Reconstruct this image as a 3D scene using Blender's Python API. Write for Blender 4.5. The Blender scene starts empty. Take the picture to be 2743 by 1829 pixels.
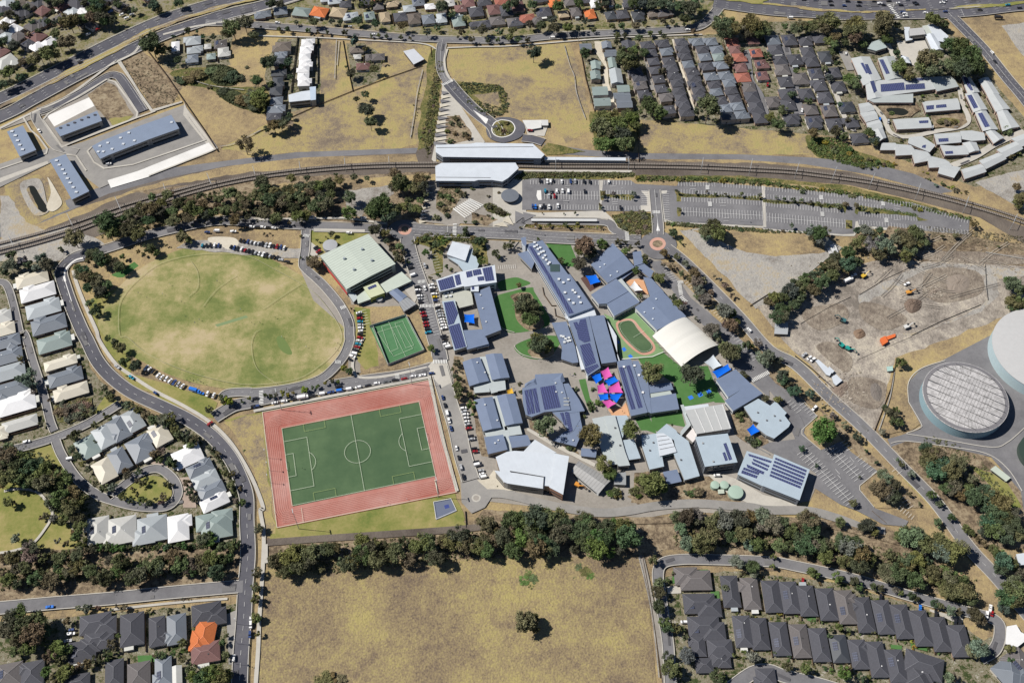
import bpy, bmesh, math, random
from mathutils import Vector, Matrix
from mathutils.geometry import tessellate_polygon, intersect_ray_tri
R = math.radians
sc = bpy.context.scene
col = sc.collection
rnd = random.Random(7)
# ---------------------------------------------------------------- camera, sky, sun, exposure
F, PITCH, H = 2900.0, R(53.9), 664.0          # focal length in photo pixels (2743 wide), tilt below the horizon, metres above ground
cd = bpy.data.cameras.new('camera'); cam = bpy.data.objects.new('camera', cd); col.objects.link(cam)
cam.location = (0, 0, H); cam.rotation_euler = (math.pi/2-PITCH, 0, 0)
cd.sensor_width = 36; cd.lens = F/2743*36; cd.clip_end = 12000; cd.clip_start = 1
sc.camera = cam
SUN_EL, SUN_AZ = R(50), R(173.5)                 # azimuth counted from +X towards +Y: the sun stands up-left in the photo
w = bpy.data.worlds.new('World'); sc.world = w; w.use_nodes = True
nt = w.node_tree; bg = nt.nodes['Background']
sky = nt.nodes.new('ShaderNodeTexSky'); sky.sky_type = 'NISHITA'; sky.sun_disc = False; sky.air_density = .65; sky.dust_density = 0; sky.ozone_density = 1.5; sky.altitude = 300
sky.sun_elevation = SUN_EL; sky.sun_rotation = math.pi/2-SUN_AZ
nt.links.new(sky.outputs[0], bg.inputs[0]); bg.inputs[1].default_value = 0.065
sl = bpy.data.lights.new('sun', 'SUN'); sl.energy = 5.0; sl.angle = R(.5); sl.color = (1, .95, .87)
so = bpy.data.objects.new('sun', sl); col.objects.link(so)
sd = Vector((math.cos(SUN_EL)*math.cos(SUN_AZ), math.cos(SUN_EL)*math.sin(SUN_AZ), math.sin(SUN_EL)))
so.rotation_euler = sd.to_track_quat('Z', 'Y').to_euler(); so.location = (0, 400, 300)
sc.view_settings.view_transform = 'Standard'; sc.view_settings.look = 'None'; sc.view_settings.exposure = 0.2; sc.view_settings.gamma = 1
sc.cycles.max_bounces = 4; sc.cycles.diffuse_bounces = 2; sc.cycles.glossy_bounces = 2
# ---------------------------------------------------------------- photo -> ground
cp, sp = math.cos(PITCH), math.sin(PITCH)
TX = {'1': 0, '2': 680, '3': 1360, '4': 2043}; TY = {'A': 0, 'B': 440, 'C': 900, 'D': 1369}
def ray(px, py):
    x, y = (px-1371.5)/F, (914.5-py)/F
    return Vector((x, y*sp+cp, y*cp-sp))
def g3(px, py, z=0):
    d = ray(px, py); t = (H-z)/-d.z
    return Vector((d.x*t, d.y*t, z))
def scale(py): return (F*sp+(py-914.5)*cp)/H    # photo pixels per metre across, on the ground
def pix(s):
    """'A1 10,20 30,40 O 5,5' -> photo pixels and any third+ numbers"""
    out = []; t = None
    for w_ in s.split():
        if ',' not in w_: t = w_; continue
        v = [float(q) for q in w_.split(',')]
        if t == 'O': x, y = v[0]*1.16624, v[1]*1.16645
        else: x, y = TX[t[1]]+v[0]/3.36, TY[t[0]]+v[1]/3.36
        out.append((x, y, v[2:], 1.16624 if t == 'O' else 1/3.36))
    return out
def G(s, z=0): return [g3(p[0], p[1], z) for p in pix(s)]
def spline(P, n=6, closed=False):
    if len(P) < 3: return P
    out = []; N = len(P)
    for i in range(N if closed else N-1):
        if closed: p = [P[(i+k) % N] for k in (-1, 0, 1, 2)]
        else: p = [P[max(i-1, 0)], P[i], P[i+1], P[min(i+2, N-1)]]
        for k in range(n):
            t = k/n
            out.append(.5*((2*p[1])+(p[2]-p[0])*t+(2*p[0]-5*p[1]+4*p[2]-p[3])*t*t+(3*p[1]-p[0]-3*p[2]+p[3])*t**3))
    if not closed: out.append(P[-1])
    return out
# ---------------------------------------------------------------- materials
MAT = {}
def node(nt, t, **k):
    n = nt.nodes.new(t)
    for a, b in k.items(): setattr(n, a, b)
    return n
def fit(s, n=16):
    w_ = s.split()
    for t in ('the', 'and', 'with', 'small', 'large', 'rounded', 'same', 'of'):
        while len(w_) > n and t in w_[1:]: w_.reverse(); w_.remove(t); w_.reverse()
    return ' '.join(w_)
def mat(name, c, rough=.8, metal=0, spec=.3):
    if name in MAT: return MAT[name]
    m = bpy.data.materials.new(name); m.use_nodes = True; b = m.node_tree.nodes['Principled BSDF']
    b.inputs['Base Color'].default_value = (*c, 1); b.inputs['Roughness'].default_value = rough; b.inputs['Metallic'].default_value = metal
    b.inputs['Specular IOR Level'].default_value = spec
    MAT[name] = m; return m
def ground_mat(name, cols, scales=(.012, .06, .5, 2.5), amt=(.9, .5, .3, .25), rough=.95, speck=None, bump=0):
    """patches of several colours, from noise of several sizes, in world metres"""
    m = mat(name, cols[0], rough, spec=.1); nt = m.node_tree; b = nt.nodes['Principled BSDF']
    geo = node(nt, 'ShaderNodeNewGeometry'); last = None
    for i, (s, a) in enumerate(zip(scales, amt)):
        n = node(nt, 'ShaderNodeTexNoise'); n.inputs['Scale'].default_value = s; n.inputs['Detail'].default_value = 5; n.inputs['Roughness'].default_value = .6
        mp = node(nt, 'ShaderNodeMapping'); mp.inputs['Location'].default_value = (i*37+len(name)*11, i*91, 0)
        nt.links.new(geo.outputs['Position'], mp.inputs[0]); nt.links.new(mp.outputs[0], n.inputs['Vector'])
        s1 = node(nt, 'ShaderNodeMath', operation='MULTIPLY_ADD'); nt.links.new(n.outputs[0], s1.inputs[0]); s1.inputs[1].default_value = a
        if last is None: s1.inputs[2].default_value = .5-a/2-sum(amt[1:])/2
        else: nt.links.new(last.outputs[0], s1.inputs[2])
        last = s1
    r = node(nt, 'ShaderNodeValToRGB'); nt.links.new(last.outputs[0], r.inputs[0])
    e = r.color_ramp.elements; k = len(cols)
    e[0].position = .28; e[1].position = .72; e[0].color = (*cols[0], 1); e[1].color = (*cols[-1], 1)
    for i in range(1, k-1): e.new(.28+.44*i/(k-1)).color = (*cols[i], 1)
    out = r.outputs[0]
    if speck:
        v = node(nt, 'ShaderNodeTexNoise'); v.inputs['Scale'].default_value = speck[1]; v.inputs['Detail'].default_value = 4; v.inputs['Roughness'].default_value = .75
        nt.links.new(geo.outputs['Position'], v.inputs['Vector'])
        rr = node(nt, 'ShaderNodeValToRGB'); rr.color_ramp.elements[0].position = speck[2]; rr.color_ramp.elements[1].position = speck[2]+.1
        nt.links.new(v.outputs[0], rr.inputs[0])
        mx = node(nt, 'ShaderNodeMix', data_type='RGBA'); nt.links.new(rr.outputs[0], mx.inputs[0]); nt.links.new(out, mx.inputs[6]); mx.inputs[7].default_value = (*speck[0], 1)
        out = mx.outputs[2]
    nt.links.new(out, b.inputs['Base Color'])
    if bump:
        n2 = node(nt, 'ShaderNodeTexNoise'); n2.inputs['Scale'].default_value = .6; n2.inputs['Detail'].default_value = 6; nt.links.new(geo.outputs['Position'], n2.inputs['Vector'])
        bp = node(nt, 'ShaderNodeBump'); bp.inputs['Strength'].default_value = bump; bp.inputs['Distance'].default_value = 1.5
        nt.links.new(n2.outputs[0], bp.inputs['Height']); nt.links.new(bp.outputs[0], b.inputs['Normal'])
    return m
def tint_mat(name, rough=.6, spec=.4, seam=0, seamdark=.8, noise=.25, nscale=.4, metal=0, tile=0, coat=0, grid=None):
    """colour comes from the object; optional ribs across the first UV axis (metres)"""
    m = mat(name, (.5, .5, .5), rough, metal, spec); nt = m.node_tree; b = nt.nodes['Principled BSDF']
    oi = node(nt, 'ShaderNodeObjectInfo'); uv = node(nt, 'ShaderNodeUVMap'); sep = node(nt, 'ShaderNodeSeparateXYZ')
    nt.links.new(uv.outputs[0], sep.inputs[0])
    geo = node(nt, 'ShaderNodeNewGeometry'); n = node(nt, 'ShaderNodeTexNoise'); n.inputs['Scale'].default_value = nscale; n.inputs['Detail'].default_value = 6
    n.inputs['Roughness'].default_value = .65; nt.links.new(geo.outputs['Position'], n.inputs['Vector'])
    f = node(nt, 'ShaderNodeMath', operation='MULTIPLY_ADD'); nt.links.new(n.outputs[0], f.inputs[0]); f.inputs[1].default_value = noise*2; f.inputs[2].default_value = 1-noise
    val = f.outputs[0]
    def stripes(sock, period, width, dark):
        nonlocal val
        a = node(nt, 'ShaderNodeMath', operation='DIVIDE'); nt.links.new(sock, a.inputs[0]); a.inputs[1].default_value = period
        fr = node(nt, 'ShaderNodeMath', operation='FRACT'); nt.links.new(a.outputs[0], fr.inputs[0])
        l = node(nt, 'ShaderNodeMath', operation='LESS_THAN'); nt.links.new(fr.outputs[0], l.inputs[0]); l.inputs[1].default_value = width
        k = node(nt, 'ShaderNodeMath', operation='MULTIPLY_ADD'); nt.links.new(l.outputs[0], k.inputs[0]); k.inputs[1].default_value = dark-1; k.inputs[2].default_value = 1
        q = node(nt, 'ShaderNodeMath', operation='MULTIPLY'); nt.links.new(val, q.inputs[0]); nt.links.new(k.outputs[0], q.inputs[1]); val = q.outputs[0]
    if seam: stripes(sep.outputs[0], seam, .18, seamdark)
    if tile: stripes(sep.outputs[1], tile, .3, .86)
    if grid: stripes(sep.outputs[0], grid[0], .14, 2.6); stripes(sep.outputs[1], grid[1], .09, 2.6)
    vm = node(nt, 'ShaderNodeVectorMath', operation='SCALE'); nt.links.new(oi.outputs['Color'], vm.inputs[0]); nt.links.new(val, vm.inputs[3])
    nt.links.new(vm.outputs[0], b.inputs['Base Color'])
    if coat: b.inputs['Coat Weight'].default_value = coat; b.inputs['Coat Roughness'].default_value = .1
    return m
GM = {
 'dry': ground_mat('dry_grass', [(.16,.125,.085), (.25,.19,.115), (.33,.255,.14), (.38,.30,.14)], scales=(.012,.05,.25,1.1), amt=(.9,.7,.5,.6), bump=.3),
 'yellow': ground_mat('yellow_grass', [(.155,.125,.10), (.225,.18,.125), (.295,.235,.125), (.35,.285,.125), (.28,.25,.11)], scales=(.014,.05,.22,1.0), amt=(1.0,.7,.5,.6), bump=.3),
 'brownfield': ground_mat('brown_field', [(.15,.115,.085), (.22,.17,.105), (.285,.228,.12), (.34,.285,.12)], scales=(.011,.04,.2,.8), amt=(.9,.7,.5,.8), speck=((.12,.095,.06), .55, .6), bump=.5),
 'oval': ground_mat('oval_turf', [(.40,.33,.20), (.325,.285,.14), (.245,.235,.10), (.17,.19,.065), (.125,.155,.05)], scales=(.017,.045,.2,1.2), amt=(1.2,.7,.35,.35)),
 'lawn': ground_mat('lawn', [(.34,.27,.13), (.26,.235,.09), (.19,.195,.06), (.12,.155,.04)], scales=(.03,.1,.5,2)),
 'garden': ground_mat('garden_ground', [(.045,.06,.022), (.11,.12,.045), (.21,.18,.10), (.24,.22,.18), (.085,.10,.04)], scales=(.05,.15,.5,1.6), amt=(.4,.7,.6,.4)),
 'estate': ground_mat('estate_ground', [(.035,.05,.018), (.06,.075,.03), (.15,.13,.08), (.24,.21,.17), (.11,.12,.05), (.33,.30,.26)], scales=(.05,.12,.35,1.2), amt=(.4,.9,1.0,.8)),
 'concrete': ground_mat('concrete_paving', [(.33,.31,.28), (.43,.41,.37), (.52,.49,.44)], amt=(.5,.5,.3,.2)),
 'schoolyard': ground_mat('school_paving', [(.20,.18,.155), (.27,.25,.225), (.34,.31,.275)], amt=(.6,.5,.4,.3)),
 'asphalt': ground_mat('asphalt', [(.13,.128,.137), (.165,.163,.172), (.195,.192,.20)], scales=(.02,.1,.6,2.5), amt=(1,.7,.4,.3), rough=.9),
 'newasphalt': ground_mat('dark_asphalt', [(.076,.077,.092), (.098,.098,.115), (.13,.128,.14)], scales=(.02,.1,.7,3), rough=.85),
 'palehard': ground_mat('pale_asphalt', [(.20,.195,.185), (.255,.245,.235), (.30,.29,.27)], scales=(.03,.12,.7,3)),
 'gravel': ground_mat('site_earth', [(.17,.15,.13), (.25,.22,.19), (.32,.285,.245), (.43,.385,.315)], scales=(.012,.045,.18,.9), amt=(1.0,1.0,.8,.6), bump=.5),
 'lot': ground_mat('bare_lot', [(.20,.18,.16), (.28,.265,.245), (.345,.33,.305), (.35,.295,.21)], scales=(.014,.05,.2,1), amt=(.9,.8,.6,.5), bump=.4),
 'sand': ground_mat('pale_crushed_rock', [(.40,.36,.29), (.5,.46,.38), (.58,.54,.46)], amt=(.5,.5,.4,.3)),
 'white': ground_mat('white_slab', [(.6,.59,.57), (.68,.67,.65), (.72,.71,.69)]),
 'ballast': ground_mat('rail_ballast', [(.085,.07,.06), (.13,.11,.095), (.17,.145,.12)], scales=(.02,.1,.8,3), bump=.3),
 'track': ground_mat('running_track_surface', [(.30,.085,.068), (.34,.125,.10), (.41,.20,.17), (.50,.32,.29)], scales=(.012,.04,.2,1.5), amt=(.9,.3,.12,.06)),
 'turf': ground_mat('artificial_turf', [(.052,.095,.05), (.072,.12,.062), (.10,.155,.08)], scales=(.02,.07,.4,2), amt=(.6,.5,.15,.1)),
 'court': ground_mat('court_surface', [(.05,.14,.065), (.075,.18,.085), (.10,.21,.11)], scales=(.04,.1,.4,2), amt=(.5,.4,.15,.1)),
 'playgreen': ground_mat('play_turf', [(.05,.12,.035), (.07,.16,.05), (.10,.19,.07)], scales=(.04,.1,.4,2), amt=(.5,.4,.2,.1)),
 'palegreen': ground_mat('pale_green_court', [(.13,.22,.10), (.17,.27,.13), (.21,.30,.16)], scales=(.04,.1,.4,2), amt=(.5,.4,.2,.1)),
 'mulch': ground_mat('mulch', [(.085,.065,.045), (.15,.115,.08), (.25,.195,.13), (.31,.26,.18)], scales=(.03,.12,.4,1.3), amt=(.5,.8,.8,.6)),
 'scrub': ground_mat('scrub_ground', [(.04,.05,.018), (.09,.10,.035), (.17,.15,.06), (.26,.20,.10)], scales=(.03,.12,.5,1.8), amt=(.6,.7,.6,.4), bump=.6),
 'darkscrub': ground_mat('dark_scrub', [(.035,.042,.02), (.055,.062,.028), (.085,.085,.04)], scales=(.05,.2,.6,1.5), amt=(.4,.6,.6,.5), bump=1),
 'churn': ground_mat('churned_earth', [(.14,.115,.095), (.22,.185,.15), (.30,.26,.21)], scales=(.03,.1,.3,1), amt=(.6,.8,.8,.6), bump=.6), 'brickpale': ground_mat('pale_pavers', [(.30,.23,.19), (.38,.31,.26), (.42,.36,.31)]),
 'brick': ground_mat('brick_apron', [(.40,.20,.15), (.48,.27,.21), (.52,.34,.28)], amt=(.5,.4,.3,.2)),
 'orange': ground_mat('orange_play_surface', [(.48,.25,.13), (.55,.31,.18), (.58,.38,.24)], amt=(.5,.4,.3,.2)),
 'blue': mat('blue_play_surface', (.03,.16,.62)), 'marking': ground_mat('road_paint', [(.55,.55,.53), (.68,.68,.66), (.75,.75,.73)]),
 'faint': mat('worn_white_paint', (.52,.56,.45)), 'lane': mat('lane_paint', (.47,.28,.24)), 'yline': mat('yellow_paint', (.30,.36,.13)),
 'kerb': ground_mat('kerb_concrete', [(.36,.34,.31), (.44,.42,.38), (.5,.48,.44)]), 'pool': mat('pool_water', (.10,.55,.55), .1), 'pond': mat('dark_water', (.02,.022,.018), .08),
}
RM = {'metal': tint_mat('roof_metal', .5, .4, seam=.9, seamdark=.86, noise=.14, nscale=.15), 'rib': tint_mat('ribbed_roof_metal', .5, .4, seam=2.4, seamdark=.72, noise=.12, nscale=.2),
 'tile': tint_mat('roof_tile', .8, .2, tile=.9, noise=.3, nscale=.9), 'plain': tint_mat('painted_sheet', .55, .4, noise=.1), 'wall': tint_mat('wall_render', .85, .2, noise=.12, nscale=.5),
 'sail': tint_mat('shade_cloth', .8, .1, noise=.08, nscale=1), 'paint': tint_mat('car_paint', .3, .5, noise=.02, coat=.6), 'solar': tint_mat('solar_glass', .25, .6, noise=.08, grid=(1.65, 1.05)),
 'dirtytop': tint_mat('weathered_membrane', .8, .2, noise=.85, nscale=.35, seam=2.2, seamdark=.6)}
MK = {'glass': mat('dark_glass', (.015,.02,.028), .08, spec=.6), 'tyre': mat('tyre_rubber', (.02,.02,.02), .9), 'steel': mat('galvanised_steel', (.42,.43,.44), .5, .3),
 'dark': mat('dark_steel', (.05,.05,.055), .6), 'timber': mat('fence_timber', (.13,.09,.06), .9), 'white': mat('white_paint', (.7,.7,.68), .5), 'skin': mat('clothed_figure', (.12,.10,.13), .9),
 'rail': mat('rail_steel', (.24,.20,.175), .45, .4), 'sleeper': mat('concrete_sleeper', (.30,.27,.235), .9), 'bark': mat('bark', (.16,.13,.10), .95)}
def leaf_mat(name, bright=1):
    m = mat(name, (.07,.1,.03), .75, spec=.15); nt = m.node_tree; b = nt.nodes['Principled BSDF']
    oi = node(nt, 'ShaderNodeObjectInfo'); at = node(nt, 'ShaderNodeAttribute'); at.attribute_name = 'leaf'
    geo = node(nt, 'ShaderNodeNewGeometry')
    n = node(nt, 'ShaderNodeTexNoise'); n.inputs['Scale'].default_value = .45; nt.links.new(geo.outputs['Position'], n.inputs['Vector'])
    ad = node(nt, 'ShaderNodeMath', operation='MULTIPLY_ADD'); nt.links.new(n.outputs[0], ad.inputs[0]); ad.inputs[1].default_value = 1.1; ad.inputs[2].default_value = -.22
    a2 = node(nt, 'ShaderNodeMath', operation='MULTIPLY_ADD'); nt.links.new(at.outputs['Fac'], a2.inputs[0]); a2.inputs[1].default_value = 1.25; nt.links.new(ad.outputs[0], a2.inputs[2])
    vm = node(nt, 'ShaderNodeVectorMath', operation='SCALE'); nt.links.new(oi.outputs['Color'], vm.inputs[0]); nt.links.new(a2.outputs[0], vm.inputs[3])
    nt.links.new(vm.outputs[0], b.inputs['Base Color'])
    return m
LEAF = leaf_mat('foliage')
# ---------------------------------------------------------------- meshes and objects
def link(name, me, parent=None, loc=None, color=None):
    o = bpy.data.objects.new(name, me); col.objects.link(o)
    if parent is not None: o.parent = parent
    if loc is not None: o.location = loc
    if color is not None: o.color = (*color, 1)
    return o
def mesh(name, V, Fc, m, uv=None):
    me = bpy.data.meshes.new(name); me.from_pydata([tuple(v) for v in V], [], [tuple(f) for f in Fc])
    for x in (m if isinstance(m, (list, tuple)) else [m]): me.materials.append(x)
    if uv:
        l = me.uv_layers.new(name='UVMap'); k = 0
        for f in Fc:
            for i in f: l.data[k].uv = uv(V[i]) if callable(uv) else uv[k]; k += 1
    me.update(); return me
def tag(o, label=None, cat=None, group=None, kind=None):
    if label: o['label'] = fit(label)
    if cat: o['category'] = cat
    if group: o['group'] = group
    if kind: o['kind'] = kind
    return o
def thing(name, label, cat, loc, group=None):
    o = bpy.data.objects.new(name, None); col.objects.link(o); o.location = loc; o.empty_display_size = 1
    return tag(o, label, cat, group)
Z = [0.02]
def nz(d=.004): Z[0] += d; return Z[0]
def ragged(P, step=5, amp=1.0):
    r = random.Random(int(abs(P[0].x)*7+len(P))); out = []
    for i, a in enumerate(P):
        b = P[(i+1) % len(P)]; L = (b-a).length; out.append(a)
        if L > 600 or L < step*1.5: continue
        n = int(L/step); d = (b-a)/L; q = Vector((-d.y, d.x, 0)); o = 0
        for k in range(1, n): o = o*.6+r.uniform(-amp, amp); out.append(a+(b-a)*(k/n)+q*o)
    return out
def poly(name, pts, m, smooth=False, z=None, kind='structure', **k):
    P = pts if isinstance(pts, list) else G(pts)
    if smooth: P = spline(P, 5, True)
    if isinstance(m, str) and m in ('dry', 'yellow', 'lawn', 'scrub', 'mulch', 'gravel', 'lot', 'churn', 'darkscrub', 'garden', 'estate', 'sand') and name not in ('oval_turf', 'back_lawn', 'driveway'): P = ragged(P)
    z = nz() if z is None else z
    P = [Vector((p.x, p.y, z)) for p in P]
    o = link(name, mesh(name, P, tessellate_polygon([P]), GM[m] if isinstance(m, str) else m))
    if o.data.polygons and o.data.polygons[0].normal.z < 0: o.data.flip_normals()
    return tag(o, kind=kind, **k)
def strip_geo(P, w, z, off=0, dash=None):
    """quads along a polyline; dash=(on, gap) metres"""
    V, Fc = [], []
    if dash:
        segs = []; pos = 0
        for a, b in zip(P, P[1:]):
            L = (b-a).length; d = (b-a)/max(L, 1e-6); t = -(pos % (dash[0]+dash[1]))
            while t < L:
                s0, s1 = max(t, 0), min(t+dash[0], L)
                if s1 > s0+.05: segs.append((a+d*s0, a+d*s1))
                t += dash[0]+dash[1]
            pos += L
    else: segs = None
    def nrm(a, b): d = (b-a); d.z = 0; d.normalize(); return Vector((-d.y, d.x, 0))
    if segs is not None:
        for a, b in segs:
            n = nrm(a, b); i = len(V)
            for q, s in ((a, -1), (b, -1), (b, 1), (a, 1)): v = q+n*(off+s*w/2); V.append(Vector((v.x, v.y, z)))
            Fc.append((i, i+1, i+2, i+3))
        return V, Fc
    for i, p in enumerate(P):
        if i == 0: n = nrm(P[0], P[1])
        elif i == len(P)-1: n = nrm(P[-2], P[-1])
        else:
            a, b = nrm(P[i-1], p), nrm(p, P[i+1]); n = a+b
            if n.length < .1: n = a
            n.normalize(); n = n/max(.5, n.dot(a))
        for s in (-1, 1): v = p+n*(off+s*w/2); V.append(Vector((v.x, v.y, z)))
    for i in range(len(P)-1): Fc.append((2*i, 2*i+2, 2*i+3, 2*i+1))
    return V, Fc
def line(name, pts, w, m='marking', smooth=False, off=0, dash=None, parent=None, z=None, kind='structure'):
    P = pts if isinstance(pts, list) else G(pts)
    if smooth: P = spline(P)
    V, Fc = strip_geo(P, w, nz() if z is None else z, off, dash)
    if not Fc: return
    o = link(name, mesh(name, V, Fc, GM[m]), parent)
    return tag(o, kind=kind) if parent is None else o
def multi(name, parts, m, parent=None, kind='structure'):
    V, Fc = [], []
    for v, f in parts: k = len(V); V += v; Fc += [tuple(i+k for i in q) for q in f]
    o = link(name, mesh(name, V, Fc, GM[m] if isinstance(m, str) else m), parent)
    return tag(o, kind=kind) if parent is None else o
ROADS = []
def road(name, pts, w, m='asphalt', kerb=True, smooth=True, marks=None):
    P = pts if isinstance(pts, list) else G(pts)
    P = spline(P) if smooth else P
    V, Fc = strip_geo(P, w, nz())
    o = link(name, mesh(name, V, Fc, GM[m])); tag(o, kind='structure')
    ROADS.append((P, w, kerb, o, marks)); return o
def dseg(p, a, b):
    ax, ay, bx, by = a.x, a.y, b.x, b.y; dx, dy = bx-ax, by-ay; L = dx*dx+dy*dy
    t = 0 if L == 0 else max(0, min(1, ((p.x-ax)*dx+(p.y-ay)*dy)/L))
    return math.hypot(p.x-ax-t*dx, p.y-ay-t*dy)
def finish_roads():
    z = nz(.01); zm = nz(.004)
    for P, w, kerb, o, marks in ROADS:
        near = []
        xs = [p.x for p in P]; ys = [p.y for p in P]
        for Q, w2, k2, o2, m2 in ROADS:
            if o2 is o: continue
            if min(q.x for q in Q)-20 < max(xs) and max(q.x for q in Q)+20 > min(xs) and min(q.y for q in Q)-20 < max(ys) and max(q.y for q in Q)+20 > min(ys): near.append((Q, w2))
        def inside(v): return any(dseg(v, a, b) < w2/2+.2 for Q, w2 in near for a, b in zip(Q, Q[1:]))
        if kerb:
            V, Fc = [], []
            for s in (-1, 1):
                A, _ = strip_geo(P, .55, z, s*(w/2+.1))
                B = [v+Vector((0, 0, .12)) for v in A]
                for i in range(len(P)-1):
                    q = [2*i, 2*i+2, 2*i+3, 2*i+1]
                    # finer pieces, so that a kerb stops where another road comes in
                    n = max(1, int((B[q[0]]-B[q[1]]).length/3))
                    for k in range(n):
                        t0, t1 = k/n, (k+1)/n
                        a0, a1 = B[q[0]].lerp(B[q[1]], t0), B[q[0]].lerp(B[q[1]], t1)
                        b0, b1 = B[q[3]].lerp(B[q[2]], t0), B[q[3]].lerp(B[q[2]], t1)
                        if inside((a0+b1)/2): continue
                        j = len(V); dn = Vector((0, 0, -.12))
                        V += [a0, a1, b1, b0, a0+dn, a1+dn, b1+dn, b0+dn]
                        Fc += [(j, j+1, j+2, j+3), (j, j+4, j+5, j+1), (j+3, j+2, j+6, j+7)]
            if Fc: tag(link('kerb', mesh('kerb', V, Fc, GM['kerb'])), kind='structure')
        if marks:
            parts = [strip_geo(P, mw, zm, off, dash) for off, mw, dash in marks]
            multi('road_marking', [p for p in parts if p[1]], 'marking')
def box_geo(cx, cy, z0, z1, sx, sy, rz=0):
    c, s = math.cos(rz), math.sin(rz); V = []
    for z in (z0, z1):
        for a, b in ((-1, -1), (1, -1), (1, 1), (-1, 1)):
            x, y = a*sx/2, b*sy/2; V.append(Vector((cx+c*x-s*y, cy+s*x+c*y, z)))
    return V, [(3, 2, 1, 0), (4, 5, 6, 7), (0, 1, 5, 4), (1, 2, 6, 5), (2, 3, 7, 6), (3, 0, 4, 7)]
def join(parts):
    V, Fc = [], []
    for v, f in parts: k = len(V); V += [Vector(q) for q in v]; Fc += [tuple(i+k for i in q) for q in f]
    return V, Fc
def tube_geo(a, b, r0, r1=None, n=6):
    r1 = r0 if r1 is None else r1; d = (b-a).normalized(); u = d.orthogonal().normalized(); v = d.cross(u); V = []
    for p, r in ((a, r0), (b, r1)):
        for k in range(n): t = 2*math.pi*k/n; V.append(p+(u*math.cos(t)+v*math.sin(t))*r)
    return V, [(k, (k+1) % n, n+(k+1) % n, n+k) for k in range(n)]+[tuple(range(n-1, -1, -1)), tuple(range(n, 2*n))]
ORD = 'first second third fourth fifth sixth seventh eighth ninth tenth eleventh twelfth thirteenth fourteenth fifteenth sixteenth seventeenth eighteenth nineteenth'.split()
TEN = ['', '', 'twent', 'thirt', 'fort', 'fift', 'sixt', 'sevent', 'eight', 'ninet']
def ordn(i, n=None):
    i += 1
    if n and i == n and n > 2: return 'last'
    if i < 20: return ORD[i-1]
    if i < 100:
        t, u = divmod(i, 10); return TEN[t]+('ieth' if u == 0 else 'y-'+ORD[u-1])
    return 'hundred-and-'+ordn(i-101) if i < 200 and i > 100 else ('hundredth' if i == 100 else 'two-hundred-and-'+ordn(i-201))
# ---------------------------------------------------------------- builders
def part(root, name, V, Fc, m, color=None, uv=True, label=None):
    o0 = Vector(root.location) if root is not None else Vector((0, 0, 0))
    if root is not None and root.parent is not None: o0 = o0+root.parent.location
    uvs = []
    if uv:
        for f in Fc:
            a, b, c = V[f[0]], V[f[1]], V[f[2]]; n = (b-a).cross(c-a)
            if n.length < 1e-9: n = Vector((0, 0, 1))
            n.normalize(); t = Vector((0, 0, 1)).cross(n)
            if isinstance(uv, Vector) and t.length < .05: t = uv.copy()
            elif t.length < .02: t = (b-a)
            t.z = 0 if abs(n.z) > .999 else t.z; t.normalize(); q = n.cross(t)
            uvs += [(V[i].dot(t), V[i].dot(q)) for i in f]
    me = mesh(name, [v-o0 for v in V], Fc, m, uvs or None)
    o = link(name, me, root, color=color)
    if label: o['label'] = label
    return o
def ccw(P):
    a = sum(P[i].x*P[(i+1) % len(P)].y-P[(i+1) % len(P)].x*P[i].y for i in range(len(P)))
    return P if a > 0 else P[::-1]
def inset(P, d):
    out = []; n = len(P)
    for i in range(n):
        a, b, c = P[i-1], P[i], P[(i+1) % n]
        d1 = (b-a); d2 = (c-b); d1.z = d2.z = 0; d1.normalize(); d2.normalize()
        n1 = Vector((-d1.y, d1.x, 0)); n2 = Vector((-d2.y, d2.x, 0)); m = n1+n2
        if m.length < .2: m = n1.copy()
        m.normalize(); out.append(b+m*(d/max(.4, m.dot(n1))))
    return out
def prism(P, z0, z1, top=True):
    n = len(P); V = [Vector((p.x, p.y, z0)) for p in P]+[Vector((p.x, p.y, z1)) for p in P]
    Fc = [(i, (i+1) % n, n+(i+1) % n, n+i) for i in range(n)]
    if top:
        for t in tessellate_polygon([[Vector((p.x, p.y, 0)) for p in P]]):
            a, b, c = (V[n+i] for i in t)
            Fc.append(tuple(n+i for i in (t if (b-a).cross(c-a).z > 0 else t[::-1])))
    return V, Fc
JIT = [0]
def jit(): JIT[0] = (JIT[0]+1) % 17; return JIT[0]*.011
TRIS = {}
def roof_tris(root, V, Fc):
    L = TRIS.setdefault(root.name, [])
    for f in Fc:
        for k in range(1, len(f)-1):
            t = (V[f[0]], V[f[k]], V[f[k+1]])
            if (t[1]-t[0]).cross(t[2]-t[0]).z > 1e-4: L.append(t)
def hit(root, px, py):
    d = ray(px, py); o = Vector((0, 0, H)); best = None
    for t in TRIS.get(root.name, ()):
        p = intersect_ray_tri(*t, d, o, True)
        if p is not None and (best is None or p.z > best[0].z): n = (t[1]-t[0]).cross(t[2]-t[0]).normalized(); best = (p, n)
    return best
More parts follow.
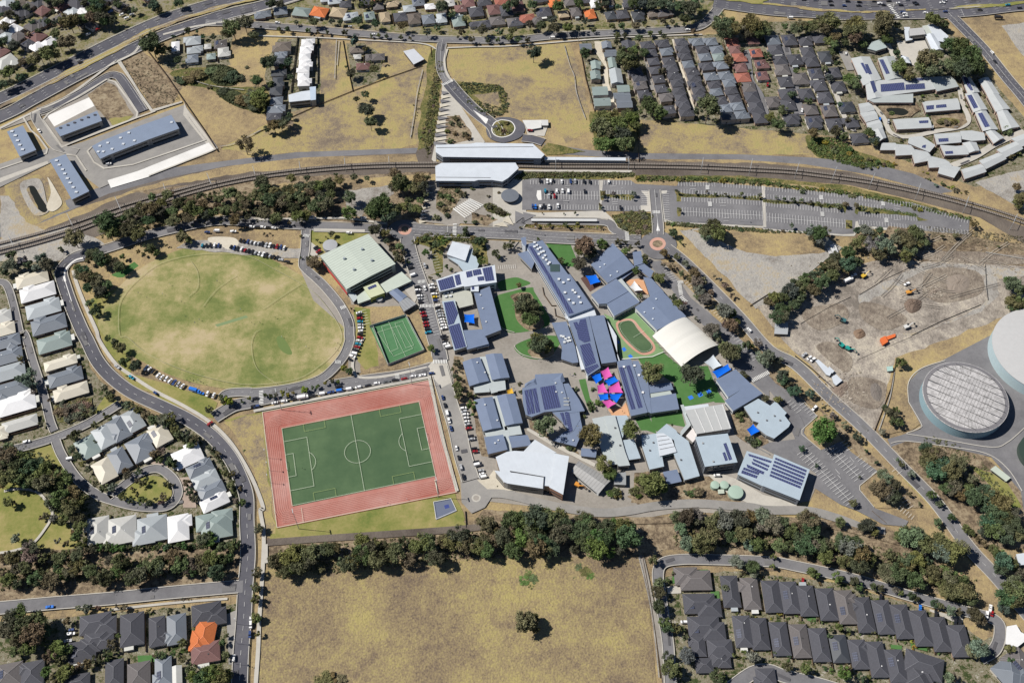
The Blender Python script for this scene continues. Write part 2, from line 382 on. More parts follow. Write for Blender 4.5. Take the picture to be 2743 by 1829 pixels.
def roof_form(P, h, form, rise, over=.45, thick=.22, ax=None):
    """P: eave outline (4 points for hip or gable)"""
    z = h+jit()
    if form == 'flat':
        Q = inset(P, -over); V, Fc = prism(Q, z-.05, z+thick)
        e = max(((Q[i]-Q[i-1]) for i in range(len(Q))), key=lambda v: v.length).normalized()
        if rise: e = Vector((-e.y, e.x, 0))
        return V, Fc, e
    Q = inset(P, -over); L0 = (Q[1]-Q[0]).length+(Q[2]-Q[3]).length; L1 = (Q[2]-Q[1]).length+(Q[3]-Q[0]).length
    if (ax is None and L0 < L1) or ax == 1: Q = Q[1:]+Q[:1]; L0, L1 = L1, L0
    # ridge runs along 0->1
    a, b = (Q[3]+Q[0])/2, (Q[1]+Q[2])/2; d = (b-a).normalized(); k = min(L1/4, (b-a).length/2-.05) if form == 'hip' else 0
    top = z+rise; V = [Vector((q.x, q.y, z)) for q in Q]+[Vector((*(a+d*k).xy, top)), Vector((*(b-d*k).xy, top))]
    V += [Vector((q.x, q.y, z-.18)) for q in Q]
    Fc = [(0, 1, 5, 4), (2, 3, 4, 5), (1, 2, 5), (3, 0, 4)]+[(6+i, 6+(i+1) % 4, (i+1) % 4, i) for i in range(4)]
    return V, Fc, d
def block(root, s, h, rc, wc=(.30,.29,.27), form='flat', rise=0, rm='metal', over=.35, ax=None, rname='roof', wname='wall', z0=0, wm='wall', ridge=False):
    P = s if isinstance(s, list) else G(s, h)
    P = ccw(P)
    V, Fc = prism([Vector((p.x, p.y, 0)) for p in inset(P, .05)], z0, h, False)
    part(root, wname, V, Fc, RM[wm], wc)
    V, Fc, d = roof_form(P, h, form, rise, over, ax=ax)
    r = part(root, rname, V, Fc, RM[rm], rc, uv=d); roof_tris(root, V, Fc)
    if ridge and form != 'flat':
        a, b = V[4], V[5]; e = [(a, b)]
        if form == 'hip': e += [(V[0], a), (V[3], a), (V[1], b), (V[2], b)]
        parts = [tube_geo(p+Vector((0, 0, .03)), q+Vector((0, 0, .03)), .16, n=4) for p, q in e if (p-q).length > .3]
        W, Fw = join(parts); part(r, 'ridge_cap', W, Fw, RM['plain'], tuple(min(.8, c*1.5+.03) for c in rc))
    # windows along the walls one can see
    return P
def windows(root, P, h, step=3.2, wh=1.4, base=1.0, minlen=4, wfrac=.86):
    P = ccw(P); n = len(P)
    for i in range(n):
        a, b = P[i], P[(i+1) % n]; d = b-a; d.z = 0; L = d.length; d.normalize(); nn = Vector((d.y, -d.x, 0))
        if nn.y > .3 or L < minlen: continue
        for fl in range(max(1, int((h-1.2)/3.4+.4))):
            k = int(L/step); zb = base+fl*3.4
            if zb+wh > h-.2 or k < 1: continue
            f = wfrac/2; c = (a+b)/2; p, q = c-d*L*f+nn*.06, c+d*L*f+nn*.06; V = []
            for zz in (zb, zb+wh):
                for v in (p, q, q-nn*.1, p-nn*.1): V.append(Vector((v.x, v.y, zz)))
            part(root, 'window', V, [(0, 1, 5, 4), (4, 5, 6, 7), (1, 2, 6, 5), (3, 0, 4, 7)], MK['glass'])
def solar(root, s, up=.18, name='solar_array', c=(.042,.05,.11)):
    P = pix(s); cx = sum(p[0] for p in P)/len(P); cy = sum(p[1] for p in P)/len(P); hh = hit(root, cx, cy)
    if hh is None: print('solar miss', root.name, s); return
    p0, n = hh; Q = []
    for p in P:
        d = ray(p[0], p[1]); o = Vector((0, 0, H)); t = (p0-o).dot(n)/d.dot(n); Q.append(o+d*t+n*up)
    Q = ccw(Q); k = len(Q); t = (Q[1]-Q[0]).normalized()
    V = Q+[q-n*.1 for q in Q]; Fc = [tuple(range(k))]+[(i, k+i, k+(i+1) % k, (i+1) % k) for i in range(k)]
    uv = []; q2 = n.cross(t)
    for f in Fc: uv += [((V[i]-Q[0]).dot(t), (V[i]-Q[0]).dot(q2)) for i in f]
    o0 = root.location; me = mesh(name, [v-o0 for v in V], Fc, RM['solar'], uv); link(name, me, root, color=c)
def vents(root, s, name='roof_vent', size=(.9, .9, .7), c=(.55,.57,.58), m='plain', drum=False):
    for p in pix(s):
        hh = hit(root, p[0], p[1])
        if hh is None: continue
        q = hh[0]; sx, sy = size[0], size[1]; hz = size[2]
        if len(p[2]): sx = sy = p[2][0]
        if drum: V, Fc = tube_geo(q-Vector((0, 0, .1)), q+Vector((0, 0, hz)), sx/2, sx/2.6, 8)
        else:
            V, Fc = box_geo(q.x, q.y, q.z-.15, q.z+hz*.8, sx, sy); W, F2 = box_geo(q.x, q.y, q.z+hz*.8, q.z+hz, sx*1.25, sy*1.25); V, Fc = join([(V, Fc), (W, F2)])
        part(root, name, V, Fc, RM[m], c)
def building(name, label, cat, blocks, group=None, win=True):
    """blocks: (outline, height, roof colour, {options})"""
    P0 = G(blocks[0][0], 0); c = sum(P0, Vector())/len(P0); root = thing(name, label, cat, Vector((c.x, c.y, 0)), group)
    bpy.context.view_layer.depsgraph
    for b in blocks:
        k = dict(b[3]) if len(b) > 3 else {}; w = k.pop('win', win)
        P = block(root, b[0], b[1], b[2], **k)
        if w and b[1] > 2.6: windows(root, P, b[1])
    return root
# ---- houses
def rect(c, d, w, l):
    n = Vector((-d.y, d.x, 0)); return [c-d*l/2-n*w/2, c+d*l/2-n*w/2, c+d*l/2+n*w/2, c-d*l/2+n*w/2]
COL = {'g': (.072,.073,.086), 'b': (.135,.115,.10), 'w': (.66,.66,.67), 'l': (.34,.37,.39), 's': (.155,.175,.205), 'c': (.58,.54,.45), 'r': (.30,.115,.085), 'o': (.52,.155,.055),
 'p': (.17,.095,.09), 'n': (.22,.27,.26), 'd': (.055,.06,.07), 'm': (.125,.115,.115), 't': (.36,.29,.20), 'k': (.45,.45,.43)}
CN = {'g': 'charcoal tiled', 'b': 'grey-brown tiled', 'w': 'white metal', 'l': 'pale grey metal', 's': 'slate grey', 'c': 'cream', 'r': 'red tiled', 'o': 'bright orange tiled',
 'p': 'maroon tiled', 'n': 'grey-green', 'd': 'near-black', 'm': 'weathered grey', 't': 'tan tiled', 'k': 'light grey'}
HOUSES = []
def house(label, c, d, w, l, h, code, group=None, wing=None, name='house', cat='house', wall=None, rise=None, form='hip', solarp=.15, r=None):
    r = r or rnd; root = thing(name, label, cat, Vector((c.x, c.y, 0)), group); rc = COL[code]; j = r.uniform(.9, 1.12); rc = tuple(x*j for x in rc)
    wall = wall or r.choice([(.40,.33,.27), (.5,.47,.42), (.34,.24,.19), (.55,.53,.5)]); tm = 'tile' if code in 'gbropmt' else 'metal'
    w *= (.9 if w < 12.5 and l > 20 else .94); l *= .95; P = rect(c, d, w, l); ri = rise if rise is not None else min(w, l)/2*.42
    block(root, P, h, rc, wall, form, ri, tm, over=.5, ridge=tm == 'tile' or code in 'gs')
    windows(root, P, h, 3.6, 1.0, wfrac=.35)
    n = Vector((-d.y, d.x, 0))
    if wing:   # (along, across, w, l, turned)
        al, ac, ww, wl, tn = wing; wc = c+d*al+n*ac; dd = n if tn else d
        block(root, rect(wc, dd, ww, wl), h-.03, rc, wall, form, min(ww, wl)/2*.42, tm, over=.45, rname='wing_roof', wname='wing_wall', ridge=tm == 'tile' or code in 'gs')
    if h < 4 and l > 11 and r.random() < .35:
        s = r.choice((-1, 1)); q = c+d*s*(l/2+1.2)+n*w*r.uniform(-.2, .2); block(root, rect(q, d, w*.4, 3.4), 2.6, r.choice([(.6,.6,.57), (.5,.5,.46), (.35,.38,.40)]), (.4,.38,.34), rname='patio_roof', wname='patio_wall', over=.1)
    if r.random() < .45:
        q = c+d*r.uniform(-.25, .25)*l+n*w*.12; b = (q.x, q.y); zt = h+ri*.72
        V, Fc = box_geo(b[0], b[1], zt-.6, zt+.35, .8, .8, r.random()); part(root, 'roof_vent', V, Fc, RM['plain'], r.choice([(.05,.05,.05), (.6,.6,.6)]))
    if r.random() < solarp and l > 9:
        s = 1 if n.x*1 < 0 else -1; q = c+n*s*w*.27+d*r.uniform(-.15, .15)*l; zt = h+ri*.5+.35; sl_ = math.atan2(ri, w/2); nn = (n*s*math.sin(sl_)+Vector((0, 0, math.cos(sl_)))); u = d; v = nn.cross(u)
        q = Vector((q.x, q.y, zt)); a, b = 2.6, 1.5; V = [q-u*a-v*b, q+u*a-v*b, q+u*a+v*b, q-u*a+v*b]
        if (V[1]-V[0]).cross(V[2]-V[0]).z < 0: V = V[::-1]
        me = mesh('solar_array', [x-root.location for x in V], [(0, 1, 2, 3)], RM['solar'], [(0, 0), (5.2, 0), (5.2, 3), (0, 3)]); link('solar_array', me, root, color=(.028,.033,.055))
    HOUSES.append((c, d, w, l)); return root
def houses(s, dirs, w, l, h, codes, row, end, group, noun='house', name='house', cat='house', wings=0, jig=4, **k):
    """entries x,y[,w,l[,code index]]; dirs: two photo points that give the ridge direction"""
    a, b = G(dirs); d0 = (b-a).normalized(); L = pix(s); r = random.Random(len(s)*7+len(L))
    for i, p in enumerate(L):
        c = g3(p[0], p[1], h); e = p[2]; ww, ll = (e[0], e[1]) if len(e) > 1 else (w*r.uniform(.94, 1.05), l*r.uniform(.94, 1.06))
        code = codes[i % len(codes)]; d = d0
        if len(e) > 2: t = math.radians(e[2]); d = Vector((d0.x*math.cos(t)-d0.y*math.sin(t), d0.x*math.sin(t)+d0.y*math.cos(t), 0))
        wing = None
        if wings and r.random() < wings:
            wing = (r.choice((-1, 1))*ll*.22, r.choice((-1, 1))*ww*.28, ww*.55, ww*.7, True)
        if i+1 < len(L) and h < 5 and len(L) > 4:
            c2 = g3(L[i+1][0], L[i+1][1], h); v = c2-c; v.z = 0
            if v.length < 19 and abs(v.normalized().dot(d0)) < .6:
                mid = (c+c2)/2; mid.z = 0; V, Fc = box_geo(mid.x, mid.y, 0, 1.8, ll+5, .12, math.atan2(d0.y, d0.x)); fr = thing('boundary_fence', f'timber boundary fence after the {ordn(i)} house in {row}', 'fence', Vector((mid.x, mid.y, 0)), 'boundary fences in '+row); part(fr, 'panel', V, Fc, MK['timber'])
        nth = (ordn(i, len(L))+' from '+end+' in ' if len(L) > 1 else '')+row
        house(f'{CN[code]}-roofed {noun}, {nth}'.replace('tiled-roofed', 'tile-roofed').replace('metal-roofed', 'metal-roofed'), c, d, ww, ll, h, code, group, wing, name, cat, r=r, **k)
# ---- trees
def crown_mesh(name, seed, n, leaf, lobes, loose=0, flat=.85, cone=False):
    r = random.Random(seed); V, Fc, A = [], [], []; L = []
    for i in range(lobes):
        t = r.uniform(0, 6.283); rr = math.sqrt(r.random())*.74; z = r.uniform(-.5, .62)
        if cone: rr = (1-(z+.5)/1.2)*.4
        s = r.uniform(.2, .42)*(1-.25*abs(z)); L.append((Vector((math.cos(t)*rr, math.sin(t)*rr, z*flat)), s, r.uniform(.35, 1)))
    for i in range(n):
        c, s, br = L[r.randrange(len(L))]
        v = Vector((r.gauss(0, 1), r.gauss(0, 1), r.gauss(0, 1))).normalized()
        p = c+v*s*(r.random()**(.25 if not loose else .55))
        if r.random() < loose*.3: p += Vector((r.gauss(0, .1), r.gauss(0, .1), r.gauss(0, .1)))
        q = leaf*r.uniform(.5, 1.3); nn = (v+Vector((r.gauss(0, .6), r.gauss(0, .6), r.gauss(0, .6)))).normalized(); a = nn.orthogonal().normalized(); b = nn.cross(a)
        t = r.uniform(0, 3.14); a, b = a*math.cos(t)+b*math.sin(t), b*math.cos(t)-a*math.sin(t); k = len(V)
        V += [p-a*q, p+b*q*.7, p+a*q, p-b*q*.7]; Fc.append((k, k+1, k+2, k+3)); A.append(br*r.uniform(.55, 1.1))
    me = mesh(name, V, Fc, LEAF); at = me.attributes.new('leaf', 'FLOAT', 'FACE'); at.data.foreach_set('value', A); return me
CROWNS = {'big': [crown_mesh('crown', i, 3800, .078, 30, .25) for i in range(5)], 'mid': [crown_mesh('crown', 20+i, 1300, .12, 15, .3) for i in range(5)],
 'loose': [crown_mesh('crown', 40+i, 1500, .085, 12, 1, .8) for i in range(4)], 'small': [crown_mesh('crown', 60+i, 320, .22, 7, .2) for i in range(5)], 'cone': [crown_mesh('crown', 80+i, 420, .18, 9, .1, 1.1, True) for i in range(3)]}
def trunk_mesh(seed):
    r = random.Random(seed); parts = [tube_geo(Vector((0, 0, 0)), Vector((.02, .01, .55)), .055, .04)]
    for k in range(4):
        t = k*1.57+r.uniform(0, 1); parts.append(tube_geo(Vector((.02, .01, .45)), Vector((math.cos(t)*.35, math.sin(t)*.35, .85+r.uniform(0, .3))), .03, .012, 5))
    V, Fc = join(parts); return mesh('trunk', V, Fc, MK['bark'])
TRUNKS = [trunk_mesh(i) for i in range(3)]
LC = {'g': (.115,.122,.058), 'd': (.070,.084,.044), 'o': (.132,.13,.064), 'v': (.095,.13,.045), 'y': (.21,.20,.04), 'b': (.15,.135,.09), 's': (.145,.16,.115), 'e': (.07,.098,.062)}
def tree(name, label, cat, px, py, r, kind=None, c='g', group=None, hf=None, rr=rnd, base=None):
    low = any(t in name for t in ('shrub', 'bush', 'weed', 'thicket', 'sapling')); cf = .52 if low or hf else .7; cz = .5 if low or hf else .34; r = max(r, .5)
    if hf is None: hf = 1.4 if low else 2.5 if r > 4.2 else 2.7 if r > 2.3 else 3
    kind = kind or ('big' if r > 4.2 else 'mid' if r > 2.3 else 'small'); 
    ht = r*hf*rr.uniform(.9, 1.1); p = g3(px, py, ht*cf) if base is None else base
    root = thing(name, label, cat, Vector((p.x, p.y, 0)), group)
    cr = link('crown', rr.choice(CROWNS[kind]), root, color=tuple(x*rr.uniform(.8, 1.2) for x in LC[c]))
    cr.location = (0, 0, ht*cf); cr.rotation_euler = (0, 0, rr.uniform(0, 6.28)); cr.scale = (r*1.16, r*1.16*rr.uniform(.88, 1.08), ht*cz)
    if r > 1.3: tk = link('trunk', rr.choice(TRUNKS), root); tk.scale = (r*.9, r*.9, ht*(.62 if low else .8)); tk.rotation_euler = (0, 0, rr.uniform(0, 6))
    return root
CW = {'g': 'olive green', 'd': 'dark green', 'o': 'olive brown', 'v': 'bright green', 'y': 'yellow-green', 'b': 'brownish', 's': 'grey-green', 'e': 'blue-green'}
def trees(s, where, name='gum_tree', cat='tree', c='gdo', kind=None, group=None, end='the west', noun=None, hf=None, rmul=1):
    L = sorted(pix(s), key=lambda p: p[0]); r = random.Random(len(s)*3+len(L)); noun = noun or name.replace('_', ' ')
    for i, p in enumerate(L):
        rm = p[2][0]*p[3]/scale(p[1])*rmul; cc = c[r.randrange(len(c))]
        nth = f', {ordn(i, len(L))} from {end}' if len(L) > 1 else ''
        sz = 'large' if rm > 6 else 'small' if rm < 2.6 else 'rounded'
        tree(name, f'{sz} {CW[cc]} {noun} {where}{nth}', cat, p[0], p[1], rm, kind, cc, group or (f'{noun}s {where}' if len(L) > 1 else None), hf, r)
def belt(s, n, spread, r0, r1, where, name='gum_tree', **k):
    """n trees scattered along a polyline; spread and radii in metres"""
    P = pix(s); r = random.Random(n*13+len(s)); L = [math.hypot(a[0]-b[0], a[1]-b[1]) for a, b in zip(P, P[1:])]; T = sum(L); out = []
    for i in range(n):
        t = (i+r.uniform(.1, .9))/n*T; j = 0
        while j < len(L)-1 and t > L[j]: t -= L[j]; j += 1
        a, b = P[j], P[j+1]; f = t/L[j]; x, y = a[0]+(b[0]-a[0])*f, a[1]+(b[1]-a[1])*f; sc_ = scale(y)
        o = r.uniform(-1, 1)*spread*.85*sc_; nx, ny = -(b[1]-a[1])/L[j], (b[0]-a[0])/L[j]
        x += nx*o; y += ny*o*.85; out.append(f'{(x-0)*1/1.16624:.1f},{y/1.16645:.1f},{r.uniform(r0*.62, r1)*(.9 if r1 > 4 else 1)*sc_/1.16624:.2f}')
    trees('O '+' '.join(out), where, name, **k)
# ---- cars
def car_mesh(kind):
    W = .9; body = []; glass = []
    def slab(x0, x1, z0, z1, w, tx=0, tw=0):
        return ([Vector(v) for v in ((x0, -w, z0), (x1, -w, z0), (x1, w, z0), (x0, w, z0), (x0+tx, -w+tw, z1), (x1-tx, -w+tw, z1), (x1-tx, w-tw, z1), (x0+tx, w-tw, z1))], [(3, 2, 1, 0), (4, 5, 6, 7), (0, 1, 5, 4), (1, 2, 6, 5), (2, 3, 7, 6), (3, 0, 4, 7)])
    if kind == 'sedan': body = [slab(-2.3, 2.3, .3, .7, W), slab(-2.25, 2.25, .7, .92, W, .1, .06), slab(-1.15, .65, 1.38, 1.46, .68, .1, .08)]; glass = [slab(-1.75, 1.3, .92, 1.38, .82, .6, .14)]
    if kind == 'suv': body = [slab(-2.3, 2.3, .35, .85, .93), slab(-2.27, 2.25, .85, 1.08, .93, .06, .05), slab(-2.05, .55, 1.6, 1.72, .76, .08, .07)]; glass = [slab(-2.2, 1.25, 1.08, 1.6, .86, .45, .1)]
    if kind == 'hatch': body = [slab(-1.95, 1.95, .3, .75, .86), slab(-1.92, 1.9, .75, .95, .86, .08, .05), slab(-1.6, .35, 1.42, 1.5, .68, .1, .07)]; glass = [slab(-1.88, 1.0, .95, 1.42, .8, .4, .13)]
    if kind == 'ute': body = [slab(-2.6, 2.5, .4, .8, .93), slab(.9, 2.45, .8, 1.05, .92, .08, .05), slab(-2.6, -.7, .8, 1.1, .92), slab(-.55, .5, 1.62, 1.7, .74, .06, .06)]; glass = [slab(-.75, 1.1, 1.0, 1.62, .86, .35, .1)]
    if kind == 'van': body = [slab(-2.6, 2.5, .4, 1.2, .97), slab(-2.6, 1.6, 1.2, 2.1, .97, .08, .1)]; glass = [slab(1.5, 2.3, 1.2, 1.95, .9, .3, .1)]
    if kind == 'truck': body = [slab(-4.2, 1.9, .9, 3.1, 1.2, .02, .02), slab(2.1, 4.0, .5, 2.2, 1.1, .1, .08)]; glass = [slab(3.3, 4.05, 1.5, 2.15, 1.0, .1, .08)]
    V, Fc = join(body); wv = []
    wx = (-1.4, 1.4) if kind != 'truck' else (-2.8, 3)
    for x in wx:
        for y in (-1, 1): wv.append(tube_geo(Vector((x, y*.62, .33)), Vector((x, y*.9, .33)), .33, n=10))
    V2, F2 = join([(V, Fc)]+wv); me = mesh('car_body', V2, F2, [RM['paint'], MK['tyre']])
    for p in me.polygons[len(Fc):]: p.material_index = 1
    V, Fc = join(glass); return me, mesh('car_glass', V, Fc, MK['glass'])
CAR = {k: car_mesh(k) for k in ('sedan', 'suv', 'hatch', 'ute', 'van', 'truck')}
CC = {'w': ((.78,.78,.78), 'white'), 's': ((.42,.43,.45), 'silver'), 'k': ((.02,.02,.024), 'black'), 'b': ((.03,.06,.18), 'blue'), 'r': ((.30,.015,.02), 'red'), 'g': ((.12,.125,.13), 'grey'),
 't': ((.02,.22,.33), 'teal'), 'n': ((.015,.05,.05), 'dark green'), 'y': ((.6,.42,.02), 'yellow'), 'B': ((.02,.16,.60), 'bright blue'), 'c': ((.55,.50,.38), 'cream')}
def car(label, p, ang, c='w', kind=None, group=None, r=rnd):
    kind = kind or r.choice(['sedan', 'suv', 'hatch', 'suv', 'ute'] if c != 'w' else ['sedan', 'suv', 'hatch', 'suv', 'ute', 'van'])
    b, g = CAR[kind]; o = link({'truck': 'truck', 'van': 'van', 'ute': 'utility_truck'}.get(kind, 'parked_car'), b, None, (p.x, p.y, ZC[0]), CC[c][0]); o.rotation_euler = (0, 0, ang)
    link('windows', g, o); tag(o, label, {'truck': 'truck', 'van': 'van', 'ute': 'ute'}.get(kind, 'car'), group); return o
def carrow(s, cols, where, heading='perp', end='the west', jitter=.25, verb='parked', kinds=None):
    """polyline, one letter per slot ('.' = empty)"""
    P = G(s); L = [(b-a).length for a, b in zip(P, P[1:])]; T = sum(L); n = len(cols); r = random.Random(len(s)+n); k = -1; tot = sum(ch != '.' for ch in cols)
    KW = {'sedan': 'sedan', 'suv': 'wagon', 'hatch': 'hatchback', 'ute': 'ute', 'van': 'van', 'truck': 'truck'}
    for i, ch in enumerate(cols):
        if ch == '.': continue
        k += 1; t = (i+.5)/n*T if n > 1 else T/2; j = 0
        while j < len(L)-1 and t > L[j]: t -= L[j]; j += 1
        d = (P[j+1]-P[j]).normalized(); p = P[j]+d*t; a = math.atan2(d.y, d.x)+(math.pi/2 if heading == 'perp' else heading if isinstance(heading, float) else 0)
        a += r.uniform(-.04, .04)+(math.pi if r.random() < .3 else 0); p = p+Vector((r.uniform(-jitter, jitter), r.uniform(-jitter, jitter), 0))
        kd = kinds[i] if kinds else r.choice(['sedan', 'suv', 'hatch', 'suv', 'ute'] if ch != 'w' else ['sedan', 'suv', 'hatch', 'suv', 'ute', 'van'])
        nth = f', {ordn(k, tot)} from {end}' if tot > 1 else ''
        car(f'{CC[ch][1]} {KW[kd]} {verb} {where}{nth}', p, a, ch, kd, f'cars {verb} {where}' if tot > 1 else None, r)
def bays(a, b, n, depth, z=None, w=.15, both=False, skew=0, parts=None, cl=False):
    """painted bay lines from a to b; depth metres to the side"""
    P = a if isinstance(a, list) else G(a); A, B = P[0], P[1]; d = (B-A).normalized(); nn = Vector((-d.y, d.x, 0)); out = []
    z = zbay; q = (nn+d*skew).normalized()
    for i in range(n+1):
        p = A+(B-A)*(i/n); s0 = p-q*depth if both else p
        out.append(strip_geo([s0, p+q*depth], w, z))
    if cl: out.append(strip_geo([A, B], w, z+.004))
    return out
# ---- people, poles, fences, sails
def person_mesh():
    me = bpy.data.meshes.new('person'); J = [(0, 0, .95), (0, 0, 1.2), (0, 0, 1.42), (0, 0, 1.52), (0, .02, 1.66), (0, -.01, 1.74), (.1, 0, .88), (.13, .14, .48), (.13, -.02, .06), (.13, .12, .03), (-.1, 0, .88), (-.14, -.1, .48), (-.14, -.26, .08), (-.14, -.14, .03),
       (.2, 0, 1.38), (.26, .04, 1.1), (.24, .2, .88), (-.2, 0, 1.38), (-.27, -.06, 1.1), (-.25, .06, .86)]
    E = [(0, 1), (1, 2), (2, 3), (3, 4), (4, 5), (0, 6), (6, 7), (7, 8), (8, 9), (0, 10), (10, 11), (11, 12), (12, 13), (2, 14), (14, 15), (15, 16), (2, 17), (17, 18), (18, 19)]
    Rr = [.15, .14, .15, .06, .1, .07, .09, .065, .045, .04, .09, .065, .045, .04, .06, .045, .035, .06, .045, .035]
    me.from_pydata(J, E, []); o = bpy.data.objects.new('tmp', me); col.objects.link(o); o.modifiers.new('s', 'SKIN'); sv = me.skin_vertices[0].data
    for i, r_ in enumerate(Rr): sv[i].radius = (r_, r_)
    sv[0].use_root = True; o.modifiers.new('u', 'SUBSURF').levels = 1
    dg = bpy.context.evaluated_depsgraph_get(); m2 = bpy.data.meshes.new_from_object(o.evaluated_get(dg)); bpy.data.objects.remove(o); m2.name = 'person'; m2.materials.clear(); m2.materials.append(RM['wall']); return m2
PERSON = person_mesh()
def people(s, where, cols=None, end='the west'):
    L = sorted(pix(s), key=lambda p: p[0]); r = random.Random(len(s)); W = {'dark': (.04,.04,.06), 'blue': (.05,.09,.25), 'white': (.6,.6,.6), 'red': (.35,.05,.05)}
    for i, p in enumerate(L):
        k = r.choice(['dark', 'dark', 'blue', 'white', 'dark']); q = g3(p[0], p[1])
        o = link('person', PERSON, None, (q.x, q.y, ZC[0]), W[k]); o.rotation_euler = (0, 0, r.uniform(0, 6.28)); o.scale = (1.15, 1.15, 1.05)
        tag(o, f'person in {k} clothes {where}, {ordn(i, len(L))} from {end}', 'person', f'people {where}')
def fence(label, s, h=1.8, c='timber', name='fence', cat='fence', th=.12, posts=True):
    P = G(s); V, Fc = [], []; root = thing(name, label, cat, Vector((P[0].x, P[0].y, 0))); parts = []; pp = []
    for a, b in zip(P, P[1:]):
        d = (b-a); L = d.length; ang = math.atan2(d.y, d.x); m = (a+b)/2; parts.append(box_geo(m.x, m.y, .25 if posts else .02, h+.02, L, th, ang))
        if posts:
            for k in range(int(L/6)+1): q = a+d*(k*6/L if L > 6 else 0); pp.append(box_geo(q.x, q.y, 0, h+.15, .16, .16, ang))
    V, Fc = join(parts); part(root, 'panel', V, Fc, MK[c])
    if pp: V, Fc = join(pp[:90]); part(root, 'post', V, Fc, MK[c])
    return root
def sail(label, s, h, c, name='shade_sail', posts=True, sag=.8):
    P = G(s, h); cc = sum(P, Vector())/len(P); root = thing(name, label, 'shade sail', Vector((cc.x, cc.y, 0))); V, Fc = [], []; n = 6
    if len(P) == 3: P = [P[0], P[1], P[2], (P[2]+P[0])/2]
    for j in range(n+1):
        for i in range(n+1):
            u, v = i/n, j/n; p = P[0]*(1-u)*(1-v)+P[1]*u*(1-v)+P[2]*u*v+P[3]*(1-u)*v
            e = (1-(2*u-1)**2)*(1-(2*v-1)**2); q = p.lerp(cc, .10*((1-(2*u-1)**2) if v in (0, 1) else 0)+.10*((1-(2*v-1)**2) if u in (0, 1) else 0))
            V.append(Vector((q.x, q.y, h-e*sag+(.5 if (i, j) in ((0, 0), (n, n)) else 0))))
    for j in range(n):
        for i in range(n): a = j*(n+1)+i; Fc.append((a, a+1, a+n+2, a+n+1))
    part(root, 'canopy', V, Fc, RM['sail'], c)
    if posts:
        for p in P[:4]: W, F2 = tube_geo(Vector((p.x, p.y, 0)), Vector((p.x, p.y, h+.3)), .09); part(root, 'post', W, F2, MK['steel'])
    return root
def pole(label, s, h, name='light_pole', cat='light pole', head=True, r=.12, arm=0, group=None):
    for i, p in enumerate(pix(s)):
        q = g3(p[0], p[1]); root = thing(name, label if not group else f'{label}, {ordn(i)} from the west', cat, Vector((q.x, q.y, 0)), group)
        V, Fc = tube_geo(q, q+Vector((0, 0, h)), r, r*.6, 6); part(root, 'pole', V, Fc, MK['steel'])
        if head: V, Fc = box_geo(q.x, q.y, h-.1, h+.5, .5, max(1.2, arm), .3); part(root, 'lamp_head', V, Fc, MK['steel'])
def disc(P, n=48):
    """centre (Vector), radius -> ring"""
    c, r = P; return [Vector((c.x+r*math.cos(2*math.pi*k/n), c.y+r*math.sin(2*math.pi*k/n), 0)) for k in range(n)]
def round_building(name, label, cat, s, h, rc, wc=(.4,.42,.44), dome=0, over=0, n=48, rm='plain', z0=0):
    """x,y,radius of the roof as it shows"""
    p = pix(s)[0]; c = g3(p[0], p[1], h); r = p[2][0]*p[3]/scale(p[1])*(H/(H-h))**-1*1.0; root = thing(name, label, cat, Vector((c.x, c.y, 0)))
    V, Fc = prism(disc((c, r-over-.05), n), z0, h, False); w_ = part(root, 'wall', V, Fc, RM['wall'], wc)
    for q in w_.data.polygons: q.use_smooth = True
    V, Fc = [], []
    K = 6
    V += [Vector((*q.xy, h-.2)) for q in disc((c, r), n)]
    for j in range(K): f = 1-j/K; V += [Vector((c.x+(q.x-c.x)*f, c.y+(q.y-c.y)*f, h+.15+dome*(1-f*f))) for q in disc((c, r), n)]
    V.append(Vector((c.x, c.y, h+.15+dome)))
    for j in range(K): Fc += [(j*n+i, j*n+(i+1) % n, (j+1)*n+(i+1) % n, (j+1)*n+i) for i in range(n)]
    Fc += [(K*n+i, K*n+(i+1) % n, len(V)-1) for i in range(n)]
    part(root, 'roof', V, Fc, RM[rm], rc, uv=Vector((1, -.62, 0)).normalized()); roof_tris(root, V, Fc); return root

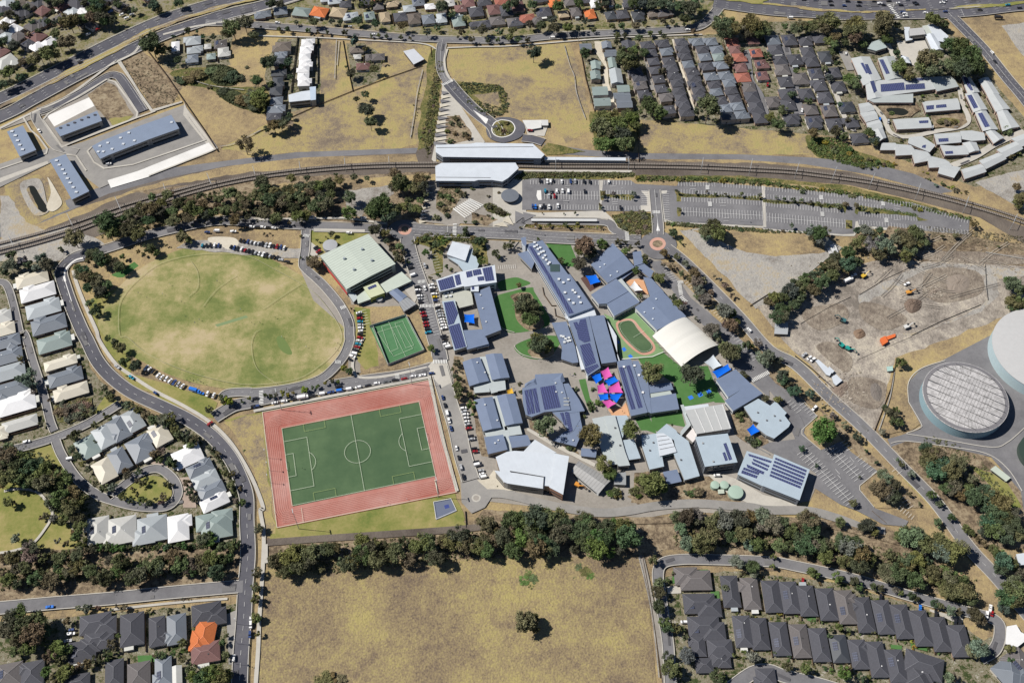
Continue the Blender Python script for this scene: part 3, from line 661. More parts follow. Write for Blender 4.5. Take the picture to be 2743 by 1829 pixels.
def undergrowth(name, s, n, c='g', hgt=1.2, sz=.45, w=None):
    """n leafy clumps over a polygon (or along a line w metres wide)"""
    P = G(s); r = random.Random(n+len(s)); V, Fc, A = [], [], []; k = 0
    if w: L = [(b-a).length for a, b in zip(P, P[1:])]; T = sum(L)
    else: x0, x1, y0, y1 = min(p.x for p in P), max(p.x for p in P), min(p.y for p in P), max(p.y for p in P)
    def inside(x, y):
        o = False
        for i in range(len(P)):
            a, b = P[i], P[i-1]
            if (a.y > y) != (b.y > y) and x < (b.x-a.x)*(y-a.y)/(b.y-a.y)+a.x: o = not o
        return o
    tries = 0
    while k < n and tries < n*8:
        tries += 1
        if w:
            t = r.random()*T; j = 0
            while j < len(L)-1 and t > L[j]: t -= L[j]; j += 1
            d = (P[j+1]-P[j]).normalized(); q = P[j]+d*t+Vector((-d.y, d.x, 0))*r.uniform(-w/2, w/2)
        else:
            q = Vector((r.uniform(x0, x1), r.uniform(y0, y1), 0))
            if not inside(q.x, q.y): continue
        k += 1; R_ = r.uniform(.4, 1.2); br = r.uniform(.3, 1)
        for i in range(9):
            u = Vector((r.gauss(0, 1), r.gauss(0, 1), abs(r.gauss(0, 1)))).normalized(); p = Vector((q.x, q.y, .3))+Vector((u.x*R_, u.y*R_, u.z*hgt*R_)); nn = (u+Vector((r.gauss(0, .5), r.gauss(0, .5), r.gauss(0, .5)))).normalized()
            a = nn.orthogonal().normalized(); b = nn.cross(a); f = sz*r.uniform(.6, 1.4); m = len(V); V += [p-a*f, p+b*f*.7, p+a*f, p-b*f*.7]; Fc.append((m, m+1, m+2, m+3)); A.append(br*r.uniform(.6, 1.1))
    me = mesh(name, V, Fc, LEAF); at = me.attributes.new('leaf', 'FLOAT', 'FACE'); at.data.foreach_set('value', A); o = link(name, me, color=LC[c]); tag(o, kind='stuff'); return o
# ---------------------------------------------------------------- ground sheets, lowest first
tag(link('ground', mesh('ground', [(-2600,-900,0), (2600,-900,0), (2600,4200,0), (-2600,4200,0)], [(0,1,2,3)], GM['dry'])), kind='structure')
poly('garden_ground', 'O -400,-400 760,-400 620,-40 575,20 430,40 250,100 130,180 0,250 -400,430', 'garden')
poly('garden_ground', 'O 575,45 600,-400 1670,-400 1640,-10 1645,60 1500,85 1100,95 1000,90 800,62 640,55', 'garden')
poly('garden_ground', 'O 1650,-10 1700,-400 3000,-400 3000,-20 2352,-8 2000,-12', 'garden')
poly('garden_ground', 'O 1335,88 1650,78 1930,95 2000,300 1960,320 1880,310 1455,276 1455,240 1355,238', 'estate')
poly('garden_ground', 'O 1650,60 1900,45 2150,45 2200,90 2240,140 2352,270 2400,330 2352,395 2240,430 2170,400 2010,345 1985,290 1925,110 1790,95', 'estate')
poly('garden_ground', 'O 380,120 400,85 535,80 530,150 400,165 375,150', 'estate')
poly('garden_ground', 'O 605,250 612,150 640,90 740,90 735,255 640,285', 'estate')
poly('garden_ground', 'O 795,100 880,100 905,130 880,180 850,195 810,200', 'estate')
poly('grass', 'O 735,95 795,100 810,205 735,240', 'yellow')
poly('grass', 'O 1030,110 1310,100 1345,210 1358,300 1300,330 1260,275 1165,270 1160,200 1045,190 1030,160', 'yellow')
poly('grass', 'O 810,85 1000,95 990,170 965,330 900,345 600,355 510,345 510,300 640,265 870,200 880,130', 'yellow')
poly('grass', 'O 400,160 600,150 620,250 640,270 505,345 480,300 420,210', 'dry')
poly('grass', 'O 1470,275 1860,310 1870,355 1660,355 1468,350', 'yellow')
poly('scrub', 'O 1855,310 1960,345 2050,375 2035,395 1930,380 1870,355', 'scrub', smooth=True)
poly('grass', 'O 2240,50 2352,45 2600,40 2600,300 2420,260 2352,180 2290,110', 'dry')
poly('bare_earth', 'O 2300,60 2352,52 2500,60 2500,200 2352,130', 'lot')
poly('scrub', 'O 395,165 470,155 545,165 550,190 500,200 610,205 610,260 560,250 480,205 400,192', 'scrub', smooth=True)
poly('rank_grass', 'O 280,135 330,120 420,200 400,235 350,250', 'mulch')
poly('scrub', 'O 210,215 245,190 275,185 312,265 260,290', 'scrub')
# railway corridor
poly('rail_formation', 'O -60,545 0,535 150,470 300,415 500,375 700,352 960,345 985,330 1000,330 1000,400 850,405 700,420 500,460 300,515 150,570 0,620 -60,650', 'ballast')
poly('grass', 'O 0,540 150,490 250,455 400,410 510,385 660,362 955,355 960,372 700,385 520,402 300,445 100,530 0,570', 'dry')
poly('service_track', 'O -40,520 80,490 200,440 360,390 500,372 680,350 960,340 955,352 700,362 520,382 380,410 250,445 100,510 -40,560', 'asphalt')
poly('rail_formation', 'O 1185,395 1500,362 1750,375 1950,395 2150,445 2300,500 2352,520 2500,570 2500,640 2352,560 2250,500 2100,460 1950,425 1750,410 1500,403 1190,408', 'ballast')
poly('grass', 'O 1455,355 1870,360 2020,385 2180,430 2352,500 2352,520 2200,455 2000,400 1800,378 1455,368', 'dry')
poly('service_track', 'O 1250,330 1350,345 1460,352 1700,355 1860,362 2000,375 2100,400 2190,440 2160,445 2000,402 1850,378 1700,367 1455,366 1250,352', 'asphalt')
poly('grass', 'O 2240,420 2352,390 2500,400 2500,520 2352,480', 'lot')
poly('shrub_strip', 'O 1190,405 1460,398 1455,408 1190,418', 'scrub')
poly('shrub_strip', 'O 1465,403 1700,403 1950,428 2150,478 2230,508 2220,515 2140,492 1950,440 1750,415 1465,415', 'scrub')
poly('scrub', 'O 760,430 980,410 990,500 940,520 750,500 700,450', 'mulch')
poly('bare_earth', 'O 540,500 300,440 560,410 990,395 1000,520 860,520', 'mulch')
poly('scrub', 'O 600,425 985,398 980,412 900,430 640,440', 'dry')
poly('bare_paddock', 'O 790,440 900,425 905,445 845,480 830,500 800,490', 'lot')
poly('scrub_slope', 'O 965,250 990,120 1015,100 1010,250 998,330 960,345', 'scrub')
# left edge
poly('bare_earth', 'O -60,560 150,520 240,560 130,600 60,640 -60,680', 'lot')
poly('basin_ground', 'O 10,420 90,400 150,460 160,480 70,520 10,500', 'yellow')
poly('rough_ground', 'O 0,450 20,450 60,510 110,530 0,580', 'lot')
# estates to the south-west, south-east
poly('garden_ground', 'O -60,600 40,600 130,600 150,680 210,850 280,930 380,960 470,1000 560,1120 555,1240 440,1265 200,1262 60,1200 -60,1200', 'estate')
poly('garden_ground', 'O -60,1420 545,1385 545,1700 -60,1700', 'estate')
poly('garden_ground', 'O 1525,1325 1700,1310 1900,1335 2250,1425 2400,1470 2400,1700 1560,1700 1530,1450', 'estate')
poly('parkland', 'O -40,1090 60,1110 120,1160 180,1240 160,1265 -40,1265', 'lawn', smooth=True)
poly('parkland', 'O 50,1035 115,1020 180,1115 130,1100 70,1060', 'lawn')
poly('bare_earth', 'O -40,1265 560,1245 545,1370 -40,1400', 'mulch')
poly('grass', 'O -40,1390 200,1370 400,1350 540,1335 540,1345 300,1375 -40,1410', 'dry')
poly('verge', 'O -40,1415 200,1402 400,1385 530,1365 530,1385 300,1405 -40,1430', 'dry')
# fields to the south
poly('bare_earth', 'O 610,1235 1075,1210 1110,1170 1500,1190 1560,1200 1900,1190 2100,1230 2260,1400 2352,1470 2352,1500 2200,1420 1900,1320 1520,1285 1480,1290 620,1290', 'mulch')
poly('grass', 'O 1520,1275 1700,1290 2000,1350 2200,1430 2260,1470 2320,1440 2280,1400 2100,1350 1950,1310 1520,1262', 'dry')
poly('field', 'O 600,1310 700,1290 1480,1275 1520,1700 590,1700', 'brownfield')
poly('grass_verge', 'O 515,965 610,945 630,1220 1060,1190 1075,1210 620,1240 600,1100 560,1010', 'lawn')
poly('grass_verge', 'O 625,1195 1045,1130 1068,1195 900,1215 625,1232', 'lawn')
poly('grass_verge', 'O 512,970 600,950 632,1225 612,1225 585,1080 550,1015', 'yellow')
# oval surrounds
poly('grass_bank', 'O 150,600 215,580 340,545 470,525 640,520 705,530 690,600 560,640 300,700 200,720 180,680', 'dry')
poly('grass_bank', 'O 200,690 300,650 300,860 440,900 500,925 490,960 400,930 290,870 240,800', 'lawn')
poly('oval_turf', 'O 225,740 262,672 330,612 420,572 500,565 590,582 690,632 750,685 792,740 797,790 770,838 700,876 600,893 520,893 420,872 330,832 260,790', 'oval', smooth=True)
poly('practice_turf', 'B1 1000,1000 1210,880 1250,915 1110,1020 1060,1020', 'playgreen')
poly('cricket_pitch', 'B1 1935,1445 2215,1360 2235,1380 1955,1465', mat('cricket_strip', (.17,.23,.11)))
poly('oval_turf', 'C2 205,20 260,10 345,150 300,165 230,110', mat('watered_turf', (.12,.17,.05)), smooth=True)
# school
poly('school_paving', 'O 700,530 860,520 940,530 1010,545 1190,556 1300,556 1480,560 1520,600 1600,680 1745,860 1830,940 1900,1060 1860,1150 1690,1180 1560,1175 1480,1190 1110,1150 1060,1150 1050,1010 1020,830 800,860 800,760 720,690 690,620', 'schoolyard')
poly('grass_bank', 'O 735,590 800,700 870,705 985,700 1000,830 830,860 825,740 745,650 700,620', 'dry')
poly('grass_bank', 'O 815,705 850,710 870,840 840,850 822,830', 'lawn')
poly('grass_bank', 'B2 520,600 1100,600 1000,640 600,820 480,850 490,700', 'lawn')
poly('grass_bank', 'B2 560,870 620,870 880,1260 830,1280 640,1010 500,930', 'dry')
poly('planting_bed', 'B2 1110,600 1230,570 1420,820 1400,920 1330,880 1160,680', 'mulch')
poly('planting_bed', 'B2 1410,680 1540,610 1900,620 2080,680 2110,900 2000,900 1950,700 1780,690 1700,820 1700,980 1560,1010 1640,980 1600,760 1480,720', 'scrub')
poly('garden_bed', 'O 1440,1140 1600,1090 1690,1100 1700,1160 1600,1165 1480,1175', 'mulch')
poly('garden_bed', 'C3 780,1170 960,1250 950,1500 860,1540 600,1420 640,1350', 'schoolyard')
poly('garden_bed', 'C3 1140,1230 1290,1210 1600,1300 1780,1330 1790,1420 1400,1460 1240,1530 1110,1500', 'mulch')
poly('garden_bed', 'C3 190,740 260,730 430,960 560,970 640,1050 640,1110 200,830', 'mulch')
poly('garden_bed', 'C3 2030,660 2200,700 2352,960 2352,1010 2160,970 2040,880', 'mulch')
poly('lawn', 'B3 345,720 560,710 620,860 610,930 490,910 460,880', 'playgreen')
poly('lawn', 'B3 -80,1060 60,1020 140,1040 200,1080 -20,1140 -80,1120', 'playgreen', smooth=True)
poly('lawn', 'B3 -110,1200 0,1155 210,1110 240,1150 330,1300 380,1400 330,1470 60,1520 -60,1470 -110,1330', 'playgreen', smooth=True)
poly('garden_bed', 'B3 30,1180 200,1160 260,1300 330,1450 200,1500 80,1400 60,1250', 'mulch', smooth=True)
poly('lawn', 'C3 60,100 130,50 300,0 480,20 400,170 320,210 200,205 100,160', 'playgreen', smooth=True)
poly('garden_bed', 'C3 190,120 400,90 400,190 300,205 220,190', 'mulch', smooth=True)
poly('lawn', 'C3 640,395 700,385 740,560 800,660 740,690 690,560 660,470', 'playgreen')
poly('lawn', 'C3 1140,740 1270,720 1340,880 1250,850 1200,850', 'playgreen')
poly('lawn', 'C3 1290,720 1560,670 1600,820 1430,790 1345,860 1300,840', 'playgreen')
poly('play_turf', 'C3 1170,200 1400,150 1560,280 1800,270 1860,420 1900,440 1860,590 1580,640 1530,600 1490,420 1200,250', 'playgreen')
poly('play_turf', 'C3 1840,430 1960,600 1860,600', 'playgreen')
poly('court_surface', 'B3 865,1345 960,1390 1170,1262 1340,1490 C3 1300,10 1410,145 1300,195 1020,215 940,-60', 'palegreen')
poly('play_oval_track', 'B3 975,1430 1050,1395 1130,1400 1200,1480 C3 1310,60 1325,130 1260,170 1180,160 1080,80 1000,-20', 'brick', smooth=True)
poly('play_oval_turf', 'B3 995,1440 1055,1412 1120,1418 1180,1500 C3 1290,70 1300,120 1250,150 1190,145 1100,70 1020,-20', 'turf', smooth=True)
for s in ('C3 965,50 990,35 1010,62 985,78', 'C3 1025,115 1050,100 1070,128 1045,145', 'C3 1080,180 1105,165 1128,188 1104,205', 'C3 1618,548 1655,533 1675,560 1640,578', 'C3 1703,520 1740,505 1760,535 1722,553', 'C3 1783,492 1815,478 1835,505 1803,525'): poly('play_court', s, 'blue')
poly('play_surface', 'C3 1060,600 1110,720 940,720 900,660 1030,640', 'orange')
poly('play_surface', 'B3 655,1030 700,1000 860,1080 740,1150', mat('rubber_dark', (.09,.05,.045)))
poly('play_surface', 'B3 1050,1045 1200,1030 1310,1140 1250,1180 1130,1130', 'orange')
poly('planter', 'C2 1780,600 1800,180 1880,190 1990,600 2080,1000 2130,1090 2050,1080 1950,650', 'mulch')
# hard court, pitch, track
poly('hard_court', 'B2 1045,1470 1370,1370 C2 1535,140 1210,270', 'court')
poly('sports_surround', 'C2 75,690 1590,395 1828,1410 210,1730', 'track')
poly('football_field', 'C2 250,835 1485,595 1637,1262 350,1533', 'turf')
poly('small_court', 'C2 1615,1495 1775,1465 1825,1575 1640,1655', mat('court_grey', (.12,.14,.20)))
poly('court_patch', 'C2 1712,1525 1752,1513 1762,1545 1722,1556', mat('dark_blue_mat', (.04,.06,.22)))
# station
poly('plaza_paving', 'A2 1700,700 1790,790 1850,940 2080,1280 2050,1310 1640,1310 1640,1480 1600,1440 1640,1250 1680,1000', 'concrete')
poly('plaza_paving', 'B2 1560,150 1690,150 2250,150 2400,180 2400,330 2352,480 2352,560 2150,560 1960,540 1860,535 1830,560 1530,520 1540,300', 'schoolyard')
poly('plaza_paving', 'B2 2150,150 2400,60 2470,150 2450,430 2560,440 3150,420 3300,560 3060,520 2540,470 2300,590 2150,570', 'concrete')
poly('garden_bed', 'B2 1690,180 1830,190 1900,260 1800,400 1740,480 1640,400 1650,260', 'mulch')
poly('garden_bed', 'B2 2060,370 2130,350 2320,460 2240,480 2100,430', 'scrub')
poly('garden_bed', 'B2 1960,430 2200,500 2100,560 1960,530', 'mulch')
poly('garden_bed', 'A2 1740,1050 1850,1040 1960,1200 1960,1260 1780,1310 1720,1280', 'mulch')
poly('garden_bed', 'A2 1800,740 2200,770 2280,850 2260,1020 2100,1030 1900,860', 'scrub')
poly('grass', 'A2 1970,860 2200,830 2240,1000 2110,1010', 'yellow')
poly('yard', 'A3 135,1085 360,1085 365,1130 330,1230 180,1220', 'concrete')
poly('garden_bed', 'A3 350,1290 700,1370 350,1400 300,1350', 'scrub')
poly('garden_bed', 'A3 740,1010 1180,1030 1190,1200 1130,1360 780,1350', 'scrub')
poly('platform', 'A3 100,1475 1115,1470 1118,1485 100,1490', 'concrete')
poly('platform', 'B3 100,52 1118,58 1118,78 90,68', 'concrete')
poly('garden_bed', 'B3 930,460 1100,435 1310,450 1310,560 1280,640 1120,640 1000,580', 'scrub')
poly('bus_island', 'B3 100,560 230,535 600,540 860,560 840,600 600,585 150,580', 'mulch')
# car parks
poly('car_park', 'B3 130,150 230,130 1110,150 1150,180 1520,200 1540,165 1860,170 2030,185 B4 5,205 720,270 1340,350 1860,500 1850,655 1420,610 860,555 820,640 720,635 0,580 B3 2290,555 1510,530 1420,505 1300,430 130,415', 'asphalt')
poly('footpath', 'B3 820,150 860,150 850,235 850,330 830,415 815,415 830,330', 'concrete')
poly('footpath', 'B3 1200,245 1270,245 1305,430 1195,430 1195,375 1255,375 1250,300', 'concrete')
poly('footpath', 'B3 1350,245 1435,240 1430,265 1385,270 1415,500 1510,530 1490,545 1400,520', 'concrete')
poly('footpath', 'B4 -10,200 18,200 32,570 5,570', 'concrete')
poly('footpath', 'B4 855,515 865,555 1420,600 1850,640 1850,660 1420,625 870,575 825,650 720,650 0,595 0,580 720,635 820,630 835,520', 'concrete')
poly('footpath', 'B3 1420,500 1510,525 2300,560 2300,578 1500,545', 'concrete')
poly('car_park_island', 'B3 265,240 300,238 305,325 275,328 258,290', 'white')
for s in ('B3 830,240 870,250 860,330 835,325', 'B3 880,275 1130,275 1140,300 1110,330 880,295', 'B3 1500,240 1530,250 1600,270 2300,300 2300,330 1990,305 1560,300 1560,340 1520,340', 'B3 1525,390 1560,400 1555,470 1530,475', 'B3 820,350 845,370 845,415 820,415',
 'B4 0,320 740,370 760,385 740,450 720,395 0,345', 'B4 825,345 870,370 1060,400 1290,450 1400,480 1490,510 1400,515 1370,470 860,430 850,460 825,440', 'B4 745,505 805,510 805,585 745,585'): poly('planting_bed', s, 'scrub')
# land east of the school
poly('bare_lot', 'O 1560,530 1650,520 1900,545 1935,570 1760,700 1735,710 1640,610', 'lot')
poly('grass', 'O 1590,530 1660,525 1890,545 1895,580 1780,590 1700,575', 'dry')
poly('site_ground', 'O 1735,705 1810,690 1920,620 2060,590 2280,600 2352,610 2420,620 2420,760 2352,760 2140,860 2100,880 2050,960 2010,985 1960,970 1890,870 1790,770', 'gravel')
poly('haul_road', 'B4 860,1180 940,1140 1460,890 2000,920 2352,950 2352,1010 2100,1040 2130,1180 1970,1330 1340,1546 1100,1546 1500,1500 1950,1300 2030,1200 2000,1010 1800,930 1480,950 960,1240 880,1280', 'lot')
poly('scrub', 'O 2040,520 2352,560 2420,580 2420,620 2200,600 2100,600 2000,590', 'mulch')
poly('grass', 'O 2100,880 2140,860 2352,755 2352,745 2230,800 2150,830', 'dry')
poly('grass', 'C4 1190,200 1600,50 2100,-150 2352,-190 2352,-100 1900,150 1560,240 1350,380 1310,440 1350,640 1420,790 1340,850 1010,900 1100,600', 'dry')
poly('grass', 'C4 1150,960 1420,950 2000,1080 2200,1250 2330,1400 2500,1900 1900,1900 1500,1500 1200,1100', 'mulch')
poly('grass', 'C4 1850,1160 2050,1230 2200,1330 2330,1546 2230,1546 2000,1300', 'lawn')
poly('reserve_paving', 'C4 1600,230 2100,-30 2800,-250 2800,1900 2400,1900 2320,1400 2050,1090 1620,990 1290,950 1150,1000 1120,930 1290,880 1420,840 1420,800 1310,600 1310,420 1420,300', 'asphalt', smooth=False)
poly('grass', 'C4 340,850 490,740 560,720 780,1000 700,960 520,1030 430,1000', 'dry')
poly('grass', 'C4 860,1360 1040,1230 1120,1230 1240,1400 1200,1546 1020,1546', 'dry')
poly('grass_strip', 'B3 1390,560 1430,600 1560,780 2352,1700 2290,1700 1500,800', 'dry')
poly('grass_strip', 'C4 150,100 300,200 640,560 900,780 1250,1200 1720,1700 1660,1700 1190,1200 860,830 600,560 100,110', 'yellow')
poly('median', 'B3 1350,880 1540,900 1700,1100 2100,1500 C4 110,130 0,70 -200,-100 -700,-560', 'mulch')
poly('median', 'C4 -40,150 120,300 400,560 640,760 900,1000 1150,1250 1450,1546 1330,1546 1000,1220 760,960 470,640 330,600 0,380', 'mulch')
poly('car_park', 'C4 0,360 330,560 360,600 490,720 350,850 350,890 520,1030 700,950 800,1050 1030,1215 870,1350 870,1390 1000,1546 D4 1310,90 1280,140 1080,120 850,0 C4 700,1520 450,1360 480,1240 400,1190 110,1070 -20,1000 60,960 290,930 270,880 130,600', 'asphalt')
poly('car_park', 'B3 1340,900 1400,920 1560,1080 1640,1200 2060,1546 C3 2352,270 2352,560 2180,400 2050,300 1900,60 B3 1560,1200 1500,1080', 'asphalt')
poly('service_yard', 'C3 1800,1250 1920,1240 2060,1290 2300,1430 C4 300,1500 310,1546 C3 2200,1620 2150,1500 1980,1420', 'concrete')
poly('car_park', 'B2 700,860 60,830 -700,760 -560,690 60,700 300,760 440,760 430,860', 'lot')
poly('sand_patch', 'B1 1880,700 1900,660 2100,665 2150,720 2060,770 1990,740', 'sand', smooth=True)
poly('fire_yard', 'B2 510,700 620,790 560,830 480,830', 'concrete')
# houses under construction
poly('yard', 'A1 0,1180 220,1060 400,1000 700,860 970,720 1060,740 1260,1040 1250,1070 620,1300 540,1330 380,1080 440,1030', 'schoolyard')
poly('street', 'A1 -100,1600 0,1480 430,1340 600,1330 760,1280 1300,1080 1660,950 1960,1330 1900,1370 1300,1520 900,1700 700,1546 600,1400 -100,1740', 'palehard')
poly('footpath', 'A1 1660,930 1690,1000 1950,1340 1920,1370 1850,1290 1650,1040', 'concrete')
poly('house_slab', 'A1 425,1050 810,880 850,960 490,1145', 'white'); poly('house_slab', 'A1 1240,1546 1880,1290 1930,1350 1330,1600 B1 1000,220 970,150', 'white')
poly('basin', 'B1 180,200 260,140 370,150 420,330 440,430 330,470 250,380', 'lot', smooth=True)
poly('pond', 'B1 250,215 310,205 370,300 430,400 400,440 340,400 290,300', GM['pond'], smooth=True)
poly('reeds', 'B1 240,230 265,210 300,300 340,380 350,420 300,350', 'yellow')
poly('gravel_patch', 'B1 430,120 520,260 560,360 480,430 420,390 460,260', 'sand', smooth=True)
poly('footpath', 'B1 -40,160 0,170 440,0 430,-25 0,130', 'concrete')
poly('driveway', 'A3 780,380 850,380 860,480 900,620 910,760 980,960 1060,990 940,1020 870,860 850,760 870,600 790,480', 'sand')
poly('footpath', 'C3 180,830 430,960 790,1150 780,1180 400,990 170,850', 'concrete')
poly('service_yard', 'B2 1340,1110 1440,1010 1480,1180 1450,1250', 'concrete')
# ---------------------------------------------------------------- roads
poly('marsh', 'A1 1860,600 2000,590 2120,630 2145,690 2110,770 1970,775 1890,720', 'darkscrub', smooth=True)
poly('marsh', 'A1 1950,810 2060,800 2200,860 2352,800 2352,960 2200,985 2060,930 1960,860', 'darkscrub', smooth=True)
poly('vacant_lots', 'A1 790,860 960,745 1030,770 1210,1045 1010,1130 870,990', 'mulch'); poly('lot_grass', 'A1 985,1075 1200,1050 1080,1130 1010,1135', 'lawn')
poly('driveway', 'A3 1325,370 1360,370 1420,560 1500,800 1540,930 1510,930 1440,740 1380,560', 'sand'); poly('driveway', 'A3 1475,360 1510,360 1580,600 1690,1010 1670,1010 1560,650', 'sand')
poly('driveway', 'A3 1780,360 1810,360 1830,500 1900,680 1960,840 2060,1070 2040,1070 1930,830 1870,680 1800,500', 'concrete')
poly('back_lawn', 'D3 1820,720 1900,720 1920,890 1870,890', 'playgreen'); poly('back_lawn', 'D3 1480,540 1800,525 1800,560 1530,570 1520,650 1480,650', 'playgreen'); poly('back_lawn', 'D4 395,940 475,945 475,1000 400,985', 'playgreen'); poly('back_lawn', 'D4 1330,1180 1480,1215 1480,1260 1330,1230', 'playgreen'); poly('back_lawn', 'D4 1150,1200 1250,1210 1250,1250 1150,1235', 'playgreen'); poly('back_lawn', 'D1 1240,1300 1395,1295 1395,1355 1245,1360', 'playgreen')
poly('driveway', 'D1 2040,930 2130,890 2130,1380 2060,1380', 'palehard'); poly('driveway', 'D3 1430,680 1560,670 1560,740 1440,745', 'concrete'); poly('driveway', 'D4 1800,950 1700,940 1500,880 1500,900 1700,990 1800,1010', 'concrete')
poly('driveway', 'C1 1600,1280 1700,1270 1760,1400 1770,1546 1650,1546 1640,1400', 'brickpale'); poly('driveway', 'C1 1350,1140 1480,1120 1520,1180 1440,1200', 'brickpale')
for s in ('B4 880,1250 1100,1280 1300,1400 1100,1500 900,1400', 'B4 1500,950 1900,960 1990,1100 1900,1200 1600,1250 1450,1150', 'C4 480,100 620,60 800,200 760,330 600,230', 'C4 800,380 1100,430 1050,640 900,640 780,560', 'B4 350,1330 700,1260 760,1400 500,1500', 'B4 1450,780 2352,830 2352,900 1900,900 1450,860'): poly('churned_earth', s, 'churn', smooth=True)
LN = 0

road('highway', 'A1 -900,1260 0,895 500,655 1000,400 1500,175 2000,20 2352,-70 A2 600,-260', 15.5, 'newasphalt', marks=[(-3.6, .16, (3, 9)), (0, .16, (3, 9)), (3.6, .16, (3, 9)), (7.3, .15, None), (-7.3, .15, None)])
road('highway', 'A1 -900,1420 0,1060 300,905 700,690 1000,545 1500,315 2000,150 2352,65 A2 350,-20 A2 800,-120', 15.5, 'newasphalt', marks=[(-3.6, .16, (3, 9)), (0, .16, (3, 9)), (3.6, .16, (3, 9)), (7.3, .15, None), (-7.3, .15, None)])
road('highway', 'A3 1750,-60 2352,40 A4 500,62 1000,75 1400,60 1800,-10 2352,-50', 15, 'newasphalt', kerb=False)
road('highway', 'A3 1850,40 2352,110 A4 400,130 700,150 1100,145 1500,140 1900,115 2352,65 3000,30', 13, 'newasphalt', marks=[(-3.4, .16, (3, 9)), (0, .16, (3, 9)), (3.4, .16, (3, 9))])
road('highway', 'A3 1800,-50 2352,0 A4 350,40 900,70 1300,55 1700,25 2000,5 2352,-10 3000,-60', 20, 'newasphalt', marks=[(-6.8, .16, (3, 9)), (-3.4, .16, (3, 9)), (0, .16, (3, 9)), (3.4, .16, (3, 9)), (6.8, .16, (3, 9))])
road('street', 'A4 1640,100 1800,260 2000,470 2200,720 2352,900 2700,1350', 11.5, 'newasphalt', marks=[(0, .2, None), (-3.2, .12, (2, 4)), (3.2, .12, (2, 4))])
road('street', 'A1 1850,215 2150,215 A2 20,235 500,270 1000,315 1500,355 2000,372 2352,368 A3 400,335 900,308 1400,285 1650,265 1780,215 1900,80', 9.5, 'asphalt', marks=[(0, .12, (2, 8))])
road('street', 'A2 1700,370 1680,500 1690,640 1740,740', 8.5, 'asphalt', marks=[(0, .15, None)])
road('street', 'A2 1740,740 1840,860 1990,1010 2150,1140 2200,1240', 12.5, 'newasphalt', marks=[(-2, .14, None), (2.4, .14, (2, 3))])
poly('roundabout', 'A2 2250,1060 2380,1085 2440,1150 2400,1240 2250,1290 2120,1250 2090,1160 2130,1090', 'newasphalt', smooth=True)
road('street', 'A3 130,1250 240,1265 320,1290', 9, 'newasphalt')
poly('roundabout_island', 'A2 2230,1090 2310,1105 2345,1160 2310,1215 2230,1238 2165,1215 2145,1165 2175,1110', 'scrub', smooth=True)
line('kerb', 'A2 2230,1085 2314,1102 2350,1160 2314,1218 2230,1242 2162,1218 2141,1165 2172,1107 2230,1085', .8, 'white', smooth=True)
poly('traffic_island', 'A2 1970,995 2110,1080 2090,1125', 'white')
# main street south of the railway
road('street', 'B1 600,900 700,830 930,775 1200,690 1400,630 1750,550 2000,515 B2 0,530 400,555 800,572 1200,590', 9.5, 'asphalt')
road('street', 'B2 1390,590 1700,610 2352,632 B3 300,660 700,680 1200,700', 12.5, 'asphalt', marks=[(0, .15, None), (-3.2, .12, (1.5, 3)), (3.2, .12, (1.5, 3))])
road('street', 'B3 -60,600 100,560 160,515 500,520 880,530 960,600 1060,650', 7.5, 'asphalt')
poly('roundabout', 'B2 1360,505 1480,535 1530,600 1480,670 1350,690 1250,660 1210,590 1260,530', 'asphalt', smooth=True)
poly('roundabout_apron', 'B2 1360,545 1405,560 1420,595 1400,630 1358,642 1315,630 1297,593 1315,558', 'brick', smooth=True)
poly('roundabout_garden', 'B2 1360,565 1385,573 1393,595 1382,612 1360,620 1338,612 1330,593 1338,572', 'mulch', smooth=True)
road('street', 'B3 1320,240 1335,400 1350,560 1350,640', 9, 'asphalt', marks=[(0, .2, None)])
poly('traffic_island', 'B3 1350,500 1356,560 1370,615 1335,615 1345,560', 'white')
road('street', 'B3 1430,760 1560,860 1700,990 1900,1190 2100,1400 2352,1680 C4 300,270 600,560 900,830 1250,1190 1550,1500 D4 1850,330 2100,600 2352,900 2600,1200', 9.5, 'asphalt', marks=[(0, .12, (3, 6))])
poly('roundabout', 'B3 1350,605 1460,640 1520,720 1480,830 1350,860 1240,820 1190,720 1240,640', 'asphalt', smooth=True)
poly('roundabout_apron', 'B3 1348,665 1400,680 1422,722 1398,765 1348,782 1298,765 1275,722 1298,682', 'brick', smooth=True)
poly('roundabout_garden', 'B3 1348,690 1380,698 1395,722 1380,745 1348,755 1315,745 1302,722 1315,700', 'mulch', smooth=True)
# road past the oval on the west, and south
road('street', 'B1 760,835 660,860 590,910 555,990 590,1120 650,1290 740,1500 C1 790,50 880,230 1010,380 1200,520 1500,660 1700,760 1900,900 2060,1080 2160,1270 2220,1450 D1 2225,100 2235,400 2210,700 2195,1000 2170,1300 2155,1700', 9.5, 'newasphalt', marks=[(0, .16, (3, 5))])
line('footpath', 'B1 660,960 700,1100 780,1300 870,1500 C1 900,50 1040,250 1200,370 1400,500 1650,630 1880,770 2060,940 2200,1150 2300,1350 2370,1546 D2 60,0 90,200 85,450 70,700 50,1000 40,1250 20,1546 10,1800', 2.6, 'concrete', smooth=True)
line('median_strip', 'B1 750,850 680,870 610,930 580,1000 590,1060', 1.6, 'white', smooth=True)
line('median_strip', 'B1 590,1060 660,1280', .5, 'white')
road('street', 'B2 470,600 465,760 445,900 480,960 600,1070 700,1180 790,1300 850,1430 860,1546 C2 860,60 800,200 640,370 440,450 200,495 0,515 C1 2230,510 2060,520 2000,560', 7, 'asphalt', marks=[(0, .12, (2, 5))])
road('street', 'C1 1930,740 2100,640 2250,605 C2 60,580 400,510 800,440 1000,410 1300,370 1560,310 1650,280', 10, 'asphalt', marks=[(0, .12, (2, 5))])
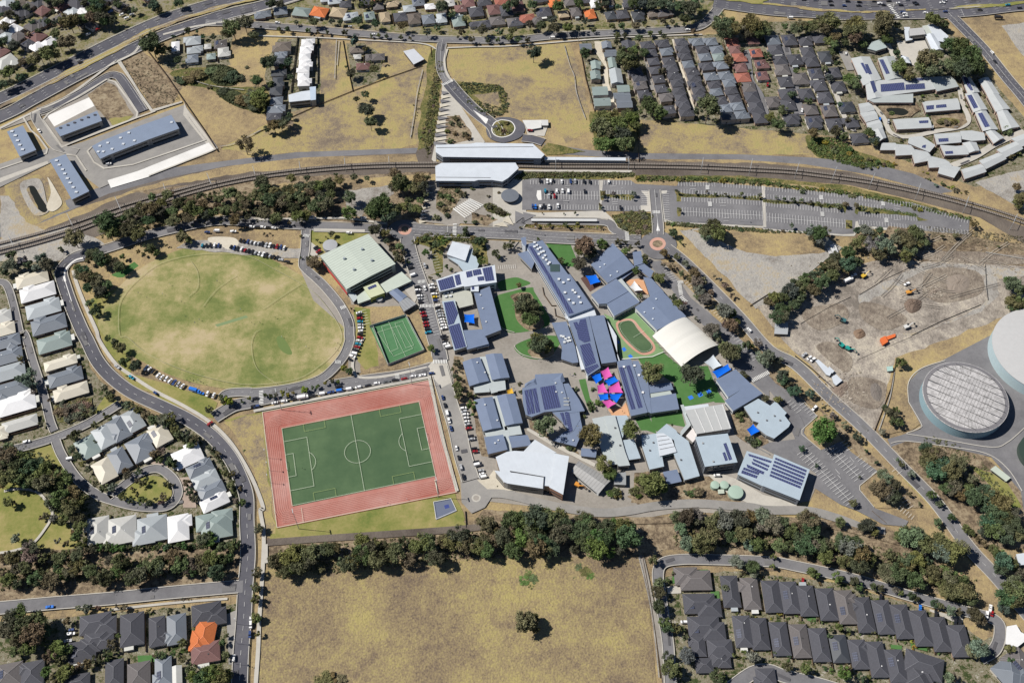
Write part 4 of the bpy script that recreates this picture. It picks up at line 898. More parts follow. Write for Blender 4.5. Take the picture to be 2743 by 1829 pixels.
road('street', 'B2 1380,670 1400,780 1450,950 1520,1150 1570,1350 1620,1546 C2 1660,130 1680,230', 11, 'asphalt')
road('lane', 'C2 1650,240 1700,420 1760,620 1830,850 1880,1080 1950,1300', 12, 'palehard')
poly('forecourt', 'C2 1560,290 1620,220 1740,220 1790,420 1690,470 1610,380', 'concrete')
poly('forecourt', 'C2 1870,1330 2010,1290 2100,1370 2352,1400 2352,1440 2150,1440 2080,1546 1960,1600 1870,1500', 'palehard')
poly('forecourt', 'C2 2010,1300 2100,1290 2160,1210 2352,1320 2352,1390 2120,1400', 'sand')
poly('turning_island', 'C2 2000,1425 2035,1440 2042,1460 2030,1485 2000,1497 1970,1485 1960,1460 1972,1436', 'concrete', smooth=True)
poly('turning_island', 'C2 2000,1437 2022,1446 2027,1460 2020,1476 2000,1484 1982,1476 1975,1460 1983,1444', 'schoolyard', smooth=True)
line('service_road', 'C2 2100,1420 C3 0,1430 400,1530 800,1590 1050,1580 1350,1530 1700,1510 2000,1530 2200,1545 D4 50,-6 400,0 650,60 900,150 1100,190', 6.5, 'palehard', smooth=True)
line('rail_trail', 'D2 120,285 600,250 1200,210 1900,160 D3 -100,120', 5, 'ballast', smooth=True)
line('rail_trail', 'D3 760,100 1450,80 1800,60 D4 300,90 800,170 1300,300', 5, 'mulch', smooth=True)
line('footpath', 'D3 1200,400 1240,560 1290,800 1350,1100 1410,1546 1440,1800', 3, 'schoolyard', smooth=True)
line('dirt_track', 'D2 110,300 110,470', 2.5, 'concrete')
# school car park roads
road('street', 'B3 1330,880 1360,950 1480,1080 1570,1190 1700,1330 1900,1546 C3 2100,150 2352,430 C4 150,540 230,640 320,800 320,880 400,1000', 8, 'asphalt', kerb=False)
# west estate
road('street', 'B1 -60,1070 40,1075 90,1150 140,1330 190,1546 C1 230,0 300,230 400,540 450,750 490,860', 5.5, 'asphalt')
road('street', 'C1 -100,1050 150,1020 500,920 800,790 1080,620', 6.5, 'asphalt', marks=[(0, .1, (1, 2))])
road('street', 'C1 500,930 560,1080 700,1290 860,1420 1000,1480 1250,1540 1500,1540 1600,1440 1580,1320 1480,1220 1380,1200 1250,1250 1050,1400 980,1450', 6, 'asphalt')
poly('green_island', 'C1 1090,1420 1250,1300 1370,1260 1480,1290 1540,1370 1540,1450 1450,1500 1250,1510 1110,1480', 'lawn', smooth=True)
line('footpath', 'D1 -30,380 120,360 300,290 430,130 460,60 470,0 C1 380,1440 280,1390 150,1380 40,1400', 1.8, 'concrete', smooth=True)
road('street', 'D1 -200,890 0,875 500,830 1000,790 1500,740 2000,695 2190,680', 8.5, 'asphalt')
line('footpath', 'D1 1000,890 1300,855 1700,815 2050,790', 1.6, 'concrete', smooth=True)
poly('roadside_verge', 'C1 830,690 950,540 1060,590 1000,640 860,710', 'lawn')
poly('thicket_ground', 'C1 490,640 640,570 830,560 840,700 640,790 520,770', 'scrub')
# south-east estate
road('street', 'D3 1500,1900 1460,1500 1440,1200 1400,950 1370,750 1350,560 1400,470 1550,440 1800,440 2352,460 D4 300,500 800,610 1300,760 1800,900 2080,980 2130,1100 2080,1250 1950,1330', 7, 'asphalt', marks=[])
road('street', 'D3 2000,1600 2200,1460 2352,1440 D4 200,1490 500,1560 800,1650', 8, 'asphalt')
road('street', 'A1 330,1010 420,990 700,860 960,700 1050,690 1110,740 1290,1010', 8.5, 'newasphalt', marks=[(2.2, .12, None)])
road('street', 'A1 330,1010 330,1080 480,1300 560,1350 700,1380', 7.5, 'palehard')
road('lane', 'A3 2140,460 2160,620 2180,740 2260,860 2320,1060', 8, 'asphalt', kerb=False)
road('lane', 'A4 190,400 230,560 280,800 330,1040', 9, 'asphalt', kerb=False)
road('lane', 'A4 560,640 660,860 760,1120 830,1180', 4.5, 'concrete', kerb=False)
road('lane', 'A4 720,470 800,640', 9, 'palehard', kerb=False)
road('lane', 'A4 960,930 1080,1060 1150,1200 1300,1240 1560,1190 1780,1150 1850,1080 1800,950 1770,800', 4.5, 'concrete', kerb=False)
road('lane', 'A4 1120,400 1200,560 1290,700', 5, 'concrete', kerb=False)
road('lane', 'A4 2352,1190 2100,1300 1900,1420 1700,1500', 6, 'concrete', kerb=False)
poly('garden_bed', 'A4 1040,960 1380,930 1420,1000 1330,1060 1120,1070', 'mulch'); poly('garden_bed', 'A4 1510,1050 1800,1030 1840,1110 1750,1170 1540,1160', 'mulch')
road('lane', 'A3 1250,500 1300,820', 5, 'palehard', kerb=False)
poly('school_yard', 'A4 1200,380 1470,370 1500,440 1400,560 1380,610 1260,560', 'concrete')
poly('pond', 'A4 1120,985 1250,985 1310,1020 1250,1050 1130,1020', GM['pond'], smooth=True)
poly('lily_pond', 'A4 1560,1100 1630,1070 1740,1080 1770,1110 1700,1135 1600,1130', 'scrub', smooth=True)
line('footpath', 'A1 0,1165 300,1020 600,880 1000,590 1060,560 1200,490 1260,420', 2.6, 'concrete', smooth=True)
line('footpath', 'A1 1470,320 1750,250 2040,200 2352,110 A2 500,-20', 2.6, 'concrete', smooth=True)
line('footpath', 'A1 1080,560 1180,720 1290,900 1370,1010 1640,925', 2.2, 'concrete')
line('footpath', 'A1 390,1090 440,1030 700,880 960,725 1040,745 1240,1020 1230,1070 900,1190 560,1330 390,1090', 1.8, 'concrete')
line('footpath', 'A2 1740,450 1715,560 1740,680 1790,740', 2.2, 'concrete', smooth=True)
line('footpath', 'A2 1740,440 2000,430 2352,420 A3 800,360 1400,330 1750,320', 1.6, 'concrete', smooth=True)
line('footpath', 'A2 0,330 500,345 1000,370 1500,400 1640,450', 1.6, 'concrete', smooth=True)
line('bus_path', 'B3 215,480 800,485 900,500', 2.5, 'concrete')
line('footpath', 'B2 0,505 800,490 1200,540', 2, 'concrete'); line('footpath', 'B2 540,600 1000,610', 3.5, 'concrete')
line('footpath', 'C2 0,680 1580,375 1690,900 1830,1400', 2.4, 'concrete')
line('footpath', 'C2 990,20 900,200 900,330 980,380 1200,365 1560,290', 2.2, 'concrete', smooth=True)
line('kerb', 'C4 1310,600 1310,420 1420,300 1640,225', .6, 'kerb', smooth=True); line('kerb', 'C4 1310,600 1420,790 1410,830 1290,880', .6, 'kerb', smooth=True)
line('kerb', 'C4 1290,885 1620,935 2050,1005 2200,960 2352,830', .6, 'kerb', smooth=True); line('kerb', 'C4 1150,970 1280,950 1600,990 2000,1060 2200,1200 2330,1400', .6, 'kerb', smooth=True)
line('kerb', 'C4 490,720 350,850 350,890 520,1030', .5, 'kerb'); line('kerb', 'C4 1030,1220 870,1350 870,1390 1000,1546', .5, 'kerb'); line('kerb', 'C4 340,560 480,720', .4, 'kerb')
line('kerb', 'C3 60,90 80,130 150,180 320,212 420,175', .5, 'kerb', smooth=True); line('kerb', 'B3 -110,1330 -60,1470 60,1520', .5, 'kerb', smooth=True)
for s in ('A1 560,1335 640,1300 1270,1055 1400,1010', 'A1 830,1330 790,1370 850,1470 940,1525 1200,1490 1560,1370 1850,1270 1790,1200 1690,1060', 'A1 1060,560 1200,760 1370,1000 1640,925', 'A1 215,1070 280,1180 350,1240 430,1350 420,1390 180,1470 0,1530', 'A1 1960,1340 1900,1370 1340,1590', 'A1 600,1400 690,1410 780,1546'): line('footpath', s, 1.5, 'concrete')
pt = []; rp = random.Random(3)
for P, w, kb, o, mk in ROADS:
    L = sum((b-a).length for a, b in zip(P, P[1:]))
    for i in range(int(L/38)):
        j = rp.randrange(len(P)-1); a, b = P[j], P[j+1]
        if (b-a).length < 1: continue
        d = (b-a).normalized(); q = a.lerp(b, rp.random()); pt.append(strip_geo([q, q+d*rp.uniform(2, 12)], rp.uniform(1.2, w*.42), Z[0]+.006+.0007*len(pt), rp.uniform(-.25, .25)*w))
nz(.0007*len(pt)+.008)
multi('road_patch', pt[::2], mat('old_asphalt_patch', (.15,.147,.148), .9)); multi('road_patch', pt[1::2], mat('new_asphalt_patch', (.085,.084,.092), .9))
finish_roads()
poly('median_grass', 'A4 0,38 300,62 500,90 900,112 1140,112 1140,125 900,128 500,112 300,80 0,52 A3 1900,-12 1900,-20', 'yellow')
poly('median_grass', 'A4 1280,95 1460,90 1470,100 1290,110', 'yellow'); poly('median_grass', 'A4 1690,95 1760,65 2100,50 2352,20 2600,-10 2600,5 2352,42 2100,70 1780,82', 'lawn')
poly('median_grass', 'A3 1900,-25 2352,12 A4 0,28 0,42 A3 2295,48 1900,8', 'lawn')
poly('median_grass', 'A1 -200,1090 0,965 400,760 560,670 1000,450 1320,275 1560,195 1880,85 2352,-20 2352,5 2100,55 1880,125 1560,230 1320,320 1000,500 620,690 440,775 0,990 -200,1120', 'yellow')
poly('pool', 'A3 1545,145 1580,135 1595,175 1560,180', GM['pool'])
zbay = nz(.006); ZC = [nz(.004)]
# ---------------------------------------------------------------- school, station, works: each building a thing of blocks
SL = (.155,.195,.285); SD = (.10,.12,.19); LB = (.36,.43,.49); LG = (.40,.44,.45); WH = (.53,.57,.62); GG = (.45,.50,.44); GY = (.27,.28,.29)
cream = (.55,.52,.44); brickw = (.30,.17,.12); darkw = (.06,.065,.08); palew = (.55,.57,.58)
def sol(root, *L):
    for s in L: solar(root, s)
b = building('sports_hall', 'big pale green sports hall with four round roof vents beside the oval', 'sports hall', [
  ('B2 602,825 1030,632 1270,895 835,1120', 10.5, GG, dict(rise=1, wc=(.30,.33,.30), rm='rib', form='gable', ax=1)),
  ('B2 1140,1085 1330,972 1415,1050 1185,1158', 4.5, GG), ('B2 990,1110 1108,1062 1175,1155 1052,1200', 6.5, (.5,.53,.36), dict(wc=(.30,.34,.10))),
  ('B2 930,1192 1000,1140 1050,1212 940,1252', 4.2, GG), ('B2 850,1165 905,1165 935,1200 898,1238', 3.6, LG)])
vents(b, 'B2 975,768 815,852 1063,868 902,950', 'exhaust_fan', (2.6,2.6,1.5), (.30,.34,.36), drum=True); sol(b, 'B2 1022,1110 1095,1080 1108,1100 1035,1130')
windows(b, G('B2 835,1120 1270,895', 10.5)+G('B2 1268,893', 10.5), 10.5, 4)
W, F2 = prism(inset(ccw(G('B2 602,825 835,1120 828,1122 596,828', 10.5)), .1), 2.2, 5.5); part(b, 'red_wall_panel', W, F2, RM['wall'], (.42,.07,.06))
b = building('workshop_shed', 'blue-grey metal shed beside the sports hall annex', 'shed', [('B2 1215,1150 1270,1105 1375,1188 1312,1240', 4, SL, dict(form='gable', rise=.7)), ('B2 1308,1246 1380,1200 1456,1258 1352,1322', 4.3, GY, dict(rm='rib'))])
round_building('water_tank', 'grey round tank on the lawn beside the sports hall', 'water tank', 'B2 686,727,66', 3.5, (.33,.34,.36), (.25,.26,.28), .3)
round_building('water_tank', 'small grey round tank against the sports hall annex', 'water tank', 'B2 1130,1208,30', 2.6, (.33,.34,.36), (.25,.26,.28), .2, n=24)
b = building('reception_building', 'white-roofed reception building in the shrubs by the main street', 'school building', [
  ('B2 1750,842 1888,872 1962,755 2022,900 2000,962 1905,982 1840,900', 3.8, LB), ('B2 1740,812 1790,700 1946,735 1902,868', 6.2, WH, dict(wc=palew))])
b = building('classroom_block', 'white school building around a courtyard with rows of solar panels', 'school building', [
  ('B2 1645,1045 1860,972 1888,1095 1675,1147', 8.2, WH), ('B2 1862,972 2165,912 2182,1062 1895,1102', 9.2, WH, dict(wc=palew)),
  ('B2 1700,1150 1950,1118 1972,1262 1852,1292 1822,1232 1700,1236', 4.2, (.42,.43,.38)), ('B2 1955,1080 2020,1075 2020,1145 1955,1142', 8, WH),
  ('B2 1698,1240 1806,1228 C2 1915,95 1806,128', 6, LB), ('B2 1985,1162 2120,1105 2222,1490 2080,1546', 6.5, SL), ('B2 1885,1500 2060,1490 C2 2110,70 1922,120', 5.5, SL), ('C2 2000,65 2110,50 2115,85 2010,110', 4, WH)])
sol(b, 'B2 1655,1050 1790,1005 1815,1105 1680,1140', 'B2 1805,1002 1850,990 1868,1080 1824,1092', 'B2 1908,970 1962,958 1970,1010 1918,1022', 'B2 1968,955 2040,942 2052,990 1978,1005', 'B2 2055,938 2140,920 2165,1045 2085,1055', 'B2 2010,1015 2068,1008 2075,1045 2018,1052',
  'B2 1710,1245 1795,1232 1838,1340 C2 1800,-110 1750,-95', 'B2 1750,1460 1850,1430 C2 1910,95 1812,120', 'B2 1960,1090 1982,1088 1984,1130 1962,1130')
vents(b, 'B2 1715,1165 1745,1160 1780,1155 1730,1195 1770,1190', 'air_conditioner', (1.6,1.6,1.2)); vents(b, 'B2 2040,1180 2060,1300 2090,1420')
for i, (o, w_) in enumerate([(('C2 1882,235 2030,193 2112,400 1942,447', 'C2 2088,170 2230,160 2297,370 2145,392', 'C2 1980,450 2110,425 2120,500 1990,510', 'C2 2035,192 2088,188 2190,500 2140,512', 'C2 2150,392 2255,385 2265,480 2190,495'), 'blue-grey twin-roofed classroom block facing the sports pitch, the one nearest the hard court'),
  (('C2 1985,578 2145,550 2222,820 2066,852', 'C2 2192,540 2347,522 2415,778 2270,802', 'C2 2075,852 2250,820 2270,900 2095,910', 'C2 2148,550 2192,540 2285,800 2240,815', 'C2 2280,805 2385,790 2410,880 2300,895'), 'large blue-grey twin-roofed classroom block, middle one of the column by the sports pitch'),
  (('C2 2078,912 2240,890 2278,1018 2110,1058', 'C2 2296,905 2460,893 2492,980 2325,1002', 'C2 2100,870 2290,850 2300,890 2105,905', 'C2 2243,890 2293,885 2320,1040 2280,1050'), 'low blue-grey classroom block beside the white auditorium, southernmost of its column')]):
    b = building('classroom_block', w_, 'school building', [(s, 5.8 if k < 2 else 3.6, SL if k < 2 else LG, dict(form='gable', rise=.9) if k < 2 else {}) for k, s in enumerate(o)], 'blue-grey classroom blocks by the sports pitch')
    vents(b, o[0].replace(',', ' ').split()[0]+' '+['2010,240 2080,330', '2080,620 2190,760', '2170,965 2200,940'][i])
b = building('school_auditorium', 'big white multi-pitched auditorium building near the turning circle', 'auditorium', [
  ('C2 2182,1092 2275,1048 C3 60,1037 435,1062 402,1280 385,1350 0,1302 C2 2250,1312', 9, WH, dict(wc=(.4,.3,.22))), ('C3 150,1037 245,938 430,1050 345,1065', 7, WH), ('C3 437,1062 547,1085 495,1420 378,1358 402,1280', 10, WH, dict(wc=brickw)),
  ('C3 -110,1215 330,1265 322,1370 0,1322 -30,1310', 9.6, WH)])
for s in ('C3 20,1212 320,1262 320,1268 20,1220', 'C3 330,1262 322,1372 316,1370 324,1262'): 
    hh = G(s, 10.1); W, F2 = prism(ccw(hh), 10.0, 10.25); part(b, 'gutter', W, F2, MK['dark'])
windows(b, G('C2 2250,1312 C3 0,1302 385,1350', 9)+G('C3 385,1340', 9), 9, 2.6, 2.2)
b = building('barrel_shed', 'grey ribbed-roof shed beside the auditorium', 'shed', [('C3 640,1128 928,1292 818,1412 578,1215', 4.5, (.30,.30,.30), dict(rm='rib', form='gable', rise=1.6, wc=palew))])
b = building('library_building', 'many-winged slate blue school building with rows of solar panels in the middle of the grounds', 'school building', [
  ('C3 135,470 480,395 560,660 330,680 215,725 165,705 140,600', 5.6, SL), ('C3 250,385 250,350 490,338 512,405 480,430 270,455', 5, SL), ('C3 155,455 160,430 250,380 268,450', 5, SL, dict(form='hip', rise=1.6)), ('C3 410,400 490,340 512,405 480,420', 5.6, SL, dict(form='hip', rise=1.6)),
  ('C3 440,440 545,430 640,575 688,672 560,690 470,650', 4.8, SL), ('C3 400,680 470,662 640,680 650,745 590,850 560,872 490,765', 4.6, SL), ('C3 575,755 650,745 672,850 612,990 410,940 520,862 590,850', 4.4, SL)])
sol(b, 'C3 150,490 180,484 210,700 180,708', 'C3 185,482 215,476 245,694 215,700', 'C3 220,475 255,468 292,682 255,690', 'C3 292,462 425,440 478,640 330,665', 'C3 470,692 500,688 535,800 510,800', 'C3 510,685 550,678 585,850 560,866 540,810')
vents(b, 'C3 435,505 487,510 470,755 520,915 588,940 430,425'); vents(b, 'C3 515,560 540,560 515,590 540,590 515,620 540,620', 'skylight', (1.6,1,.3), (.3,.32,.33))
b = building('science_block', 'long slate blue school building with a solar strip, tower end by the main street', 'school building', [
  ('B3 162,728 310,690 760,1288 545,1368', 8, SL, dict(wc=WH, rise=1)), ('B3 122,668 160,660 166,715 160,735 135,715', 10, SL, dict(wc=WH)), ('B3 92,810 195,780 242,872 215,938 110,828', 5, SL), ('B3 520,998 560,995 760,1285 740,1292', 7.6, SL),
  ('B3 530,1378 772,1300 792,1358 556,1415', 5.5, WH)])
sol(b, 'B3 188,745 218,738 392,1010 362,1018', 'B3 362,1020 392,1012 595,1338 550,1345'); vents(b, 'B3 240,710 262,735 240,748 270,770 292,758 300,798 322,790 335,828 318,850 345,868 362,905 375,890 280,815 460,1040 545,1045 500,1070 515,1160 585,1140 605,1160 640,1200 590,1255 550,1225 655,1250', 'air_conditioner', (1.5,1.5,1.1), (.6,.62,.64))
vents(b, 'B3 425,935', 'roof_light', (6,6,.3), (.04,.07,.07))
b = building('classroom_block', 'slate blue double-roofed school building with solar rows beside the play oval', 'school building', [
  ('B3 550,1416 728,1374 C3 832,285 722,357', 6.8, SL, dict(wc=palew)), ('B3 735,1372 862,1364 C3 978,230 848,246', 6.4, SL), ('C3 615,95 645,95 692,297 664,300', 3.4, WH), ('C3 975,0 940,-60 B3 865,1366 880,1362 C3 1015,228 985,232', 4, WH)])
sol(b, 'B3 590,1425 625,1418 650,1480 615,1490', 'B3 650,1400 700,1390 C3 745,45 690,60 C3 640,30 B3 620,1500', 'C3 650,85 740,60 795,240 700,280', 'C3 690,290 805,250 820,275 720,345'); vents(b, 'C3 820,160', 'air_conditioner', (2,2,1))
b = building('annex_building', 'small slate school building west of the play oval', 'school building', [('B3 402,1430 525,1420 C3 600,90 632,235 585,240 485,205 492,100', 4.6, SL)]); vents(b, 'C3 500,10 520,30 550,20 540,50 510,60 560,45 480,5', 'air_conditioner', (1.5,1.5,1))
b = building('classroom_block', 'slate L-shaped school building with a solar strip next to the coloured shade sails', 'school building', [
  ('C3 985,232 1105,206 1255,685 1112,716', 6, SL), ('C3 1125,228 1172,228 1262,430 1290,690 1262,680', 5.4, SL), ('C3 1235,452 1465,420 1486,480 1262,515', 5, SL), ('C3 1270,522 1460,496 1475,525 1288,562', 4.4, (.4,.45,.43)), ('C3 1280,560 1510,520 1538,655 1285,692', 5.2, SL)])
sol(b, 'C3 1000,285 1040,275 1150,655 1112,662', 'C3 1065,270 1100,262 1215,640 1175,650'); vents(b, 'C3 1045,280 1180,355 1215,510 1140,270', size=(1.3,1.3,.8), c=(.7,.7,.7))
b = building('primary_school_block', 'dark slate square-roofed school building shaded by the gum trees near the small roundabout', 'school building', [('B3 752,905 945,716 1137,926 900,1066', 6, SL, dict(form='gable', rise=1)), ('B3 985,1032 1130,940 1140,955 1020,1045', 3.5, SL)]); vents(b, 'B3 870,905 830,930 985,970 925,1005', c=(.6,.65,.7))
b = building('entry_canopy', 'long narrow slate roof with white edge near the small roundabout', 'covered walkway', [('B3 1128,795 1196,786 1216,892 1142,915', 5, SL), ('B3 1142,915 1216,892 1328,982 1280,1022', 4.4, SL), ('B3 1225,1020 1290,1030 1400,1150 1290,1200', 4, SL), ('B3 975,1030 1012,1020 1182,1232 1165,1245', 3.6, LG)])
b = building('primary_school_block', 'slate school building with two roof halves between the blue sail and the white tensile sail', 'school building', [('B3 755,1176 975,1036 1080,1145 892,1252 820,1256', 6, SL, dict(wc=palew)), ('B3 892,1252 1080,1145 1182,1242 960,1364', 5.6, SL, dict(wc=palew))])
b = building('primary_school_block', 'slate school building touching the arched white canopy', 'school building', [('B3 1150,1290 1378,1132 1602,1370 1345,1490', 6, SL, dict(form='gable', rise=.8, wc=palew))]); vents(b, 'B3 1335,1215 1230,1335 1305,1395 1310,1300', c=(.6,.65,.7))
b = building('classroom_block', 'slate two-part school building beside the blue shade sail and the car park', 'school building', [('C3 1880,396 2050,304 2182,430 1986,546', 5.6, SL, dict(wc=palew)), ('C3 1960,582 2184,432 2288,516 2030,668', 5.8, SL, dict(wc=palew))])
# arched canopy
c0 = G('C3 1302,0', 5.5)[0]; c1 = G('C3 1562,275', 5.5)[0]; c2 = G('C3 1892,82', 5.5)[0]; c3 = G('C3 1605,-172', 5.5)[0]
cen = (c0+c1+c2+c3)/4; root = thing('sports_canopy', 'big arched cream fabric canopy over a court beside the play oval', 'sports canopy', Vector((cen.x, cen.y, 0))); V, Fc = [], []; n = 14; m_ = 10
for th in (0, -.25):
    for j in range(m_+1):
        for i in range(n+1):
            u, v = i/n, j/m_; p = (c0*(1-v)+c1*v)*(1-u)+(c3*(1-v)+c2*v)*u; V.append(Vector((p.x, p.y, 5.5+th+4.2*math.sin(math.pi*u)**.8+.25*abs(math.sin(math.pi*v*4)))))
for j in range(m_):
    for i in range(n): a = j*(n+1)+i; Fc.append((a, a+1, a+n+2, a+n+1))
K = (m_+1)*(n+1)
for j in (0, m_):
    for i in range(n): a = j*(n+1)+i; Fc.append((a, a+1, a+1+K, a+K))
q = part(root, 'canopy', V, Fc, RM['sail'], (.62,.61,.57))
for k in range(6):
    for e0, e1 in ((c0, c1), (c3, c2)): p = e0.lerp(e1, (k+.5)/6); W, F2 = tube_geo(Vector((p.x, p.y, 0)), Vector((p.x, p.y, 5.4)), .15); part(root, 'column', W, F2, MK['steel'])
b = building('classroom_block', 'long light grey school building with raised spine roof between two round green trees', 'school building', [('C3 765,746 872,726 1000,1150 920,1152 850,1040', 4.4, LG), ('C3 965,720 1066,716 1082,745 1026,932', 4.4, LB), ('C3 1030,942 1130,930 1192,1096 1086,1112', 4.4, LB), ('C3 872,724 962,716 1050,1035 1095,1160 996,1168 965,1045', 5.8, LG)]); vents(b, 'C3 965,828 1010,985', c=(.08,.08,.09))
b = building('store_shed', 'small slate roofed shed below the round green tree', 'shed', [('C3 665,1012 797,1022 790,1090 664,1076', 3.6, SL)])
b = building('store_shed', 'small grey flat-roofed shed by the gravel yard', 'shed', [('C3 960,1236 1060,1230 1060,1336 960,1332', 3.6, GY)])
b = building('store_shed', 'blue-grey square shed south of the angular light grey building', 'shed', [('C3 1402,1226 1520,1204 1560,1306 1440,1332', 3.6, SL)])
b = building('performing_arts_building', 'angular light grey school building with a glazed faceted roof', 'school building', [
  ('C3 1208,898 1345,880 1402,1170 1280,1197 1212,985', 5.2, LB), ('C3 1500,935 1530,880 1622,948 1722,1256 1594,1292 1498,1060 1520,1040', 5.2, LB), ('C3 1345,870 1430,795 1510,850 1530,885 1500,935 1400,880', 5, LB),
  ('C3 1340,880 1400,878 1470,925 1515,1040 1370,1078', 6, WH, dict(wc=(.2,.28,.3))), ('C3 1560,860 1615,795 1640,805 1555,905', 4, LG)])
for k in range(4): 
    P_ = G(f'C3 {1345+8*k},{905+38*k} {1430+24*k},{895+32*k}', 6.5); W, F2 = tube_geo(P_[0], P_[1], .14, n=4); part(b, 'glazing_bar', W, F2, MK['dark'])
vents(b, 'C3 1310,960 1278,1030 1495,935 1558,1115 1555,1220', c=(.12,.12,.13))
b = building('covered_walkway', 'narrow pale covered walkway running down beside the lawn', 'covered walkway', [('C3 1585,640 1800,615 1805,632 1605,668', 3.4, WH), ('C3 1560,625 1580,622 1640,800 1618,806', 3.4, LG), ('C3 1610,900 1670,830 1702,870 1690,920 1665,952', 5, (.66,.62,.6))], win=False)
b = building('classroom_block', 'light grey school hall with five wide roof ribs', 'school building', [('C3 1602,672 1935,616 2008,830 1702,878', 7, (.40,.41,.41), dict(rm='plain', wc=palew))])
for k in range(1, 5):
    x0, y0, x1, y1 = 1602+83*k, 672-14*k, 1702+76*k, 878-12*k; P_ = G(f'C3 {x0},{y0} {x1},{y1}', 7.35); W, F2 = tube_geo(P_[0], P_[1], .3, n=4); part(b, 'roof_rib', W, F2, RM['plain'], (.6,.6,.6))
b = building('gymnasium', 'tall light grey box-shaped gymnasium with a small solar array', 'gymnasium', [('C3 1692,912 1976,880 2062,1132 1778,1172', 11, LB, dict(wc=(.13,.14,.16)))]); sol(b, 'C3 1940,968 1966,960 2020,1108 1992,1118', 'C3 1932,1050 1955,1043 1982,1115 1958,1124'); vents(b, 'C3 1755,965 1850,1130', c=(.3,.3,.3))
b = building('trade_centre', 'wide light blue shed almost covered in solar panels beside the car park', 'shed', [('C3 2155,1038 C4 100,1115 5,1348 -222,1242', 8, LB, dict(wc=(.3,.32,.34))), ('C4 105,1068 418,1202 328,1472 5,1345 80,1150', 8.6, LB, dict(wc=(.2,.22,.25)))])
sol(b, 'C3 2165,1058 C4 82,1125 72,1142 -125,1078', 'C3 2205,1100 C4 62,1165 52,1182 -85,1122', 'C3 2195,1128 C4 50,1195 40,1212 -95,1152', 'C3 2150,1152 C4 15,1222 5,1245 -140,1182', 'C3 2125,1180 2265,1230 2255,1250 2115,1200', 'C3 2110,1205 2250,1258 2238,1280 2100,1232',
  'C4 115,1092 395,1205 390,1225 108,1108', 'C4 105,1120 388,1235 382,1255 98,1138', 'C4 95,1150 378,1265 370,1285 88,1168', 'C4 85,1180 368,1295 362,1315 78,1198', 'C4 75,1210 358,1322 350,1345 68,1230', 'C4 66,1240 345,1352 338,1372 60,1258')
b = building('early_learning_centre', 'pale blue stepped-roof building with a shaded play garden by the car park', 'school building', [('C3 2130,640 2255,568 2352,625 2400,690 2300,790 2210,760', 4.4, LB), ('C3 2352,640 2410,590 2436,620 2506,692 2485,715 2540,785 2525,815 2396,918 2330,890 2240,820', 4.8, LB)]); vents(b, 'C3 2250,690 2400,720 2330,760 2450,760', c=(.15,.15,.16))
for s, t in (('C3 1866,1337,40', 'small pale green round tank, the one nearest the gymnasium'), ('C3 1950,1337,40', 'small pale green round tank, second from the gymnasium corner'), ('C3 2052,1402,68', 'large pale green round tank beside the two small ones')): round_building('water_tank', t, 'water tank', s, 3.2, (.33,.43,.36), (.28,.36,.30), .35, n=32)
b = building('pump_box', 'little pale box between the green tanks', 'shed', [('C3 1895,1385 1942,1383 1945,1412 1898,1415', 1.8, (.45,.5,.42))], win=False)
BL = (.005,.12,.62); PK = (.55,.09,.34)
for s, h_, c_, t in (('C3 835,320 905,278 942,360 870,396', 6, PK, 'pink shade sail at the top of the cluster'), ('C3 745,350 835,333 850,390 795,432', 5, BL, 'blue shade sail at the north-west of the cluster'), ('C3 865,400 960,360 1002,402 905,450', 5, BL, 'blue shade sail in the upper middle of the cluster'),
  ('C3 805,446 860,420 905,512 810,516', 6, PK, 'pink shade sail on the west side of the cluster'), ('C3 905,462 1000,405 1040,512 910,512', 6, PK, 'pink shade sail on the east side of the cluster'), ('C3 812,526 905,514 907,570 832,580', 5, BL, 'blue shade sail low on the west side of the cluster'),
  ('C3 915,520 1038,514 980,602 922,562', 5, BL, 'blue shade sail low on the east side of the cluster'), ('C3 845,586 920,570 978,606 900,652', 5.6, PK, 'pink shade sail at the bottom of the cluster'), ('C3 1768,236 1850,168 1928,266 1850,302', 5.5, (.5,.55,.6), 'pale grey shade sail beside the arched canopy'),
  ('C3 1838,322 1985,250 2012,300 1885,382', 4.5, BL, 'wide blue shade sail beside the pale grey one'), ('C3 2150,840 2210,790 2268,856 2190,896', 4, BL, 'blue shade sail in the early learning play garden'), ('B3 700,1004 795,993 836,1060 745,1086', 4, BL, 'blue shade sail over the dark playground'),
  ('B3 1094,1106 1140,1048 1216,1136 1145,1142', 5, (.66,.66,.66), 'white pointed shade sail in the primary courtyard'), ('B2 1893,1350 1985,1348 1987,1436 1895,1420', 4, BL, 'blue shade sail inside the courtyard of the white solar building')): sail(t, s, h_, c_)
sail('yellow shade sail between the blue-grey classroom blocks', 'C3 -10,490 40,465 55,515 -5,525', 3.5, (.55,.33,.04))
